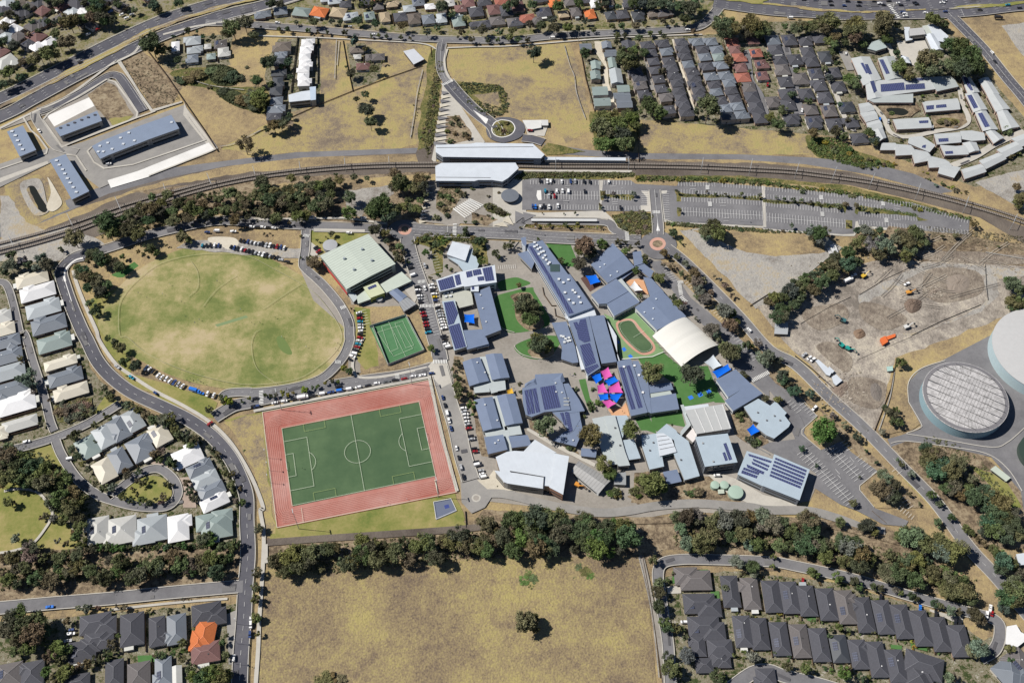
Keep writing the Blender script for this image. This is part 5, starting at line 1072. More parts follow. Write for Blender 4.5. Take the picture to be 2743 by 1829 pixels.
# station
b = building('station_canopy', 'long white station canopy on the plaza side north of the tracks', 'station canopy', [('A2 1640,1310 1950,1300 2000,1290 2510,1300 2612,1395 2582,1425 1700,1412 1640,1370', 8.5, WH, dict(wc=(.2,.22,.25)))])
P_ = G('A2 1645,1330 2515,1322', 8.95); W, F2 = tube_geo(P_[0], P_[1], .2, n=4); part(b, 'roof_joint', W, F2, MK['dark'])
b = building('station_canopy', 'long white station canopy on the south side of the tracks', 'station canopy', [('B2 1637,20 1692,-6 2352,-8 2380,38 2285,125 2235,156 2145,142 2020,142 1985,152 1640,150', 8.5, WH, dict(wc=(.2,.22,.25)))])
P_ = G('B2 1640,118 2130,122', 8.95); W, F2 = tube_geo(P_[0], P_[1], .2, n=4); part(b, 'roof_joint', W, F2, MK['dark'])
b = building('platform_canopy', 'narrow white canopy strip over the end of the railway platform', 'station canopy', [('A3 335,1418 1058,1424 1060,1446 335,1440', 4.5, WH)], win=False)
round_building('bus_shelter', 'round grey roofed shelter on the station plaza beside the car park', 'shelter', 'B2 2305,282,80', 4, (.13,.145,.17), (.1,.1,.1), .2, 1.5)
for i in range(9):
    P_ = G(f'B2 {1790+18*i+i*12},{405-i*10} {1900+15*i},{500-i*14+i*3}', .5)
line('plaza_band', 'B2 1795,405 1905,490', .7); 
for x in range(0, 9): line('plaza_band', f'B2 {1795+x*17},{410-x*11} {1905+x*18},{492-x*13}', .55)
# long canopies etc. on the bus interchange
b = building('bus_shelter', 'long thin white bus shelter roof beside the planted bus island', 'shelter', [('B3 215,496 800,498 800,512 215,510', 3, (.55,.56,.56))], win=False)
# townhouses under construction, north-west
TB = (.19,.235,.32)
b = building('townhouse_row', 'long blue-roofed townhouse row between the new streets', 'townhouses', [('A1 832,1320 925,1270 990,1390 905,1430', 7.6, TB), ('A1 925,1270 1270,1135 1342,1255 990,1392', 7.8, TB), ('A1 1270,1135 1540,1040 1610,1160 1342,1255', 8, TB)])
vents(b, 'A1 900,1318 930,1368 885,1370 1085,1245 1160,1200 1110,1300 1210,1270 1010,1345 970,1290 1545,1105', 'skylight', (1.8,1.8,.6), (.5,.53,.57))
b = building('townhouse_row', 'blue-roofed townhouse row beside the long white concrete slab', 'townhouses', [('A1 498,1160 872,1005 915,1090 545,1228', 7, TB)]); vents(b, 'A1 545,1155 612,1130 672,1108 735,1083 795,1060 855,1038', 'skylight', (1.8,1.4,.6), (.05,.05,.06))
b = building('townhouse_row', 'blue-roofed townhouse block with roof boxes at the photo edge', 'townhouses', [('A1 68,1190 205,1135 322,1352 180,1410', 7, TB)]); vents(b, 'A1 110,1188 140,1225 160,1270 180,1310 205,1350', 'skylight', (2.2,1.8,.8), (.5,.53,.57))
b = building('townhouse_row', 'blue-roofed townhouse row ending beside the railway and the reed pond', 'townhouses', [('A1 450,1445 590,1395 B1 800,245 650,318', 7, TB)]); vents(b, 'A1 510,1450 535,1490 565,1530 B1 585,90 608,132 632,172 660,212 688,255', 'skylight', (2,1.6,.8), (.5,.53,.57))
# works and tanks
b = building('site_office', 'grey twin-roofed shed in the corner of the construction site', 'shed', [('B4 115,1428 222,1428 225,1472 112,1470', 3.4, (.36,.38,.40)), ('B4 112,1478 225,1480 220,1528 108,1524', 3.4, (.36,.38,.40))])
b = building('site_office', 'row of white portable site offices beside the long road', 'site office', [('C4 480,225 500,215 620,320 600,355 575,345', 2.8, WH), ('C4 600,280 640,315 625,330 590,295', 2.8, WH), ('C4 625,370 660,350 710,400 660,440 640,420', 2.8, WH)], win=False)
b = building('long_shed', 'long narrow pale green shed on the reservoir apron', 'shed', [('C4 2055,1200 2095,1172 2225,1275 2190,1303', 2.8, (.45,.5,.43))])
b = building('white_shed', 'white-roofed shed at the photo edge near the long road', 'shed', [('D4 2285,390 2352,380 2450,400 2450,470 2310,480', 4, WH)])
b = building('paved_house', 'white-roofed house at the end of the cul-de-sac', 'house', [('D4 2200,1040 2280,1025 2320,1090 2400,1130 2290,1215 2190,1190', 3, (.7,.7,.7))])
tk = round_building('covered_reservoir', 'huge round covered water reservoir with weathered white roof', 'reservoir', 'C4 1825,545,379', 9.5, (.40,.39,.39), (.22,.32,.36), 1.2, .3, 96, 'dirtytop')
ct = g3(2043+1825/3.36, 900+545/3.36, 9.5)
rt = 379/3.36/scale(900+545/3.36)*(H-9.5)/H
for k in range(9):
    y = (-.8+.2*k)*rt; x = math.sqrt(max(0, (rt*.93)**2-y*y)); e = Vector((.86, -.5, 0)); f = Vector((.5, .86, 0)); zz = 9.95+1.2*(1-(y/rt)**2)*.75
    W, F2 = tube_geo(Vector((ct.x, ct.y, zz))+e*-x+f*y, Vector((ct.x, ct.y, zz))+e*x+f*y, .15, n=4); part(tk, 'roof_walkway', W, F2, MK['dark'])
A_, B_ = disc((ct, rt*.985), 64), disc((ct, rt*.90), 64); V = [Vector((p.x, p.y, 9.78)) for p in A_]+[Vector((p.x, p.y, 9.98)) for p in B_]; part(tk, 'roof_edge', V, [(i, (i+1) % 64, 64+(i+1) % 64, 64+i) for i in range(64)], RM['plain'], (.17,.165,.175))
tk = round_building('covered_reservoir', 'huge clean white-roofed round reservoir at the photo edge', 'reservoir', 'C4 2560,130,480', 11, (.44,.44,.44), (.36,.45,.48), 1.5, .3, 96)
tk = round_building('water_tank', 'dark green round tank at the photo edge below the reservoirs', 'water tank', 'C4 2520,1050,205', 5, (.03,.05,.04), (.05,.07,.06), .6, 0, 64)
# aged-care village and school in the north-east
V1 = (.37,.40,.40); V2 = (.43,.45,.455)
def vill(label, bl, so_=()): 
    b = building('retirement_block', label, 'village building', [(s, 4.2, V1 if i % 2 else V2, dict(form='gable' if len(pix(s)) == 4 else 'flat', rise=1.3, wc=(.4,.3,.25))) for i, s in enumerate(bl)]); sol(b, *so_); return b
vill('biggest pale roofed village building with blue solar fields', ('A4 800,530 960,515 1065,715 905,770', 'A4 1040,530 1180,510 1262,700 1110,730', 'A4 1000,730 1480,700 1570,800 1060,870', 'A4 1480,700 1690,690 1760,780 1570,822', 'A4 920,700 1010,700 1085,880 945,900', 'A4 950,900 1090,870 1350,850 1350,925 1000,925'),
  ('A4 880,570 905,568 955,660 930,665', 'A4 918,582 945,580 985,668 955,672', 'A4 1048,540 1085,538 1145,665 1110,670', 'A4 1060,762 1270,745 1280,812 1065,830', 'A4 1285,765 1455,752 1462,800 1285,812', 'A4 1280,715 1445,705 1450,728 1285,735', 'A4 965,735 1000,728 1028,820 1000,840'))
vill('pale village building with solar panels between the drive and the round pond', ('A4 1440,920 1750,890 1775,985 1470,1010',), ('A4 1470,955 1540,948 1540,985 1475,990', 'A4 1560,948 1650,940 1655,968 1560,975'))
vill('pale village building south of the dark pond', ('A4 1175,1080 1490,1060 1520,1150 1210,1165',), ('A4 1405,1090 1490,1085 1490,1108 1410,1112',))
for i, (s, t) in enumerate([('A4 1790,690 1860,690 1950,830 1850,850', 'A4 1805,700 1840,695 1895,815 1860,822'), ('A4 1825,850 1925,830 2020,985 1900,1010', 'A4 1840,862 1880,855 1940,970 1900,980'), ('A4 1915,1015 2010,1000 2115,1165 1985,1180', 'A4 1935,1025 1975,1015 2045,1140 2000,1150')]): vill(f'long pale village wing with a solar strip, {ordn(i)} one down the inner drive', (s,), (t,))
for i, s in enumerate(['A4 1945,720 2030,700 2130,850 2020,850', 'A4 2020,855 2120,850 2225,980 2100,1005', 'A4 2110,1010 2200,995 2310,1140 2160,1180']): vill(f'pale village wing beside the main road, {ordn(i)} one down from the trees', (s,))
for i, s in enumerate(['A4 865,940 950,925 1005,990 885,1020', 'A4 880,1025 1005,1000 1040,1070 930,1100', 'A4 935,1110 1045,1080 1080,1150 955,1180', 'A4 990,1180 1080,1160 1110,1240 1050,1270']): vill(f'pale village unit stepping down past the small houses, {ordn(i)} from the big building', (s,))
for i, s in enumerate(['A4 1075,1290 1190,1290 1230,1350 1060,1350', 'A4 1190,1300 1330,1310 1380,1390 1200,1400', 'A4 1330,1340 1480,1370 1520,1440 1370,1470', 'A4 1480,1400 1640,1440 1700,1500 1500,1510', 'A4 1600,1480 1780,1510 1720,1600 1580,1560']): vill(f'pale village terrace along the railway side, {ordn(i)} from the west', (s,))
for i, s in enumerate(['A4 1790,1530 1960,1480 2010,1546 1820,1610', 'A4 1950,1450 2120,1380 2190,1430 2010,1520', 'A4 2110,1350 2270,1280 2340,1340 2180,1420', 'A4 2240,1250 2400,1190 2460,1260 2330,1320']): vill(f'pale village terrace along the outer drive, {ordn(i)} from the railway', (s,))
for i, (s, t) in enumerate([('A4 1320,1240 1430,1230 1550,1310 1500,1370 1310,1290', 'A4 1440,1310 1470,1305 1465,1335 1430,1330'), ('A4 1545,1210 1770,1195 1785,1280 1570,1300', 'A4 1580,1250 1670,1245 1672,1275 1585,1280'), ('A4 1600,1310 1740,1320 1840,1310 1850,1390 1640,1400', 'A4 1640,1365 1710,1360 1715,1385 1645,1390'), ('A4 1780,1185 1880,1180 1990,1200 2000,1260 1880,1270 1780,1250', 'A4 1690,1245 1775,1240 1778,1268 1692,1275'), ('A4 1800,1290 1920,1285 1950,1355 1860,1375', None), ('A4 2010,1190 2090,1180 2170,1240 2080,1290', None)]): vill(f'pale clustered village unit inside the drive loop, {ordn(i)} from the west', (s,), () if t is None or i in (3,) else (t,))
b = building('church_school_building', 'white-roofed school building complex below the highway', 'school building', [('A4 1275,250 1320,250 1345,360 1290,370', 4, WH), ('A4 1320,265 1440,255 1465,310 1325,325', 7, (.42,.42,.42)), ('A4 1440,240 1500,230 1540,300 1460,320', 4.4, (.45,.48,.45)), ('A4 1490,230 1540,220 1670,330 1630,380 1560,370', 5, WH, dict(form='flat')), ('A4 1465,320 1540,310 1630,450 1530,460', 5, WH, dict(form='gable', rise=1.6))])
b = building('pavilion', 'pale butterfly-roofed building among the trees by the paved yard', 'school building', [('A4 945,440 985,385 1060,360 1115,430 1020,460', 5, (.36,.42,.42))])
b = building('pavilion', 'small white pyramid roof in the paved school yard', 'pavilion', [('A4 1245,500 1310,520 1330,570 1250,560', 4, WH, dict(form='hip', rise=2))])
# ---------------------------------------------------------------- houses
SE = 'D4 200,700 240,930'
houses('D4 82,765,11.6,22 245,775,11.6,22 397,805,11.6,21 578,835,12.1,22 748,860,12.1,23 912,930,11.6,24 1085,950,11.6,23 1252,990,11.6,23 1425,1050,12.1,24 1592,1105,12.1,23 1765,1165,12.6,21', SE, 11, 19, 2.9, 'ggggmgggggggg', 'the upper row of the south-east estate', 'the field end', 'long houses in the south-east estate, upper row', noun='long house', wings=.25, solarp=.4)
houses('D3 2005,720,11.6,22 2185,740,11.6,22', SE, 11, 19, 2.9, 'gm', 'the start of the upper row of the south-east estate', 'the field end', 'long houses in the south-east estate, upper row', noun='long house', wings=.25)
houses('D3 2115,1080,11.6,21 2265,1100,11.6,21 D4 155,1145,11.6,22 335,1165,11.6,22 512,1200,11.6,22 690,1235,10.5,18 862,1285,10.5,19 1030,1330,11.6,23 1200,1390,11.6,21', SE, 11, 19, 2.9, 'gggmgdggg', 'the lower row of the south-east estate', 'the field end', 'long houses in the south-east estate, lower row', noun='long house', wings=.25, solarp=.4)
houses('D3 1690,620,21,13.5 1725,830,21,13.2 1765,1040,20.5,13.8', 'D3 1690,620 1700,700', 20, 14, 3, 'mgg', 'the western end column of the south-east estate', 'the curved street', 'wide houses at the field end of the estate', noun='wide hip-roofed house', wings=1, solarp=1)
houses('D3 1715,1215,9,13 1910,1230,16,11 1770,1385,11,9 1900,1330,11,9', SE, 12, 12, 2.9, 'gggg', 'the cluster at the lower west corner of the south-east estate', 'the field side', 'small clustered houses in the south-east estate', wings=.6)
houses('D4 1450,1385,24,15,-20 1400,1490,14,14,-20 2230,1460,17,18,30 2300,1350,14,14,30 30,1500,12,12', SE, 15, 15, 2.9, 'ggsmg', 'the south-east corner by the second bend', 'the west', 'corner houses of the south-east estate', wings=.7)
# south-west estate
SW = 'D1 1200,900 1200,1200'
houses('D1 860,1010,20,13 870,1150,16,11 740,1260,17,14 1190,1060,15,22 1415,1080,10,20 1590,1060,12,20 1860,920,19,14 1850,1270,18,13', SW, 14, 15, 3.1, 'gggggsgp', 'the south-west corner block', 'the west', 'houses of the south-west corner block', wings=.8)
houses('D1 1845,1100,19,13', 'D1 1200,900 1500,910', 18, 13, 3, 'o', 'the south-west block, the only orange roof there', 'x', None, noun='house', wings=1)
houses('D1 80,1470,16,15 290,1460,14,16 1030,1460,11,18 1250,1470,14,16 1470,1440,10,18 690,1540,16,10', SW, 12, 16, 3, 'mggmsg', 'the bottom row of the south-west block', 'the west', 'houses along the bottom of the south-west block', wings=.7, solarp=.5)
houses('D1 1590,1470,6,11', SW, 6, 11, 2.6, 'k', 'the bottom of the south-west block, a narrow pale shed roof', 'x', None, noun='outbuilding', name='shed', cat='shed', form='gable')
# west estate, beside the oval road
WD = 'C1 400,500 700,420'
houses('B1 290,1035,13,25 340,1150,14.5,27 390,1300,14.5,26 440,1440,15,26 C1 490,60,14.5,25 C1 545,240,9,24 590,370,12.5,25 640,500,11.5,25', 'C1 400,300 700,210', 13, 22, 3, 'cwlsncsc', 'the row backing onto the oval road', 'the railway', 'houses backing onto the oval road', noun='hip-roofed house', wings=.9)
houses('B1 -40,1390,12,24 -10,1500,12,24 C1 30,60,12,25 50,190,13,25 60,330,14,27 90,480,13,26 150,610,16,27 180,790,10,25 -20,870,10,14', 'C1 0,250 250,180', 13, 22, 3, 'kcsslsw', 'the row at the photo edge across the lane', 'the railway', 'houses at the edge across the lane', noun='hip-roofed house', wings=.9, solarp=.4)
houses('C1 1195,760,12.5,19 1070,835,12.5,20 935,905,12,19 790,1000,14,18 1265,1010,16,20 1080,1115,11.5,19 940,1210,12.5,19 1440,890,13,17', 'C1 1100,700 1220,900', 13, 17, 3, 'lslnsscc', 'the triangle of homes inside the curving estate streets', 'the oval road', 'homes in the triangular estate block', noun='hip-roofed house', wings=.4)
houses('C1 1690,1080,15,20 1800,1190,10,18 1850,1290,10,18 1905,1390,10,18 1930,1490,10,19', 'C1 1650,1150 1850,1060', 11, 18, 3, 'wslsw', 'the fan of homes by the teardrop island', 'the oval road bend', 'homes fanned round the teardrop island', noun='hip-roofed house', wings=1)
houses('D1 885,170,14.2,20 1100,170,19,20 1370,160,20,19 1605,150,14,20 1950,130,21,19', 'D1 1000,100 1000,300', 15, 17, 3, 'kklwn', 'the row backing onto the creek trees', 'the west', 'homes backing onto the creek trees', noun='hip-roofed house', wings=1, solarp=.5)
houses('D1 2000,40,14,9', 'D1 1000,100 1000,300', 14, 9, 3, 'n', 'the end of the row backing onto the creek trees, joined behind', 'x', None, wings=1)
# townhouse columns in the north-east block
T = 'A3 1400,450 1550,850'
rows = [('A3 1150,640 1175,700 1200,770 1225,850', 'ggmg', 'first'), ('A3 1250,405 1290,480 1312,555 1330,635 1358,715 1378,800 1420,880 1455,990', 'ggggggmg', 'second'), ('A3 1400,395 1425,470 1450,550 1475,615 1490,680 1520,750 1545,820 1560,885 1585,945 1600,1015', 'gsgggggggg', 'third'),
 ('A3 1555,380 1580,445 1600,510 1625,580 1652,645 1670,705 1695,765 1715,825 1740,885', 'gggsggggg', 'fourth'), ('A3 1705,380 1750,450 1775,515 1795,600 1825,690 1855,770 1880,830 1920,910 1960,980 1975,1045', 'sgsgsgsgsd', 'fifth'), ('A3 1830,378 1875,450 1900,515 1925,590 1955,680 1990,750 2015,815 2045,890 2070,960 2100,1035', 'ssnsssggss', 'sixth')]
for s, c, nm in rows: houses(s, T, 10.8, 9.8, 5.6, c, f'the {nm} townhouse column east of the sandy drive', 'the street', f'townhouses in the {nm} column', noun='townhouse', name='townhouse', cat='townhouse', wings=.8, solarp=.05, wall=(.36,.31,.27))
houses('A3 700,425,11,9 790,590,8,11 790,680,9,11 830,820,14,11 850,920,15,10 1080,410,11,11 890,410,9,9 930,480,10,9 940,570,7,14 975,690,11,20 1040,800,11,9 1040,880,13,12 1050,940,14,9', 'A3 700,400 760,800', 10, 11, 5.4, 'snnnngssnlnss', 'the homes lining the sandy drive', 'the street', 'homes lining the sandy drive', noun='gabled townhouse', name='townhouse', cat='townhouse', wings=.4, form='gable')
RU = 'A3 2000,400 2100,700'
houses('A3 2015,385 2048,450 2078,520 2098,612 2115,700,14,12 2205,362 2235,480 2280,580 2290,685', RU, 11, 12, 3, 'rprprprpp', 'the red-roofed unit group', 'the street', 'small red-roofed units', noun='unit', name='unit_house', cat='house', wings=.4)
houses('A3 2170,790 2195,870 2235,965 2270,1060 A4 90,362 115,450 155,545 180,630 205,740 215,850 230,945 90,920,11,14 255,1075,13,13', RU, 13, 14, 3, 'mgggsggmgggmg', 'the second unit group east of the red roofs', 'the street', 'grey units beyond the red roofs', noun='unit', name='unit_house', cat='house', wings=.4)
houses('A4 240,362 290,540 345,710 390,850 430,985 460,1100', RU, 13, 15, 3, 'ggmgmg', 'the third unit column beyond the red roofs', 'the street', 'grey units in the third column', noun='unit', name='unit_house', cat='house', wings=.4)
houses('A4 380,372 405,470 440,555 480,665 512,770 565,880 600,1000 640,1120', RU, 12.5, 14, 3, 'ggggggmg', 'the fourth unit column beyond the red roofs', 'the street', 'grey units in the fourth column', noun='unit', name='unit_house', cat='house', wings=.4)
houses('A4 515,347 568,512,13,15 635,655 680,780 755,965,14,13 800,1105,12,12 870,1245,15,12', RU, 13, 14, 3, 'gdggdgg', 'the fifth unit column, next to the village drive', 'the highway', 'grey units in the fifth column', noun='unit', name='unit_house', cat='house', wings=.4)
# homes across the paddocks
houses('A1 1580,420,7,14 1740,370,14,12 1745,455,13,9 1735,530,10,11 1985,400,12,12 2010,470,10,13 1900,510,8,8 1870,420,6,7', 'A1 1600,350 1600,500', 11, 12, 3.2, 'wllsmknk', 'the home cluster below the highway trees', 'the west', 'homes in the cluster below the highway', wings=.7)
houses('A2 262,420,15,13 235,500,10,9 230,560,10,11 215,660,12,8 215,740,9,13 200,820,11,13 205,910,11,10 190,990,14,9 180,1050,13,9', 'A2 300,350 240,1000', 12, 11, 5, 'bsddddssg', 'the dark column between the paddock trees and the fenced lane', 'the street', 'dark homes beside the fenced lane', noun='townhouse', name='townhouse', cat='townhouse', wings=.5)
houses('A2 480,385 468,450 458,510 460,570 450,620 445,690 450,745', 'A2 300,350 240,1000', 10.5, 9.5, 5.8, 'wwwwwww', 'the bright white row beyond the fenced lane', 'the street', 'bright white townhouses in a row', noun='pyramid-roofed townhouse', name='townhouse', cat='townhouse', wings=.5, solarp=0)
building('flat_block', 'white flat-roofed apartment block at the paddock end of the white row', 'apartments', [('A2 315,860 430,830 510,820 515,900 320,920', 7, WH), ('A2 505,790 555,785 555,900 515,905', 7.6, (.42,.5,.6))])
building('flat_block', 'white slab house beside the street among the dry grass', 'house', [('A2 1350,465 1440,445 1530,535 1440,580', 3.6, (.50,.52,.56), dict(wc=(.2,.15,.12)))])
houses('A2 925,450,13,8 935,512,6,6 1035,520,6,9 1120,515,12,9 985,600,13,9', 'A2 925,400 925,500', 12, 9, 3, 'bkmmp', 'the cluster beside the grey conifer', 'the street', 'homes beside the grey conifer', wings=.4, form='hip')
building('kiosk', 'white flat-roofed service kiosk by the station roundabout', 'shed', [('A3 138,1090 300,1085 300,1150 185,1170', 2.2, (.6,.6,.58)), ('A3 305,1085 360,1085 362,1130 310,1130', 2.8, (.55,.55,.54))], win=False)
# northern street front
N = 'A2 1300,100 1330,250'
houses('A2 90,130,14,9 240,100,13,12 430,110,17,13,-20 590,110,16,14,-25 760,115,15,14,-20 880,145,13,10 1040,145,10,12 1180,155,9,15 1315,155,12,13 1440,170,12,16 1570,175,12,14 1690,165,9,14 1840,190,12,17 2000,110,14,14 2160,90,12,15 2180,190,13,12 2020,215,18,7', N, 12, 13, 3.2, 'ssnotlntgbslngpmg', 'the row fronting the northern street', 'the highway', 'houses fronting the northern street', wings=.6)
houses('A3 60,200,12,12 180,165,14,11 90,60,12,15 330,110,13,14 500,130,10,10 610,110,10,13 740,130,10,14 925,140,10,12 1035,130,11,13 1170,140,11,13 1420,110,14,11 1310,120,9,11', N, 12, 12, 3.2, 'grpgtmodgdmb', 'the eastern part of the row fronting the northern street', 'the middle', 'houses fronting the northern street, eastern part', wings=.6, solarp=.2)
houses('A2 720,10,12,10 1000,20,11,10 1240,40,11,9 1480,20,12,12 1580,60,9,8 1760,30,10,10 1930,30,12,12 2080,20,12,10 2230,10,14,12 640,-10,9,10 A3 300,-10,12,10 560,20,12,11 780,30,9,14,0 900,15,11,12 1100,30,12,11 1250,20,12,12', N, 11, 11, 3.2, 'lgtswkpgrlgmwbgm', 'the second row back from the northern street', 'the highway', 'houses in the second row back', wings=.5)
houses('A2 900,-70 1100,-60 1350,-70 1600,-60 1850,-70 2100,-80 A3 30,-90 250,-80 500,-90 750,-80 1000,-90 1300,-80', N, 12, 12, 3.2, 'gmbsptgmlg', 'the third row back from the northern street', 'the highway', 'houses in the third row back', wings=.5)
# suburb beyond the highway, north-west
NW = 'A1 300,300 450,200'
houses('A1 60,330,14,13 50,560,16,20,-10 330,330,16,14 440,380,10,14 300,230,13,15 180,110,15,14 60,190,10,12 60,30,14,13 240,60,11,12 690,30,18,14 760,100,12,8,30 540,170,12,11 900,20,12,12 30,270,10,10 430,20,12,12 560,60,10,12 1000,-30,12,12 820,-60,13,12 650,-70,13,12 480,-80,13,12 300,-70,13,12 120,-80,13,12 1150,-60,12,12 1320,-40,12,12 -60,100,13,13 -90,420,14,14', NW, 13, 13, 3.4, 'lkpwmgwlmgwmgmbpgmgbmgmgsl', 'the tree-filled suburb beyond the highway', 'the first counted', 'houses in the suburb beyond the highway', wings=.6)

houses('A1 160,330,12,12 250,400,11,12 120,260,12,11 380,100,12,12 30,90,11,12 660,110,12,11 820,220,10,9 400,200,11,11 180,40,11,12 350,20,12,12 620,-20,12,12 860,-40,12,12 730,200,10,10 1080,60,12,12 220,560,10,10 330,420,11,12 10,470,12,12', NW, 12.5, 12.5, 3.4, 'mgwpglmgbgmwg', 'the infill of the suburb beyond the highway', 'the first counted', 'infill houses beyond the highway', wings=.6)
houses('A2 830,40,10,10 1120,60,10,10 1390,80,10,10 1690,90,9,10 1860,80,11,11 2260,90,11,12 2330,200,11,12 1100,-20,10,10 1480,-30,11,11 1900,-25,11,11 A3 -10,110,12,12 260,190,11,11 430,30,11,11 690,0,10,11 40,-20,11,11 1120,20,10,10', N, 12, 12, 3.2, 'gmlbpgmrgsgmog', 'the infill behind the northern street', 'the highway', 'infill houses behind the northern street', wings=.5)
# ---------------------------------------------------------------- trees and shrubs (x,y,crown radius in the zoomed photo)
trees('D3 150,990,95 240,960,45 250,1050,50', 'standing alone in the big dry field', 'paddock_tree', c='og')
trees('A3 235,470,68', 'alone in the fenced dry paddock below the street', 'paddock_tree', c='d', kind='big')
trees('A2 1015,990,68 1050,1100,58 1005,855,38 925,895,30', 'in the middle of the north paddock', 'paddock_tree', c='dg')
trees('A1 2200,1285,85', 'by itself where the paddock meets the railway track', 'paddock_tree', c='o', kind='loose')
trees('A1 1360,385,98 1450,450,60', 'beside the highway above the new houses', 'gum_tree', c='d', kind='big')
trees('A1 2090,240,80 2200,200,75 2040,300,50 A2 0,320,45', 'at the highway edge by the home cluster', 'gum_tree', c='go')
trees('A1 1690,275,32 1560,330,20 1640,310,18 1520,440,28 1600,540,35 1920,330,30 1830,330,22 1770,285,18', 'around the home cluster below the highway', 'garden_tree', c='ed')
trees('A1 1640,730,50 1590,710,35 1720,690,75 1790,670,65 1900,640,55 2000,670,85 2080,690,70 2150,700,50 2010,820,45 2100,860,60 2190,900,70 2270,880,80 2300,960,60 2290,830,60', 'in the dark thicket of the north-west paddock', 'thicket_tree', c='ddgo', hf=.8)
trees('A1 2290,710,50 2220,600,22 1880,785,28', 'scattered across the bare paddock', 'bush', c='ob', hf=.9)
trees('A2 135,560,68 30,720,45 50,850,70 30,930,60 150,760,35 120,860,30', 'on the paddock side of the dark homes', 'garden_tree', c='vdg')
trees('A2 180,1130,55 240,1110,55 290,1080,45 120,1160,35 320,1040,30 330,690,28 310,560,40 250,600,30', 'round the lower end of the dark homes', 'garden_tree', c='gde')
trees('A2 910,355,62', 'blue-grey conifer beside the northern street', 'conifer', c='e', kind='cone')
trees('A2 1085,625,45 880,660,45 1000,440,22 1040,560,22 1160,560,20 830,600,18', 'around the homes by the conifer', 'garden_tree', c='gd')
# street trees of the northern street
trees('A2 60,245,12 225,260,22 305,262,27 490,275,25 578,287,20 658,290,20 820,295,28 1055,325,20 1120,320,22 1190,325,22 1325,335,24 1410,347,20 1835,330,16 1960,355,30 2110,365,25 2195,360,26 2290,345,30 A3 95,360,32 180,355,26', 'in the line along the northern street', 'street_tree', c='dg', end='the highway')
trees('A3 985,315,32 1055,315,25 1180,340,38 1285,300,28 1370,292,22 1410,325,22 940,235,32 1030,235,38 1155,235,42 1430,222,20 1670,280,26 1520,215,15 1590,225,20 440,265,25 775,270,25 650,255,38 540,250,45 20,330,35', 'along the eastern half of the northern street', 'street_tree', c='dgo', end='the middle')
trees('A2 540,190,42 700,190,30 780,200,28 930,180,45 1090,215,40 1340,235,45 1560,290,35 1650,250,30 1780,130,35 1690,60,60 2050,270,50 2210,285,35 2330,280,40 1900,170,30 150,30,50 230,35,40 380,205,22 1870,290,35 2290,60,55', 'in front gardens of the northern street', 'garden_tree', c='dge', end='the highway')
trees('A3 220,40,45 300,230,45 200,220,40 420,250,55 400,170,40 450,50,50 550,230,35 700,190,35 640,30,50 820,60,30 880,30,40 1000,60,30 1120,30,55 1200,30,50 1290,40,50 1390,30,55 1480,40,55 1560,60,60 1640,60,75 1700,40,60 1230,210,25 1400,190,30 1480,200,25 1590,170,50 1640,160,40', 'behind the eastern part of the northern street', 'garden_tree', c='dde', end='the middle')
belt('A2 700,-60 2300,-90 A3 0,-60 1700,-60', 42, 16, 3, 6.5, 'at the top edge behind the northern street', 'suburb_tree', c='dge')
belt('A1 -60,120 500,60 1300,30', 34, 26, 2.5, 6, 'in the upper north-west suburb', 'suburb_tree', c='dgeb')
trees('A1 620,190,80 680,180,60 560,180,40 760,160,55 820,160,60 900,160,65 940,190,50 850,100,60 1010,185,48 600,380,75 530,390,50 360,500,60 420,480,75 300,540,55 490,490,60 200,560,45 120,400,50 30,370,45 60,650,60 120,620,45 180,700,40 30,760,50 100,740,40 490,300,45 340,280,30 500,200,35 250,310,30 90,130,40 20,400,30 1130,80,25 1380,50,50 1420,85,40 1610,25,45 960,80,30 520,20,50 1060,40,40 480,110,30 880,60,45 150,160,25', 'filling the suburb beyond the highway', 'suburb_tree', c='ddgeo', end='the west edge')
trees('A1 1150,300,8 1240,270,8 1330,240,8 1415,190,8 1770,75,8 1880,40,8 730,540,8 640,575,8 980,400,8 590,625,8', 'on the highway median', 'median_sapling', c='gd', kind='small')
# estate vegetation north-east
trees('A3 1070,500,85 1110,560,80 1040,540,60 700,480,50 1130,450,50 980,380,28 1000,320,20', 'between the sandy drive and the townhouses', 'garden_tree', c='dg')
trees('A3 870,1060,75 950,1040,60 1060,1030,55 1120,1060,60 830,1150,85 900,1180,80 1000,1130,90 1040,1200,75 860,1290,75 1060,1290,80 920,1260,60 790,1120,50 1150,1120,50', 'in the dense clump beside the railway', 'gum_tree', c='dvvg', kind='big')
trees('A3 1260,940,75 1320,990,65 1380,1010,55 1810,960,110 1450,820,28 1390,640,38 1350,1040,40 1720,1000,40 1230,470,45 1190,1010,25 1620,1040,25', 'among the lower townhouses', 'garden_tree', c='vgd')
trees('A3 1930,200,75 1900,230,60 2010,210,60 1960,280,70 2040,270,70 2180,200,75 2210,240,70 2160,300,60 2300,230,50 2260,300,60 2330,280,50 1990,540,45 2110,450,25 2180,640,18 2090,760,20', 'at the street corner above the red units', 'gum_tree', c='godd', kind=None)
trees('A4 40,240,50 205,240,30 300,260,60 340,230,60 400,240,55 450,250,50 520,210,70 580,190,80 640,210,65 560,260,60 650,330,50 600,370,50 640,400,40 820,230,85 870,270,75 790,290,70 830,330,70 1100,150,75 1080,220,80 1060,270,70 1120,350,50 1210,230,40 1380,300,20 1530,170,65 1580,190,50 1620,210,50 1640,230,35 740,380,40 900,400,40 1240,600,70 1290,640,60 1320,680,50 1210,480,40 1230,560,40', 'in the belt below the highway by the school', 'gum_tree', c='dgog')
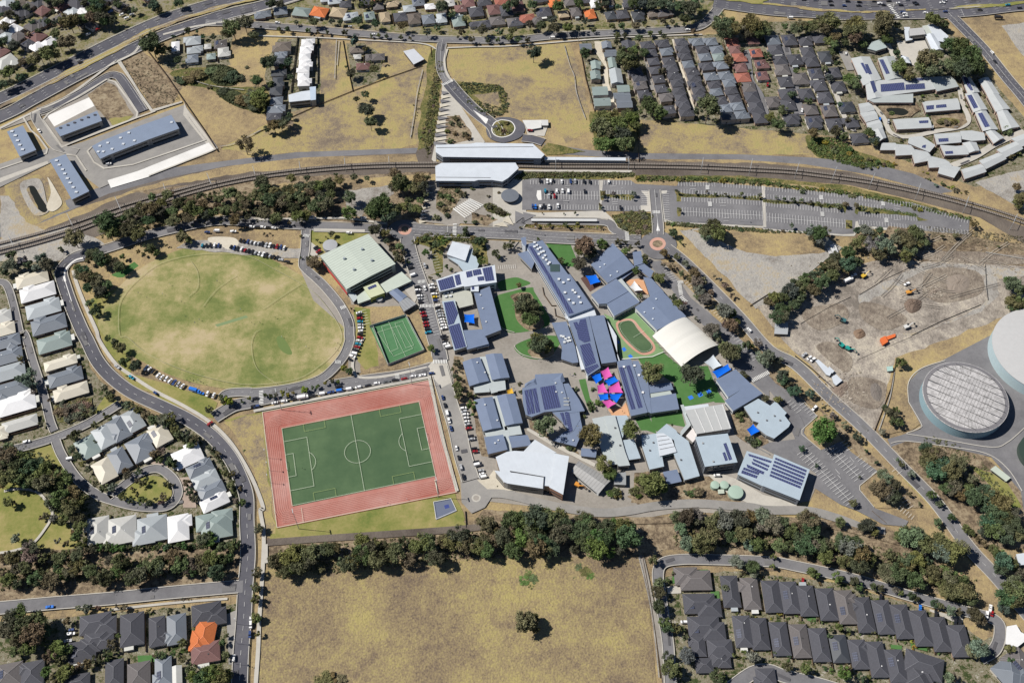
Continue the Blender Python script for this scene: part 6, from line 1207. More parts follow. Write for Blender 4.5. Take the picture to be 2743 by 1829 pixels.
trees('A4 1480,540,100 1440,600,80 1530,610,90 1560,500,60 1720,400,80 1780,420,90 1840,450,90 1880,520,90 1790,510,90 1900,600,80 1820,620,85 1700,590,65 1650,620,50 1730,650,50 1940,560,60 1960,640,55 1640,420,40', 'in the big grove beside the main road', 'gum_tree', c='dgod', kind='big')
trees('A4 630,480,28 650,520,28 665,570,28 620,450,22 560,620,35 600,700,40 790,710,60 820,760,60 860,700,25 40,500,35 180,990,45 270,850,40 70,1050,45 140,1110,60 410,910,35 660,1180,45 770,1080,30 450,1200,50 730,1220,40 960,1200,50 1000,1260,45 1010,1280,35 840,1060,25 300,640,25 700,940,25 1430,910,22 1480,1050,18', 'in the gardens among the units', 'garden_tree', c='vgde')
trees('A4 1600,1100,30 1660,1105,35 1720,1100,28 1160,1020,25 1950,780,18 1990,860,22 2080,1000,20 1820,900,18 1840,960,18 1810,820,16 2200,1180,45 2130,1180,30 1560,860,20 1440,860,20 1640,860,18 1250,1260,20 2230,1400,40 2290,1370,35', 'in the village gardens', 'village_shrub', c='vgob', kind=None)
belt('A4 430,1270 560,1300 700,1350 900,1450 1000,1480 1200,1500', 30, 7, 1.6, 3, 'on the overgrown bank above the railway', 'bank_shrub', c='vygo')
belt('B4 1420,60 1560,170 1700,220 1850,250', 14, 3, 1.4, 2.6, 'along the fence below the village', 'bank_shrub', c='ysg')
belt('B3 130,100 600,95 1100,100', 26, 2.2, 1.3, 2.4, 'in the hedge between platform and car park', 'hedge_shrub', c='gov', hf=1.1)
belt('B3 1160,130 1500,140 2000,150 2352,170 B4 200,210 700,250 1000,300 1400,390 1860,490', 62, 2.6, 1.5, 2.8, 'in the long hedge between tracks and car park', 'hedge_shrub', c='gvyo', hf=1.1)
trees('B3 860,260,26 855,300,22 950,265,26 1130,265,26 1125,300,18 835,365,18 838,395,18 1030,280,12 1525,245,22 1700,255,20 1795,245,16 1870,265,16 1960,270,18 2110,270,24 2270,280,24 1548,410,22 B4 130,300,16 195,315,20 275,320,24 350,325,22 430,340,22 495,350,20 590,370,18 680,375,28 750,360,30 845,370,26 920,400,24 1010,410,24 765,540,20 690,390,22', 'on the planted islands of the station car park', 'car_park_tree', c='gds')
trees('B3 250,540,22 375,545,20 520,545,24 630,540,24 845,570,15 110,565,12 310,440,10 505,445,10 605,440,14', 'on the bus island', 'bus_island_tree', c='gd')
belt('B3 130,565 850,575', 22, .7, .8, 1.3, 'along the bus island', 'low_shrub', c='gyv', hf=.8, kind='small')
belt('B3 980,480 1280,470', 16, 6, 1.8, 3, 'in the triangle garden by the small roundabout, upper side', 'garden_shrub', c='obg', hf=1)
belt('B3 1030,560 1260,590', 14, 5, 1.8, 3, 'in the triangle garden by the small roundabout, lower side', 'garden_shrub', c='obg', hf=1)
trees('B2 1960,185,20 1905,185,18 1970,220,20 2138,190,18 2110,285,20 2205,250,18 1760,300,35 1700,280,28 1680,360,30 1830,240,25 1880,270,35 1720,400,28 1900,515,16 1990,520,26 2000,450,20 2110,460,16 2150,490,16 2050,490,16 2120,380,28 2190,420,30 2240,440,26 1640,480,35 1740,460,28 1665,260,22 1790,330,22', 'among the plaza planting beds', 'plaza_shrub', c='gdgo')
trees('A2 1810,1065,30 1850,1120,30 1780,1110,28 1740,1180,26 1900,1210,30 1930,1240,28 1770,1270,28 1810,1200,24 2220,1120,22 2275,1110,24 2190,1160,22 2250,1180,26 2300,1190,20 2240,1210,16', 'in the beds north of the station', 'plaza_shrub', c='vobg')
belt('A2 1830,770 2000,760 2230,790 2280,900 2260,1020', 26, 2, 1.3, 2.4, 'in the hedge round the fenced square', 'square_shrub', c='dgo', hf=1)
belt('A2 1850,790 1960,930 2100,1020 2250,1040', 18, 2, 1.3, 2.4, 'along the road edge of the fenced square', 'square_shrub', c='dgo', hf=1)
belt('A2 1690,560 1640,800 1590,1000 1560,1300', 34, 7, 1.0, 2.2, 'on the dry bank west of the station road', 'bank_shrub', c='obg', hf=1)
belt('A2 1500,800 1440,1100 1440,1250', 14, 5, .8, 1.5, 'on the dry bank by the old track', 'bank_shrub', c='obg', hf=1)
# north of the oval
belt('B1 1300,380 1600,300 2000,300 2352,330', 26, 9, 4, 6.2, 'in the upper tree belt north of the oval', 'eucalyptus_tree', c='gdo')
belt('B1 900,560 1300,480 1700,400 2200,420 B2 200,400 600,420', 42, 12, 4.2, 6.8, 'in the tree belt north of the oval', 'eucalyptus_tree', c='gdgd')
belt('B2 40,240 200,260 500,240 700,260', 24, 12, 4.2, 6.4, 'in the eastern end of the belt north of the oval', 'eucalyptus_tree', c='gdgo')
trees('B1 660,660,85 950,520,100 980,600,85 1150,570,80 1240,620,75', 'between the tracks and the western bend', 'eucalyptus_tree', c='gdo', kind='big')
trees('B2 335,130,45 60,170,40 480,125,32 560,170,35 735,90,20 770,140,45 690,200,50 900,110,32 1020,130,28 870,290,60 860,440,60 640,350,70', 'on the slope between tracks and belt', 'eucalyptus_tree', c='dgo')
trees('B2 1120,370,110 1070,430,85 1190,430,90 1250,420,70 1270,90,55 1310,160,75 1360,190,60 1270,200,55 1490,140,60 1530,200,50 1450,210,55 1390,330,45 1410,400,50 1470,410,50 1500,330,35 1340,380,50 1550,270,30 1560,120,30', 'between the bare paddock and the plaza', 'eucalyptus_tree', c='dgog')
trees('B1 100,820,45 80,900,60 200,870,45 250,900,45 370,850,55 420,900,60 320,930,40 160,920,40 30,960,40 60,980,30 540,760,25 560,780,22', 'behind the fence at the western railway curve', 'gum_tree', c='eds')
trees('B1 830,800,55 890,830,60 960,850,50 920,880,45 800,860,40 1030,890,50 1080,920,55 750,960,55 720,990,50 770,1020,60 830,1000,55 860,1060,60 790,1110,50 900,1140,55 960,1090,50 900,1180,40 960,1170,35 700,930,40 810,1240,40 860,1300,45 880,1340,35 830,1330,30', 'on the north-west bank of the oval', 'oval_bank_tree', c='dddg')
trees('B1 1340,760,48 1400,790,35 1240,790,22 1290,810,20 1640,650,52 1700,680,35 1635,600,18 1100,830,28 1500,730,15', 'on the oval side of the main street', 'oval_bank_tree', c='vdo')
trees('C1 970,20,30 1030,50,35 1080,110,50 1040,90,30 1120,220,45 1220,260,52 1170,200,30 1080,240,22 1140,360,12', 'on the western bank of the oval', 'oval_bank_tree', c='ddo')
trees('B1 1985,525,20 1840,535,12 1730,550,12 1635,590,15 B2 318,530,20 95,625,15 150,625,12 420,650,15 700,625,30 570,680,16 650,655,12 540,880,58 505,860,40 590,900,35 425,840,14 875,1300,14', 'along the main street verge near the oval', 'street_tree', c='og')
trees('C1 2010,560,45 2050,590,45 2180,585,18 2240,560,22 1880,660,35 C2 110,530,25 160,540,25 195,535,25 255,515,28 300,520,22 350,510,18 455,480,35 475,485,25 525,465,20 575,445,24 640,420,22 700,400,24 750,410,22 805,285,30 860,310,35', 'along the kerb between the oval and the running track', 'street_tree', c='vdy')
trees('B2 1090,590,58 1180,610,45 1195,690,30 1240,760,30 1310,740,40 1300,840,45 1270,800,28 1350,800,30 1390,870,22 1330,870,25', 'between the sports hall and the driveway', 'campus_tree', c='ogd')
belt('B2 1430,710 1560,650 1900,650 2080,700', 26, 2.6, 1.5, 2.8, 'in the garden by the reception building', 'campus_shrub', c='ogdy')
trees('B2 1545,790,35 1560,665,35 1640,720,40 1700,700,42 1690,800,25 1600,760,25 1900,590,32 2020,690,42 2010,780,25 2050,870,38 1990,800,30 2175,800,35 2200,830,25 2270,740,35 2320,720,35 1740,920,25 1780,950,22 1660,1000,25 1590,1020,20', 'around the reception building', 'campus_tree', c='dgv')
trees('C2 1600,110,38 1830,240,34 1790,295,20 1845,310,18 1815,360,28 1850,380,22 1830,440,42 1850,500,48 1840,540,32 1960,620,42 1975,700,22 1940,520,30 1990,540,20 2190,1350,0.1', 'in the planter beside the staff road', 'campus_tree', c='dvg')
trees('B3 700,730,92 640,770,55 740,790,60 850,720,48 880,730,35 645,890,65 480,870,32 280,675,18 1165,710,25 1235,840,30 1235,880,28 1060,780,38 1000,700,35 1150,955,38 1100,750,25 1190,1185,28 1370,1020,48 1330,1010,35 1060,700,20', 'among the northern school buildings', 'campus_tree', c='dogv')
trees('B3 150,1250,85 210,1300,80 130,1310,60 200,1400,75 260,1330,60 80,1220,35 100,1090,25 240,1260,45 C3 280,60,85 330,90,70 230,80,55 260,30,60 370,80,45', 'on the central garden islands', 'campus_tree', c='ggdo', kind='big')
trees('C3 1300,320,92 1660,350,100 340,810,98 740,890,100 1095,850,82 860,1150,75 920,1230,60 1300,1330,105 1380,1360,60 1240,1360,55 1330,1280,60 1170,1290,35', 'standing among the school roofs', 'campus_tree', c='govvdg', kind='big')
trees('C3 110,430,22 120,500,22 610,480,28 600,340,14 770,480,25 820,600,35 760,650,35 850,600,28 740,610,30 690,680,22 680,720,22 1000,450,14 560,1000,35 590,1020,25 1600,1410,28 1640,1420,30 1720,1400,50 1680,1410,35 2180,930,45 2220,970,40 2080,700,40 2100,760,25 2140,700,28 2250,950,35 1480,800,12 970,1400,45 990,1430,40 920,1420,35 1130,1400,40 1180,1440,30 1160,1370,30', 'in the school garden beds', 'campus_shrub', c='gvod', end='the west')
trees('B3 1490,650,0.1 1650,590,0.1 1490,620,32 1560,700,20 1415,800,42 1525,830,32 1610,895,38 1480,920,30 1400,910,25 1560,980,28 1680,980,55 1650,1030,45 1700,1060,55 1760,1050,45 1720,1130,50 1830,1150,30 1770,1210,50 1700,1190,30 1830,1240,30 1690,1000,30 1490,1200,38 1530,1250,45 1570,1290,40 1590,1250,30 1960,1310,72 2010,1340,50 1900,1300,35 2010,1450,55 1960,1440,35 2060,1410,35 1830,1480,70 1870,1510,55 1860,1010,18 1910,1040,25 1960,1090,30 2020,1180,25 1700,1390,20', 'along the avenue east of the school', 'avenue_tree', c='godsb', end='the roundabout')
trees('C3 1990,150,95 2050,130,60 1950,110,55 1900,20,40 2150,80,45 2190,90,30 2250,60,40 2290,190,60 2320,220,50 2120,340,30 2140,360,28 2320,560,32', 'along the lower avenue beside the car park', 'avenue_tree', c='dsgo', end='the canopy')
trees('C4 50,180,60 30,230,50 110,200,35 150,210,35 190,360,60 180,390,50 230,430,40 280,500,60 310,470,35 430,510,42 140,570,38 20,570,30 630,710,32 740,800,35 850,900,42 745,880,12 930,1035,22 1030,1130,22 350,1010,32 480,1165,25 875,1270,16 820,1500,35 790,1500,25 1320,1415,25 1410,1510,20 550,640,22', 'in the verge of the long road', 'avenue_tree', c='sdge', end='the school')
trees('C4 545,850,112 590,890,60', 'big round green tree in the car park island', 'island_tree', c='v', kind='big')
trees('C4 1060,1370,85 1110,1400,70 1010,1350,50 1110,1280,55 1080,1240,50 1180,1340,60 1190,1430,60 1150,1470,45', 'on the dry island below the car park', 'island_tree', c='geds')
trees('C4 1245,240,48 1100,640,30 1130,670,32 1170,690,50 1200,670,35 1190,770,48 1230,780,40 1080,860,32 1210,1110,25 1250,1150,30 1340,1240,40', 'west of the covered reservoir', 'reserve_tree', c='dsv')
trees('C4 1460,1000,55 1490,1060,70 1560,1050,65 1480,1150,70 1600,1110,60 1560,1200,85 1650,1170,75 1700,1210,85 1760,1140,75 1800,1180,50 1660,1270,60 1730,1290,60 1890,1290,50 1650,1370,60 1720,1370,70 1780,1420,60 1860,1390,60 1900,1450,80 1990,1430,85 2080,1460,80 2150,1500,80 2000,1510,70 1520,1430,45 1590,1510,35 1540,1250,50 1600,1240,50', 'in the reserve below the reservoirs', 'reserve_tree', c='gvoe')
trees('D4 2100,40,80 2180,60,80 2250,30,70 2030,100,80 2080,170,85 2170,160,80 2260,130,80 2200,240,70 2290,220,60 1995,180,55 1580,105,42 1700,50,38 1830,150,40 1880,190,35 1930,240,32 2000,290,35 2080,340,45 2120,380,50 2180,450,80 2150,520,65 2250,480,60 2240,700,90 2190,760,80 2290,650,80 2300,780,80 2180,860,60 2230,810,60 2320,560,50', 'beside the southern end of the long road', 'reserve_tree', c='geod')
# construction site side
belt('B4 60,1340 350,1100 600,950 850,830', 44, 10, 4.8, 7.2, 'in the dark row between bare lot and construction site', 'gum_tree', c='degd')
trees('B4 450,600,60 510,620,70 560,610,50 470,660,55 530,680,55 265,555,25 B3 1850,560,75 1800,600,70 1890,610,80 1790,640,50 1490,610,40 1570,590,0.1', 'on the verge below the station car park', 'gum_tree', c='gds', kind=None)
trees('B4 930,600,55 1000,640,50 1060,600,40 880,700,65 980,720,70 1080,720,80 1050,790,70 1150,760,60 1200,680,60 1260,650,70 1300,690,70 1370,620,70 1400,650,60 1330,760,60 1290,830,55 1450,700,50 1400,720,50 820,730,45 1230,610,40 1340,590,40 1740,640,30 1900,530,35 1500,650,25 1620,650,20 860,600,40', 'in the belt above the construction site', 'eucalyptus_tree', c='gods')
trees('B4 2270,1080,75 2230,1050,55 2310,1130,60 2270,1240,80 2320,1270,70 2250,1290,55 2330,300,60 2300,350,50 2290,200,40 2120,740,14', 'at the photo edge beside the haul road', 'gum_tree', c='vgo')
belt('B3 1420,530 1800,560 2352,600', 30, 1.6, 1.4, 2.4, 'along the lower edge of the station car park', 'hedge_shrub', c='gd', hf=1.1)
belt('B4 -20,600 400,620', 12, 1.5, 1.4, 2.2, 'in the hedge below the footbridge path', 'hedge_shrub', c='gd', hf=1.1)
# west side
trees('C1 240,360,75 270,420,60 180,380,45 300,500,28 200,280,0.1', 'over the lane in the west estate', 'estate_tree', c='s', kind='loose')
trees('C1 610,640,85 680,660,80 560,680,70 740,640,75 640,730,65 780,680,55 560,620,50 720,570,45 700,720,50', 'bare-branched thicket by the lane junction', 'thicket_tree', c='b', kind='loose', hf=1)
trees('C1 60,1080,90 20,1150,95 110,1180,100 180,1130,90 60,1250,90 160,1260,85 250,1180,95 290,1260,80 330,1150,75 230,1310,60 400,1220,85 390,1320,90 480,1270,80 560,1290,80 470,1340,70 330,1200,60 560,1470,95 640,1430,80 510,1500,80 700,1490,70 620,1540,80 430,1200,60 80,1030,60', 'in the woodland beside the park lawn', 'gum_tree', c='vggd', kind='big')
trees('C1 1140,620,40 1000,560,45 970,520,35 940,470,30 820,450,0.1 950,710,28 1060,690,22 860,800,38 680,890,50 630,900,28 1240,660,35 1310,700,45 1380,750,50 1460,740,55 1530,740,50 1570,830,45 1600,880,40 1690,900,50 1750,930,45 1500,790,40 1720,970,40 860,950,20 650,1020,40 700,1080,40 740,1150,35 790,1200,32 860,1330,30 940,1370,40 1010,1360,45 1150,1250,40 1250,1220,35 1390,1060,45 1450,1040,40 1530,1130,50 1560,1150,40 1680,1320,38 1700,1400,40 1740,1460,38 1130,1210,30 1430,1110,35 1880,1000,25 1960,1060,30 2020,1230,30 2080,1340,42 2090,1240,30 2180,1490,32 2170,1370,25 2120,1480,32 840,650,28 450,570,25 360,650,22 370,780,28 180,200,28 200,250,22', 'in the gardens of the curving estate', 'estate_tree', c='gdbo')
trees('C1 1105,1440,38 1280,1330,32 1320,1290,28 1240,1300,30 1500,1330,32 1540,1340,25 1470,1440,35 1400,1470,28 1280,1480,40 1340,1500,32 1200,1400,22 1180,1370,18 1230,1440,18 1450,1500,28 1180,1480,30', 'around the teardrop island lawn', 'island_tree', c='vdob')
trees('C1 70,1490,45 210,1410,20 30,1330,40 130,1500,30 D1 140,240,45 520,260,30 600,285,30 650,180,28 250,300,50 410,40,40 480,60,40 360,60,25 300,330,60 270,400,70 340,380,50', 'on the park lawn of the west estate', 'park_tree', c='obgs')
belt('D1 -20,430 250,400 500,380 760,370', 20, 5, 3.4, 5, 'above the creek on the west', 'creek_tree', c='odg')
belt('D1 -20,620 300,560 600,540 900,540 1200,520 1500,480 1900,460 2080,470', 46, 9, 4, 6.4, 'in the creek belt north of the lower street', 'creek_tree', c='gdgdo')
trees('D1 700,60,60 720,130,60 690,220,55 740,280,50 600,40,50 560,90,40 830,340,45 880,330,40 960,310,40 1030,330,40 1100,330,35 1240,330,30 1500,320,32 1650,310,35 1620,300,30 1830,250,60 1900,270,50 1870,220,45 2010,310,50 2080,320,50 2120,290,45 1440,300,25 1380,340,25 2160,540,0.1 2100,60,0.1', 'behind the homes along the creek', 'creek_tree', c='vdg')
trees('D1 180,910,75 90,980,80 60,1080,75 220,1040,100 330,1000,90 300,1100,100 400,1080,70 180,1150,75 250,1220,70 380,1160,55 120,1260,50 600,990,40 500,1250,75 450,1310,60 540,1330,55 610,1240,45 500,1190,40 420,1440,50 560,1460,65 620,1420,50 480,1520,50 780,1370,45 700,1390,35 870,1330,45 960,1280,40 1000,1190,40 1030,1240,30 960,1340,30 1060,1120,25 1420,1280,35 1460,1300,35 1380,1300,22 1640,1180,40 1660,1260,30 1640,1330,35 1540,900,32 1230,900,20 1330,900,20 1360,880,14 1650,860,22 1900,1460,95 1830,1500,85 1980,1500,90 1740,1490,60 2040,1470,60 1720,1420,50 2030,1290,40 2000,1180,35 2040,1110,28 2060,1300,22 1560,1270,28', 'in the gardens of the south-west block', 'garden_tree', c='gdvo')
trees('D1 770,870,40 820,860,25 880,870,30 910,880,22 1050,850,20 1110,870,35 700,870,30 960,870,18 1000,880,15 1640,790,12 1700,790,14', 'along the lower street verge', 'street_tree', c='bsg')
trees('D1 2320,160,35 2310,550,45 2300,680,42 2300,790,42 2300,950,45 2330,250,0.1 2270,1400,0.1 D2 45,150,40 35,570,35 30,690,35 20,790,35 30,960,42 30,1100,30', 'beside the path along the long southern road', 'street_tree', c='gob', end='the track corner')
trees('C1 2320,1000,0.1 2200,1030,15 D2 80,1500,0.1 640,1530,90 700,1510,60 780,1510,50', 'on the field edges', 'bush', c='ob', hf=.7)
# big southern belt
belt('D2 200,470 400,450 700,420 1000,350 1300,350 1700,330 2000,290 2352,280', 50, 10, 5, 7.4, 'in the belt along the top of the dry field', 'gum_tree', c='gdgd', end='the road')
belt('D3 60,200 300,220 600,220 900,250 1150,240', 34, 14, 5.4, 8, 'in the broad middle of the belt above the dry field', 'gum_tree', c='gdvd', kind='big')
trees('D2 2100,120,75 2050,90,50 2150,140,60 D3 30,80,80 100,60,70 260,60,110 330,40,100 220,120,90 400,90,90 460,60,80 660,50,60 720,60,50 740,180,90 880,150,80 1090,230,110', 'standing up from the belt above the dry field', 'gum_tree', c='gdo', kind='big')
belt('D3 1520,220 1800,200 2100,170 2352,200 D4 300,260 500,330 800,340 1000,420', 50, 13, 5, 7.6, 'in the belt above the south-east estate', 'ironbark_tree', c='dggs')  # ordinary gum trees, the same sort as in the other belts
belt('D4 1100,450 1300,520 1500,560 1700,650 1900,720', 34, 11, 4.4, 6.6, 'at the far end of the belt above the estate', 'ironbark_tree', c='gdgo')
trees('D4 420,70,85 380,50,70 440,140,75 700,100,45 950,110,60 900,150,50 1330,240,100 1400,200,80 1280,200,70 1480,300,85 1600,300,100 1700,350,110 1780,330,80 1600,380,90 1450,330,70 1000,180,40 1240,230,60 D3 1530,60,60 1600,40,70 1700,30,60 2300,50,80 2200,40,60 2010,110,60 1980,60,40', 'rising behind the school service road', 'ironbark_tree', c='sggd', kind='big')
trees('D4 90,500,30 450,550,50 480,570,35 670,590,48 700,610,35 830,640,50 860,670,40 1000,680,35 1060,690,35 1200,710,32 1240,740,28 1340,760,40 1390,790,32 1550,830,40 1600,850,35 1690,890,48 1760,900,38 1910,920,70 1950,970,60 1960,1230,85 1900,1250,65 2230,1230,45 2230,1330,35 1690,1510,55 1720,1490,40 230,1400,42 390,1420,52 730,1450,60 760,1410,40 890,1490,40 240,1310,20 595,1370,18 780,1060,30 740,1055,25 690,1040,35 610,1120,25 610,1060,25 1000,1090,20 95,410,30 100,1270,20 430,1000,0.1', 'in the streets of the south-east estate', 'estate_tree', c='gsdv', end='the field')
trees('D3 1310,440,48 1370,640,50 1360,720,60 1360,860,65 1410,1000,55 1440,1040,60 1510,1050,45 1500,480,0.1 1600,1300,70 1440,1310,50 1460,1420,75 1520,1440,50 1880,1480,60 1930,1500,45 2060,460,65 2200,490,60 2220,570,35 1960,690,32 2040,1290,25 2210,1310,55 2130,1270,28 1580,1060,30 1600,1130,30 1440,610,20 1490,560,20 1700,540,14', 'along the field side of the south-east estate', 'estate_tree', c='gsdv', end='the field')
trees('D3 150,620,50 180,560,40 230,610,45 700,540,50 740,580,40 640,500,35 600,600,20 210,680,25', 'low green patches in the top of the dry field', 'weed_patch', 'weeds', c='v', hf=.2, kind='mid')

belt('D3 1990,900 D4 -10,930 300,960 640,1030 1000,1110 1350,1200 1650,1290', 44, 3, .9, 2.0, 'between the two rows of the south-east estate', 'yard_shrub', c='gvyd')
belt('D3 2060,1300 2250,1320 D4 200,1370 500,1390 800,1440 1100,1510', 24, 3, .8, 1.8, 'in the front yards of the lower estate row', 'yard_shrub', c='gvyd')
belt('D3 1950,560 2300,580 D4 300,610 800,730 1300,850 1700,980', 26, 1.5, .7, 1.5, 'in the front yards of the upper estate row', 'yard_shrub', c='gvdo')
belt('C1 120,50 200,320 330,640', 16, 3, .8, 1.8, 'along the west estate lane', 'yard_shrub', c='gvdo')
belt('D1 850,340 1400,330 2100,300', 24, 2, 1, 2.2, 'behind the homes by the creek', 'yard_shrub', c='dgv')
belt('A3 1120,620 1180,860', 12, 1, .8, 1.5, 'west of the first townhouse column', 'yard_shrub', c='dgo')
belt('A3 1350,420 1520,900', 22, .8, .7, 1.4, 'between the second and third townhouse columns', 'yard_shrub', c='dgo')
belt('A3 1680,420 1850,900', 20, .8, .7, 1.4, 'between the fourth and fifth townhouse columns', 'yard_shrub', c='dgo')
belt('A4 150,380 300,1080', 22, 2, .8, 1.6, 'between the grey unit columns', 'yard_shrub', c='dgo')
belt('A4 420,380 700,1150', 26, 4, .8, 1.6, 'beside the outer grey unit columns', 'yard_shrub', c='dgo')

undergrowth('hedge', 'B3 1160,110 1500,115 2000,130 2352,150 B4 200,190 700,240 1000,290 1400,380 1860,480 1890,505 1850,505 1400,410 1000,320 700,270 200,215 B3 2352,185 2000,165 1500,150 1160,160', 1500, 'v', 1.3, .5)
undergrowth('hedge', 'B3 60,110 150,80 600,75 1130,85 1130,110 600,115 200,130 80,150', 700, 'g', 1.3, .5)
undergrowth('hedge', 'B3 1430,535 1800,565 2352,610', 420, 'g', 1.2, .45, 3.5); undergrowth('hedge', 'B3 1560,285 1990,292 2290,318 B4 20,335 400,355 740,380', 420, 'g', 1.2, .4, 2.2); undergrowth('hedge', 'B4 1080,410 1290,450 1400,470', 90, 'v', .9, .4, 3)
undergrowth('shrub_bank', 'A4 430,1250 620,1240 760,1300 900,1420 1000,1480 1150,1500 900,1520 700,1470 480,1400 400,1330', 900, 'v', 1.2, .5)
undergrowth('shrub_bank', 'A2 1700,560 1660,800 1680,900 1660,1100 1640,1300 1560,1420 1530,1300 1550,1000 1600,760 1640,560', 500, 'o', 1, .45)
undergrowth('marsh_scrub', 'A1 1860,600 2000,590 2120,630 2145,690 2110,770 1970,775 1890,720', 700, 'd', 1.4, .5); undergrowth('marsh_scrub', 'A1 1950,810 2060,800 2200,860 2352,800 2352,960 2200,985 2060,930 1960,860', 800, 'd', 1.4, .5)
undergrowth('shrub_bed', 'B3 930,460 1100,435 1310,450 1310,560 1280,640 1120,640 1000,580', 420, 'o', 1.2, .45); undergrowth('shrub_bed', 'B2 1420,690 1540,620 1900,630 2070,690 2000,720 1780,690 1560,680 1420,740', 300, 'g', 1.3, .45)
undergrowth('shrub_bed', 'A2 1800,740 2200,770 2280,850 2260,1020 2100,1030 1970,900 2220,980 2200,840 1960,850 1900,860', 380, 'd', 1.2, .45); undergrowth('shrub_bed', 'B2 1690,180 1830,190 1900,260 1800,400 1740,480 1640,400 1650,260', 200, 'o', 1, .4); undergrowth('shrub_bed', 'B2 2060,370 2130,350 2320,460 2240,480 2100,430', 160, 'g', 1, .4)
undergrowth('shrub_bed', 'B3 130,560 850,570', 160, 'y', .7, .35, 2.2); undergrowth('undergrowth', 'D2 200,480 700,430 1300,370 2000,310 2352,300', 900, 'o', 1, .5, 20); undergrowth('undergrowth', 'D3 1500,200 2352,230 D4 500,340 1000,430 1500,570 1900,720', 900, 'o', 1, .5, 18)
undergrowth('undergrowth', 'B1 900,600 1500,480 2200,440 B2 600,440', 900, 'o', 1, .5, 22); undergrowth('undergrowth', 'D1 -50,620 600,540 1200,520 2080,470', 700, 'o', 1, .5, 16); undergrowth('undergrowth', 'C1 500,640 640,580 820,570 830,690 640,780 530,760', 350, 'b', 1.2, .5)
undergrowth('undergrowth', 'C4 1440,1000 1650,1060 1850,1180 2050,1420 2200,1560', 500, 'g', 1, .5, 22); undergrowth('undergrowth', 'C1 -20,1040 300,1180 560,1400 700,1546', 500, 'd', 1, .5, 24)
undergrowth('undergrowth', 'C1 1140,600 1400,760 1700,960', 260, 'g', 1.1, .45, 5); undergrowth('undergrowth', 'C1 1880,980 2080,1250 2160,1546', 260, 'd', 1.1, .45, 4); undergrowth('undergrowth', 'D1 760,340 1400,330 2130,300', 360, 'd', 1.2, .45, 4); undergrowth('undergrowth', 'B4 1480,620 2352,720 2600,760', 700, 'b', .5, .4, 16)
undergrowth('undergrowth', 'A4 1030,950 1400,940 1420,1000 1330,1060 1120,1070', 160, 'b', .6, .35); undergrowth('undergrowth', 'A4 1520,1060 1800,1040 1840,1110 1750,1160 1560,1160', 260, 'o', .7, .35)
undergrowth('bank_grass', 'A1 1080,580 1290,490 1640,900 1400,990', 260, 'b', .4, .35)
# ---------------------------------------------------------------- painted lines
tl, tr, br, bl = G('C2 250,835 1485,595 1637,1262 350,1533'); pc = (tl+tr+br+bl)/4; pex = ((tr-tl)+(br-bl)).normalized(); pey = Vector((-pex.y, pex.x, 0)); PL, PW = ((tr-tl).length+(br-bl).length)/4, ((tl-bl).length+(tr-br).length)/4
def PM(*a): return [pc+pex*x+pey*y for x, y in a]
def loop(P): return P+[P[0]]
zl = zbay+.02; fl = []
def L_(P, w=.2): fl.append(strip_geo(P, w, zl+.001*len(fl)))
L_(loop(PM((-PL,-PW), (PL,-PW), (PL,PW), (-PL,PW)))); L_(PM((0,-PW), (0,PW)))
L_(PM(*[(9.15*math.cos(t*math.pi/20), 9.15*math.sin(t*math.pi/20)) for t in range(41)]))
for s in (-1, 1):
    L_(PM((s*PL,20.1), (s*(PL-16.5),20.1), (s*(PL-16.5),-20.1), (s*PL,-20.1))); L_(PM((s*PL,9.1), (s*(PL-5.5),9.1), (s*(PL-5.5),-9.1), (s*PL,-9.1)))
    L_(PM(*[(s*(PL-11)-s*9.15*math.cos(a), 9.15*math.sin(a)) for a in [(-.92+.092*k) for k in range(21)]]))
multi('pitch_line', fl, 'faint'); fl = []
for x in (-27, 28):
    for s in (-1, 1): L_(PM((x-7.5,s*PW), (x-7.5,s*(PW-6.5)), (x+7.5,s*(PW-6.5)), (x+7.5,s*PW)), .16)
multi('hockey_line', fl, 'yline'); fl = []
for k in range(8):
    o = 3.4+k*1.32; P = []
    for cx, cy, a0 in ((PL,-PW,-90), (PL,PW,0), (-PL,PW,90), (-PL,-PW,180)):
        for t in range(7): a = math.radians(a0+15*t); P.append((cx+o*math.cos(a), cy+o*math.sin(a)))
    L_(loop(PM(*P)), .12)
    if k < 7: 
        for s in (-1, 1): L_(PM((-PL-8, s*(PW+o)), (PL+12, s*(PW+o))), .12)
multi('lane_line', fl, 'lane'); fl = []
L_(loop(G('C2 78,692 1588,397 1826,1408 210,1728')), .3); L_(PM((-PL+6,-PW-3), (-PL+6,-PW-14)), .2); L_(PM((PL-1,-PW-3), (PL-1,-PW-14)), .6)
multi('track_edge_line', fl, 'faint'); fl = []
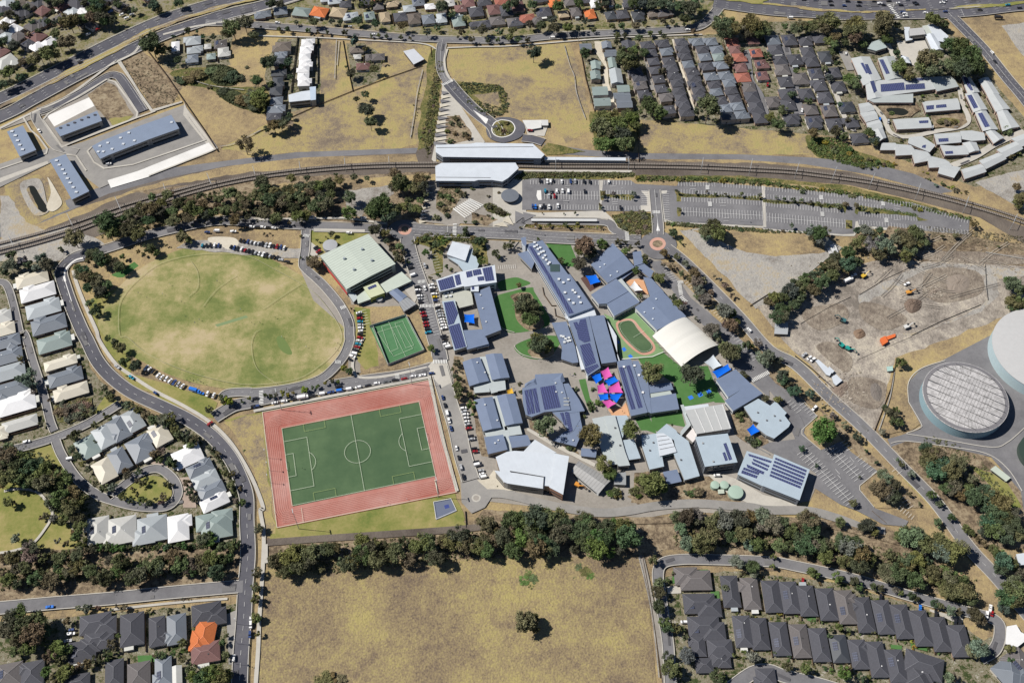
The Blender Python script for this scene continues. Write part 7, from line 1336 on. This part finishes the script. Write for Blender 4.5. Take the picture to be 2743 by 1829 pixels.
# hard court
def Q(s): return G(s)
L_(loop(Q('B2 1060,1465 1365,1378 C2 1525,140 1215,258')), .15)
for a in ('B2 1115,1520 1310,1462 C2 1430,120 1260,190', 'B2 1150,1470 1225,1450 C2 1300,120 1225,150', 'B2 1270,1440 1340,1420 C2 1440,90 1370,115'): L_(loop(Q(a)), .14)
L_(Q('B2 1212,1422 C2 1370,200'), .14); multi('court_line', fl, 'faint'); fl = []
L_(spline(Q('B1 1080,1546 1075,1300 1130,1170 1250,1040 1450,900 1800,820 2200,830 B2 200,960 500,1130 650,1280 760,1450 C2 790,20 740,130 600,270 400,390 100,440 C1 2100,430 1700,330 1350,180 1150,20'), 5, True), .3)
L_(spline(Q('B2 90,1310 250,1200 420,1090'), 6), .25); L_(spline(Q('B2 60,1500 10,1530 C2 -20,100 30,300 210,440'), 6), .25); L_(spline(Q('B1 1720,880 1780,980 1780,1120 1700,1200'), 6), .25); L_(spline(Q('B1 1830,1290 1960,1130 2130,1010'), 6), .25)
multi('oval_line', fl, mat('worn_turf_line', (.34,.33,.19))); fl = []
L_(spline(Q('B3 1010,1450 1060,1418 1120,1425 1180,1500 C3 1285,70 1290,120 1250,145 1190,140 1105,70 1025,-30'), 5, True), .15); L_(Q('C3 1130,20 1230,-40'), .14); multi('court_line', fl, 'faint'); fl = []
L_(loop(Q('C2 1617,1497 1773,1467 1823,1573 1641,1652')), .25); L_(Q('C3 1020,215 1300,193 1410,148'), .5); multi('court_line', fl, 'marking')
B = []
for s, n, dp in (('B3 205,152 815,158', 24, -5), ('B3 230,412 820,416', 23, 5), ('B3 870,155 1110,158', 9, -5), ('B3 850,424 1190,426', 13, 5), ('B3 890,280 1110,283', 9, 4.8), ('B3 890,297 1110,300', 9, -4.8), ('B3 1258,375 1256,252', 7, 5), ('B3 1398,255 1402,500', 12, 5),
  ('B3 1535,168 1860,173', 13, -5), ('B3 1930,178 2290,200', 14, -5), ('B3 1560,272 2290,322', 28, 5), ('B3 1565,305 2290,342', 28, -5), ('B4 20,207 720,272', 27, -5), ('B4 790,290 1340,355', 21, -5), ('B4 1345,357 1845,505', 20, -5), ('B4 20,318 730,372', 27, 5), ('B4 30,350 720,415', 27, -5),
  ('B4 870,395 1060,418', 7, 5), ('B4 880,438 1380,482', 20, -5), ('B4 870,552 1420,602', 21, 5), ('B4 1440,605 1845,645', 15, 5), ('C4 740,945 800,1010', 3, -5), ('C4 870,1080 1020,1222', 6, -5), ('C4 375,605 485,715', 5, -5), ('C4 210,615 300,700', 4, 5),
  ('B3 1440,935 1520,1050', 6, -5), ('B3 1575,1065 1700,1180', 6, 5), ('B3 1810,1310 1930,1430', 6, 5), ('C3 2010,20 2200,230', 9, 5), ('B2 1475,805 1555,985', 8, -5), ('B2 1640,790 1705,985', 8, -5), ('B2 1460,1100 1620,1546', 18, 4.8), ('B2 1600,1070 1740,1546', 18, 4.8), ('B2 955,1330 985,1450', 5, 5), ('C4 1230,1480 1300,1560', 3, 5), ('D4 1210,-10 1330,80', 5, 4), ('B2 2200,920 2352,910', 8, -4)):
    B += bays(s, None, n, dp)
for s, n in (('B3 330,287 830,292', 20), ('B3 1570,435 2290,472', 28), ('B4 35,486 740,545', 27), ('C4 600,1018 865,1280', 11), ('C4 490,1182 790,1500', 13), ('C4 350,1045 470,1160', 5)): B += bays(s, None, n, 4.9, both=True, cl=True)
multi('bay_marking', B, mat('bay_paint', (.74,.74,.72)))
def zebra(s, n, w=3.2, along=.5):
    a, b = G(s); d = (b-a)/n; out = []
    for i in range(n): p = a+d*i; out.append(strip_geo([p, p+d*.5], w, zbay+.012))
    return out
Zb = []
for s, n in (('B2 1810,545 1805,655', 9), ('B2 1478,1068 1550,1062', 6), ('B2 1500,1285 1680,1280', 14), ('B2 785,1305 830,1285', 4), ('C2 735,240 790,245', 5), ('C2 1615,238 1745,238', 9), ('C2 1290,350 1295,395', 5), ('C2 70,500 70,625', 9), ('B3 1305,440 1375,440', 6), ('B3 1070,620 1078,700', 8), ('A2 1700,775 1790,735', 8),
  ('B3 1530,1075 1580,1065', 5), ('B3 1545,1090 1560,1190', 9), ('B3 1560,1200 1610,1255', 5), ('B2 450,650 505,655', 5), ('C3 2195,410 2352,330', 12), ('B3 1795,200 1797,240', 5), ('B3 1818,350 1820,390', 5), ('B4 522,290 525,330', 5), ('B4 533,440 536,480', 5), ('B4 1078,348 1082,385', 5), ('B4 1108,495 1112,535', 5), ('A4 1130,55 1230,180', 9)): Zb += zebra(s, n)
multi('crossing_stripe', Zb, 'marking')
S = []
for i in range(10):
    t = i/9; S.append(strip_geo(G(f'B2 {1795+t*150:.0f},{412-t*90:.0f} {1905+t*160:.0f},{492-t*112:.0f}'), .7, zbay+.02+i*.001))
multi('step_edge', S, 'marking')
S = [strip_geo(G(s), .18, zbay+.016) for s in ('B3 512,207 562,207', 'B3 512,222 562,222', 'B3 500,340 550,340', 'B3 500,362 552,362', 'B3 1640,208 1690,208', 'B3 1640,232 1690,232', 'B3 1910,360 1960,360', 'B3 1910,382 1962,382', 'B3 1940,495 1990,495', 'B3 1940,518 1985,518', 'B3 920,208 970,208', 'B3 940,350 990,350', 'B3 940,368 990,368', 'B4 1180,385 1240,392', 'B4 1180,405 1235,415', 'B4 1175,510 1240,515', 'C4 780,1095 820,1140', 'C4 650,1205 690,1250', 'C4 670,1255 700,1290', 'A4 1780,90 1810,160', 'A4 1180,40 1160,110', 'B2 1745,560 1742,625', 'C4 1160,1225 1205,1195', 'C4 1205,1250 1250,1222')]
multi('road_marking', S, 'marking')
# ---------------------------------------------------------------- railway
def railway(s, off):
    P = spline(G(s)); z = zbay+.03
    tag(link('sleeper_bed', mesh('sleeper_bed', *strip_geo(P, 2.5, z, off), mat('sleeper_bed', (.125,.105,.09)))), kind='structure')
    V, Fc = strip_geo(P, .1, z+.01, off)
    S = strip_geo([p for p in P], .28, z, 0)
    # sleepers, one every 1.4 m
    V, Fc = [], []; acc = 0
    for a, b in zip(P, P[1:]):
        L = (b-a).length; d = (b-a)/L; n = Vector((-d.y, d.x, 0)); t = acc
        while t < L:
            q = a+d*t+n*off; k = len(V)
            for u, v in ((-.2, -1.25), (.2, -1.25), (.2, 1.25), (-.2, 1.25)): w_ = q+d*u+n*v; V.append(Vector((w_.x, w_.y, z+.01)))
            Fc.append((k, k+1, k+2, k+3)); t += 1.4
        acc = t-L
    tag(link('sleepers', mesh('sleepers', V, Fc, MK['sleeper'])), kind='structure')
    parts = []
    for s_ in (-.75, .75):
        V, Fc = strip_geo(P, .14, z+.16, off+s_); parts.append((V, Fc))
    V, Fc = join(parts); tag(link('rails', mesh('rails', V, Fc, MK['rail'])), kind='structure')
RS = 'B1 -400,900 0,792 350,700 700,590 1100,440 1500,318 1900,205 2285,125 B2 300,82 700,42 1100,20 1640,12 2285,10 B3 400,18 1120,20 1700,30 2240,55 B4 250,72 500,100 1000,170 1500,275 1900,380 2352,525 2900,740'
railway(RS, 2.1); railway(RS, -2.1)
railway('B1 -400,880 0,772 350,680 700,575 1100,432 1500,314 1900,208', 6.2)
def gantry(i, s):
    a, b = G(s); c = (a+b)/2; root = thing('overhead_line_gantry', f'grey overhead line gantry across the railway tracks, {ordn(i)} from the west', 'gantry', Vector((c.x, c.y, 0)), 'gantries over the railway')
    for p in (a, b): V, Fc = tube_geo(p, p+Vector((0, 0, 8.5)), .22, .18); part(root, 'post', V, Fc, MK['steel'])
    V, Fc = tube_geo(a+Vector((0, 0, 7.8)), b+Vector((0, 0, 7.8)), .22); part(root, 'beam', V, Fc, MK['steel'])
for i, s in enumerate(['B1 110,700 150,790', 'B1 630,500 680,610', 'B1 1060,350 1110,465', 'B1 1490,235 1530,345', 'B1 1880,140 1920,240', 'B1 2290,75 2310,150', 'B2 420,35 430,105', 'B2 825,5 830,70', 'B2 1220,-10 1225,50', 'B3 430,-5 430,48', 'B3 1080,-5 1085,50', 'B3 1750,0 1735,85', 'B3 2190,10 2170,100', 'B4 312,45 285,130', 'B4 650,80 615,168', 'B4 990,140 950,230', 'B4 1400,230 1368,322', 'B4 1830,345 1797,442', 'B4 2260,510 2222,592']): gantry(i, s)
# ---------------------------------------------------------------- cars
def hv(s): a, b = G(s); d = b-a; return math.atan2(d.y, d.x)
def cars_at(s, cols, where, ang, end='the west', kinds=None, verb='parked', cs=None):
    L = pix(s); r = random.Random(len(s)); order = sorted(range(len(L)), key=lambda i: L[i][0]); tot = len(L)
    for k, i in enumerate(order):
        p = g3(L[i][0], L[i][1]); ch = cols[i % len(cols)]; kd = kinds[i] if kinds else None; kd = kd or r.choice(['sedan', 'suv', 'hatch', 'suv', 'ute'])
        KW = {'sedan': 'sedan', 'suv': 'wagon', 'hatch': 'hatchback', 'ute': 'ute', 'van': 'van', 'truck': 'truck'}
        nth = f', {ordn(k, tot)} from {end}' if tot > 1 else ''
        car(f'{CC[ch][1]} {KW[kd]} {verb} {where}{nth}', p, ang+(math.pi if r.random() < .4 else 0), ch, kd, f'cars {verb} {where}' if tot > 1 else None, r)
carrow('B1 1805,745 1990,745', 'tkkwb', 'in the short row on the oval edge')
carrow('B1 2065,755 B2 230,858', 'kbkwrkkswwkskk', 'in the lower row above the oval')
carrow('B1 2150,697 B2 295,770', 'kkbswskswkrbw', 'in the upper row above the oval')
cars_at('B2 305,892 250,875', 'ks', 'at the oval corner by the lane', hv('B2 100,850 300,890'))
carrow('B1 2200,573 B2 205,588', 'kwkwkw', 'along the kerb of the main street', 'along')
cars_at('B1 1870,625 1955,615 2105,618 2205,520 B2 860,632 525,505 990,497', 'bwwkwsw', 'beside the main street near the oval', hv('B1 1900,600 2200,600'), kinds=['sedan','van','ute','sedan','suv','truck','sedan'])
cars_at('B2 562,765 585,798', 'kr', 'in the yard by the grey tank', hv('B2 500,840 620,780'))
carrow('B2 945,1335 960,1420 965,1500 C2 960,10 945,60 925,120 895,190 860,235', 'wkrtswwkrwtrkwwk', 'in the curved row east of the oval', 'perp', 'the north')
carrow('C2 150,622 1640,340', 'wwkwkwbBwwkwgkrwwb', 'along the kerb north of the running track', 'along', kinds=['sedan','suv','sedan','truck','suv','van','ute','van','van','suv','sedan','suv','ute','suv','sedan','suv','ute','hatch'])
cars_at('C2 762,467 20,575 30,645', 'kkb', 'in the street lane above the running track', hv('C2 0,600 700,470'))
cars_at('B2 1412,945 1438,1010', 'kw', 'outside the sports hall annex', hv('B2 1380,960 1450,935'), kinds=['suv', 'van'])
cars_at('B2 1540,1130 1540,925', 'ws', 'driving on the staff road', hv('B2 1500,1000 1540,1130'), verb='stopped', end='the north')
carrow('B2 1468,1105 1505,1268', 'kwkwsk', 'in the staff row facing the annex', 'perp', 'the north')
carrow('B2 1595,1085 1640,1252', 'wwkwyb', 'in the staff row beside the white building', 'perp', 'the north')
carrow('B2 1510,1305 1575,1540', 'krrkrrkt', 'in the lower west staff row', 'perp', 'the crossing')
carrow('B2 1655,1292 1715,1500', 'kssswwww', 'in the lower east staff row', 'perp', 'the crossing')
carrow('C2 1700,0 1745,125', 'kkkww', 'in the last staff row before the forecourt', 'perp', 'the north')
carrow('C2 1690,530 1785,880', 'bkwwb', 'along the lane beside the running track', 'along', 'the forecourt')
carrow('C2 1812,975 1895,1325', 'wksk', 'along the lower lane beside the running track', 'along', 'the north')
carrow('C2 1878,615 1935,855', 'kwswwwsr', 'in the long row by the classroom blocks', 'perp', 'the north')
for s, c, t in (('C2 1955,905 1962,950', 'ks', 'as a pair below the long row'), ('C2 1983,1015 1992,1065', 'kr', 'as a pair opposite the low classroom block'), ('C2 2002,1138 2015,1180', 'kw', 'as a pair near the auditorium'), ('C2 2040,1205 2062,1295', 'sww', 'in the trio by the auditorium steps')): carrow(s, c, t, 'perp', 'the north')
carrow('C1 1305,288 1400,335', 'wwk', 'on the grass at the western oval bank'); carrow('C1 1410,358 1665,472', 'wwwwbsw', 'on the grass south-west of the oval', kinds=['suv','sedan','suv','suv','ute','suv','sedan']); carrow('C1 1850,530 1950,552', 'ww', 'at the end of the grass row')
cars_at('C1 1760,505 1815,525', 'BB', 'with the blue trailer on the grass', hv('C1 1700,490 1850,530'), kinds=['truck', 'ute'])
cars_at('C1 1190,385 1405,525 1060,290', 'tbs', 'on the path side of the curving road', hv('C1 1100,300 1400,540')); cars_at('C1 1895,800', 'r', 'alone at the path crossing by the curving road', hv('C1 1870,830 1930,780'))
cars_at('C1 250,960 640,1115', 'ww', 'in the west estate streets', hv('C1 200,970 300,950'), kinds=['ute', 'van']); cars_at('C1 2290,645', 'k', 'at the street bend by the oval', hv('C1 2200,660 2350,640'))
V_ = math.pi/2
cars_at('B3 290,163 355,168 385,170 410,162 485,170 565,168 605,168 685,170 738,172 908,172', 'kwwkwbskkw', 'in the top row of the station car park', V_)
cars_at('B3 337,255 388,260 440,256 492,256 545,258 692,258', 'tgwwwk', 'in the middle row of the station car park', V_, kinds=['suv','suv','suv','suv','van','sedan'])
cars_at('B3 370,302 420,302', 'sr', 'in the lower middle row of the station car park', V_)
cars_at('B3 225,395 250,397 293,396 325,393 372,398 450,390 1013,405', 'bBwkwwk', 'in the bottom row of the station car park', V_)
h1 = hv('A4 500,40 1100,50')
cars_at('A4 365,12 470,15 605,28 615,62 760,28 730,68 865,35 860,68 1000,30 1050,48 1080,62 1130,28 1215,45 1295,15 1365,40 1380,55 1240,62 1630,20 1610,42 1890,10', 'kwkkkbkkkwkkwwkkkwwk', 'on the north-east highway, far carriageway', h1, verb='driving')
cars_at('A4 1640,120 1460,133 1275,140 1280,163 1255,125 2200,62 2305,85 1950,105 245,178 2115,180', 'bwwwbtkkwk', 'on the north-east highway, near carriageway', h1, verb='driving', kinds=['sedan','suv','suv','suv','sedan','suv','sedan','sedan','van','truck'])
cars_at('A1 730,580', 'k', 'alone on the north-west highway', hv('A1 500,700 1000,440'), verb='driving', kinds=['suv'])
cars_at('A4 2085,570 2060,490', 'kw', 'on the road beside the village', hv('A4 2000,470 2200,720'), verb='driving', end='the north')
cars_at('A2 215,222 870,255 1085,325', 'wsw', 'on the northern street', hv('A2 200,220 900,270')); cars_at('A3 400,357 1440,255 1620,285', 'www', 'on the eastern half of the northern street', hv('A3 400,350 1400,290'), kinds=['van', 'sedan', 'suv'])
cars_at('A1 800,325 885,280 1100,150 1190,150 1145,180 1000,120', 'wrwswB', 'on the far side of the north-west highway', hv('A1 700,350 1200,130')); cars_at('A1 360,1195', 'w', 'beside the new townhouse street', hv('A1 300,1100 420,1280'), kinds=['ute'])
cars_at('D1 455,870', 'B', 'on the lower west street', hv('D1 0,880 1000,790')); cars_at('D1 2262,1030 2110,1330 2255,1115 2262,980', 'wwbw', 'along the long southern road', hv('D1 2200,1000 2170,1400'), end='the west')
cars_at('D1 655,1075 650,1110 620,1175', 'bws', 'in the shared drive beside the charcoal roofs', hv('D1 600,1080 700,1070'), end='the lowest one')
cars_at('D3 1585,1005', 'w', 'on a driveway of the wide-roofed column', 0); cars_at('D4 355,638 1410,885 1055,785 1550,930 1725,1000 1765,1005', 'rBkkkk', 'on driveways of the upper estate row', hv('D4 355,600 345,680')); cars_at('D4 2055,930 2010,940 2040,880', 'rww', 'by the cul-de-sac tree', 1.2)
cars_at('C3 1880,1265', 'w', 'beside the green tanks', 0); cars_at('C4 370,180 415,210 445,225', 'sww', 'at the site office fence', hv('C4 350,190 390,160'), kinds=['ute','suv','ute']); cars_at('C4 460,660', 'w', 'in the top of the lower car park', .8)
cars_at('B3 2170,1505', 'w', 'alone on the long road', hv('B3 2100,1400 2352,1680'), verb='driving'); cars_at('B4 765,1060 815,1012 1290,1090', 'www', 'on the construction site', hv('B4 740,1070 830,1030'), kinds=['truck', 'ute', 'ute'])
cars_at('A4 745,500 40,780 350,1010 490,880 1125,1110 1520,1160 1050,1090', 'wrwwswB', 'among the village and unit drives', 1.3); cars_at('A2 230,690', 'b', 'in the dark homes lane', 0); cars_at('A3 200,1190', 'r', 'in the kiosk yard', 0)
cars_at('A1 985,1490', 'w', 'at the townhouse row corner', .3)
# ---------------------------------------------------------------- people
people('B1 1690,1060 1535,1095 1640,1250 1250,1170 1330,1215 1470,1180 1680,1385 1800,1410 1760,1440 2270,1440 1960,1065 2170,1320 B2 230,935 60,1440 195,1390 C2 255,20 475,110 740,130 760,80 440,1200', 'on the oval grass')
people('C1 1690,410 1720,400 1750,415 1790,410 1810,425 1840,440', 'on the oval bank beside the blue trailer'); people('C2 1210,1515 1380,1478 838,538 455,608 1585,395 1240,182 1385,1065 1635,1322', 'around the running track')
people('C3 120,190 280,235 1030,690 560,360 590,370 35,470 950,880', 'walking between the school buildings')
# ---------------------------------------------------------------- poles, fences, goals
for i, (s, h_) in enumerate((('C2 252,668', 26), ('C2 1423,436', 26), ('C2 1660,1450', 26), ('D2 405,158', 26))): pole(('tall steel floodlight pole at the '+('north-west', 'north-east', 'south-east', 'south-west')[i]+' corner of the running track'), s, h_, 'floodlight_pole', 'floodlight', arm=3.4, r=.25)
pole('thin steel light pole beside the running track west edge', 'C2 120,1100 140,1213 145,1325', 12, group='light poles west of the running track'); pole('grey street light beside the southern road', 'D1 2140,1020 2140,1195 2130,1380', 10, 'street_lamp', 'street lamp', group='street lights of the southern road')
pole('tall grey light pole in the station car park', 'B3 370,400 450,340 1020,300 1710,520 2090,520 B4 120,590 1740,640', 11, 'street_lamp', 'street lamp', group='light poles of the station car park')
pole('timber power pole by the northern street', 'A3 635,380', 13, 'power_pole', 'power pole', head=False, r=.2); pole('tall grey light pole on the main street', 'B2 1250,660 1525,500 1865,640 B3 250,640', 10, 'street_lamp', 'street lamp', group='light poles of the main street')
def goal(label, P, d):
    root = thing('goal_frame', label, 'goal', Vector((P[0].x, P[0].y, 0))); a, b = P; up = Vector((0, 0, 2.44)); parts = [tube_geo(p, q, .12, n=5) for p, q in ((a, a+up), (b, b+up), (a+up, b+up), (a+d*2, b+d*2), (a, a+d*2), (b, b+d*2))]
    V, Fc = join(parts); part(root, 'frame', V, Fc, MK['white'])
goal('white goal frame at the west end of the football field', PM((-PL,-3.7), (-PL,3.7)), -pex); goal('white goal frame at the east end of the football field', PM((PL,-3.7), (PL,3.7)), pex)
for s, t, h_, c in (('A1 1330,470 1500,690 1650,910 1850,1200 1960,1370', 'dark fence between the bare paddock and the new streets', 2.4, 'timber'), ('A2 0,1210 80,1180 300,1080 600,945 880,830 1200,710 1520,600', 'long dark paddock fence below the northern homes', 1.2, 'timber'), ('A2 395,345 370,560 335,840', 'tall dark fence along the lane of white townhouses', 2.4, 'dark'),
  ('A2 572,350 578,600 575,760', 'dark fence behind the bright white townhouses', 2.2, 'dark'), ('A2 800,370 840,600 890,830', 'dark fence west of the conifer homes', 1.8, 'timber'), ('A3 1175,1070 1178,1480', 'wire fence at the end of the railway paddock', 1.5, 'timber'), ('A3 1930,400 2050,700 2190,1100', 'orange-brown timber fence beside the red-roofed units', 2.2, 'timber'),
  ('A3 640,400 700,720 780,1010', 'dark fence west of the sandy drive homes', 2, 'timber'), ('B1 430,930 500,1100 600,1400 C1 640,100 730,300 810,500', 'dark fence behind the houses on the oval road', 2, 'timber'), ('C1 20,920 340,830', 'dark garden fence at the lane junction', 1.8, 'timber'), ('B3 30,790 100,700', 'pale fence beside the school gate', 1.2, 'steel'),
  ('D3 1210,400 1280,780 1390,1546', 'timber fence between dry field and path', 1.4, 'timber'), ('C4 1200,200 1150,470 1000,860', 'wire fence between works and reservoir land', 1.8, 'timber'), ('B4 340,1440 600,1290 790,1200', 'dark silt fence across the construction site', 1.1, 'dark'), ('B4 870,1180 1100,1040 1440,880', 'dark silt fence along the haul road', 1.1, 'dark'), ('B4 1340,1546 1600,1420 1960,1270', 'black silt fence on the south side of the works', 1.3, 'dark'),
  ('B4 2000,910 2010,1100 2025,1230', 'dark barrier on the east side of the works', 1.3, 'dark'), ('C4 850,220 1100,110 1340,10', 'twin black pipes line across the works', .8, 'dark'), ('C4 290,185 440,300 640,480', 'wire fence beside the site offices', 1.5, 'dark'), ('D2 1900,0 1910,150', 'green fence at the corner of the track lawn', 1.6, 'dark'),
  ('C1 700,200 820,530', 'dark slatted fence of the garden plots', 1.8, 'timber'), ('A2 1590,430 1600,520', 'short fence by the station road', 1.2, 'timber'), ('C3 2150,960 2352,1070', 'grey wall above the solar shed', 2, 'steel'), ('B3 310,1110 325,1180 395,1280 440,1280', 'dark fence round the courtyard beside the long solar building', 1.6, 'timber'), ('B3 420,1300 430,1370 520,1400', 'dark fence round the lower courtyard', 1.6, 'timber'),
  ('B3 2180,1280 2352,1170', 'wire fence between bare lot and tree row', 1.6, 'timber'), ('D4 980,0 1110,110', 'timber rail at the car park end', 1, 'timber')): fence(t, s, h_, c)
b = fence('green mesh fence round the hard court', 'B2 1045,1470 1370,1370 C2 1535,140 1210,270 1075,-76', 3, 'steel')
# ---------------------------------------------------------------- construction site
def mound(label, s, h_, c, name='earth_mound'):
    P = G(s); c0 = sum(P, Vector())/len(P); root_r = random.Random(len(s)); n = 28; P = spline(P, max(1, n//len(P)), True); K = 6; V, Fc = [], []; n = len(P)
    for j in range(K+1):
        f = 1-j/K
        for p in P: q = c0+(p-c0)*f; V.append(Vector((q.x, q.y, .25+h_*(1-f*f)*root_r.uniform(.8, 1.15))))
    for j in range(K):
        for i in range(n): Fc.append((j*n+i, j*n+(i+1) % n, (j+1)*n+(i+1) % n, (j+1)*n+i))
    root = thing(name, label, 'earth mound', Vector((c0.x, c0.y, 0))); part(root, 'mound', V, Fc, c)
    if V and (V[1]-V[0]).cross(V[n]-V[0]).z < 0: root.children[0].data.flip_normals()
mound('big dark brown earth mound in the middle of the works', 'B4 1270,1250 1320,1210 1430,1230 1420,1310 1340,1350 1280,1310', 3.2, mat('dark_soil', (.15,.11,.085)))
mound('low grey earth mound north of the dark one', 'B4 1630,1040 1750,980 1870,1030 1850,1150 1680,1180', 1.6, mat('grey_soil', (.24,.20,.165)))
mound('rubble heap of broken stone beside the excavator', 'B4 1440,1180 1600,1100 1620,1140 1500,1205', 1.4, ground_mat('rubble', [(.14,.11,.09), (.4,.34,.28)], scales=(.5, 1.2), amt=(1, 1.2)))
mound('brown earth mound beside the orange machine', 'B4 810,1510 890,1480 930,1546 850,1580', 2, mat('brown_soil', (.19,.13,.09)))
mound('dark soil heap below the works fence', 'C4 960,420 1030,410 1090,500 1060,620 960,560', 1.2, mat('black_soil', (.16,.14,.125)))
mound('bark and rubble heap by the site offices', 'C4 620,460 770,400 780,470 700,560 620,530', 1.3, mat('rubble_dark', (.20,.155,.125)))
def excavator(label, s, ang, c):
    p = G(s)[0]; root = thing('excavator', label, 'excavator', Vector((p.x, p.y, ZC[0]))); root.rotation_euler = (0, 0, ang)
    def pt(name, parts, m, colr=None):
        V, Fc = join(parts); me = mesh(name, V, Fc, m); link(name, me, root, color=colr)
    for y in (-1.1, 1.1): pt('track', [box_geo(0, y, 0, .9, 4.2, .7)], MK['tyre'])
    pt('body', [box_geo(-.6, 0, 1, 2.3, 3.6, 2.8)], RM['paint'], c); pt('cab', [box_geo(1, .8, 1, 2.9, 1.5, 1.1)], MK['glass'])
    pt('boom', [tube_geo(Vector((1, -.3, 1.8)), Vector((4.2, -.3, 4.4)), .38, .28), tube_geo(Vector((4.2, -.3, 4.4)), Vector((6.6, -.3, 2.2)), .28, .2)], RM['paint'], c); pt('bucket', [box_geo(6.5, -.3, 1.2, 2.3, 1, 1.3)], MK['dark'])
excavator('orange excavator beside the dark earth mound', 'B4 1310,1170', .2, (.6,.28,.05)); excavator('grey-green excavator on the west side of the works', 'B4 715,1420', 2.6, (.05,.14,.15)); excavator('teal machine, the upper of two by the site offices', 'C4 700,95', 2.2, (.02,.28,.24))
excavator('teal machine, the lower of two by the site offices', 'C4 765,130', -.6, (.02,.28,.24)); excavator('small yellow excavator near the tree row', 'B4 905,1020', .6, (.6,.4,.05)); excavator('white excavator below the grey mound', 'B4 1290,1478', .4, (.6,.6,.58)); excavator('orange digger in the yard by the barrel shed', 'C3 632,1355', -.5, (.6,.25,.04))
b = building('crushing_plant', 'bright orange crushing plant on the works', 'machine', [('C4 1060,25 1100,5 1125,50 1085,75', 3, (.62,.14,.04), dict(wc=(.5,.12,.04), rm='plain')), ('C4 1110,10 1190,-15 1190,5 1125,32', 1.6, (.62,.14,.04), dict(wc=(.5,.12,.04), rm='plain'))], win=False)
b = building('shipping_container', 'small teal container with dark shadow by the works corner', 'container', [('C4 1118,280 1165,275 1168,310 1125,315', 2.4, (.35,.5,.46))], win=False)
for i, s in enumerate(['B4 610,720 680,790', 'B4 560,810 600,830']): pass
b = building('caravan_row', 'row of white caravans and sheds under the trees by the bare lot', 'shed', [('B4 605,730 650,720 680,800 640,815', 2.6, (.55,.56,.57)), ('B4 585,760 605,755 620,800 600,805', 2.2, (.5,.5,.5))], win=False)

# wheel ruts, rubble, worn tracks in the paddocks
rr = random.Random(4); parts = []; dark = []
for i in range(26):
    a = rr.uniform(0, 1); x, y = 900+rr.random()*1050, 830+rr.random()*640; L = rr.uniform(150, 480); t = math.radians(rr.choice((-32, -28, 20, -40, -5))+rr.uniform(-12, 12))
    if y > 1450-(x-900)*.25: continue
    P = spline(G(f'B4 {x:.0f},{y:.0f} {x+L*.5*math.cos(t):.0f},{y+L*.5*math.sin(t)+rr.uniform(-25,25):.0f} {x+L*math.cos(t):.0f},{y+L*math.sin(t):.0f}'), 4)
    for o in (-1, 1): (parts if i % 2 else dark).append(strip_geo(P, .4, ZC[0]+.01+i*.0012, o))
multi('wheel_rut', parts, mat('dry_rut', (.33,.295,.25))); multi('wheel_rut', dark, mat('damp_rut', (.20,.175,.15)))
V, Fc = [], []
for i in range(900):
    if i % 3 == 0: x, y = 1440+rr.random()*170, 1110+rr.random()*90
    elif i % 3 == 1: x, y = rr.gauss(1650, 500), rr.gauss(900, 60)
    else: x, y = 2295*0+rr.gauss(700, 90), 1546+rr.gauss(500, 90)
    p = G(f'B4 {x:.0f},{y:.0f}')[0]; s = rr.uniform(.3, 1.1); W, F2 = box_geo(p.x, p.y, .2, .5+s*.6, s, s*rr.uniform(.5, 1.4), rr.uniform(0, 3)); k = len(V); V += W; Fc += [tuple(q+k for q in f) for f in F2]
tag(link('rubble', mesh('rubble', V, Fc, ground_mat('broken_stone', [(.16,.13,.10), (.30,.26,.21), (.48,.43,.37)], scales=(.3, 1.5), amt=(1, 1)))), kind='stuff')
for s in ('A2 745,370 735,560 730,720', 'A2 770,380 750,600', 'A2 1520,640 1470,850 1450,1000 1410,1250', 'A3 510,420 560,600 600,700 620,850 700,1080', 'B4 2000,800 2352,860', 'D3 1180,420 1290,900 1360,1500', 'C4 1180,330 1140,560 1040,860', 'A1 1640,700 1900,780 2200,820', 'A1 1980,1330 2120,1300 2352,1180'): line('worn_track', s, .8, m='lot', smooth=True)

rb = random.Random(9); pb = []; pd = []
for i in range(13):
    y = 830+i*38; x = 1735-(y-830)*.16
    (pb if i % 2 else pd).append(([Vector((p.x, p.y, ZC[0]+.004*i+.02)) for p in G(f'A2 {x-45},{y} {x+40+i*4},{y+14} {x-40},{y+34}')], [(2, 1, 0)]))
for i in range(12):
    y = 160+i*32; x = 1640-(y-160)*.22
    (pb if i % 2 else pd).append(([Vector((p.x, p.y, ZC[0]+.004*i+.02)) for p in G(f'B2 {x-80},{y} {x},{y+12} {x-70},{y+32}')], [(2, 1, 0)]))
for s in ('B2 2150,560 2240,530 2290,575', 'B2 2290,470 2340,560 2240,520', 'B2 2352,430 2450,470 2352,540', 'B2 2420,440 2540,470 2440,520'): (pb if rb.random() < .5 else pd).append(([Vector((p.x, p.y, ZC[0]+.08+rb.random()*.05)) for p in G(s)], [(2, 1, 0)]))
multi('plaza_band', pb, 'sand'); multi('plaza_band', pd, 'asphalt')
print('objects', len(bpy.data.objects), 'z', Z[0])
import sys
for o in bpy.data.objects:
    if o.get('label') and len(o['label'].split()) > 16: print('LONG', o.name, o['label'])
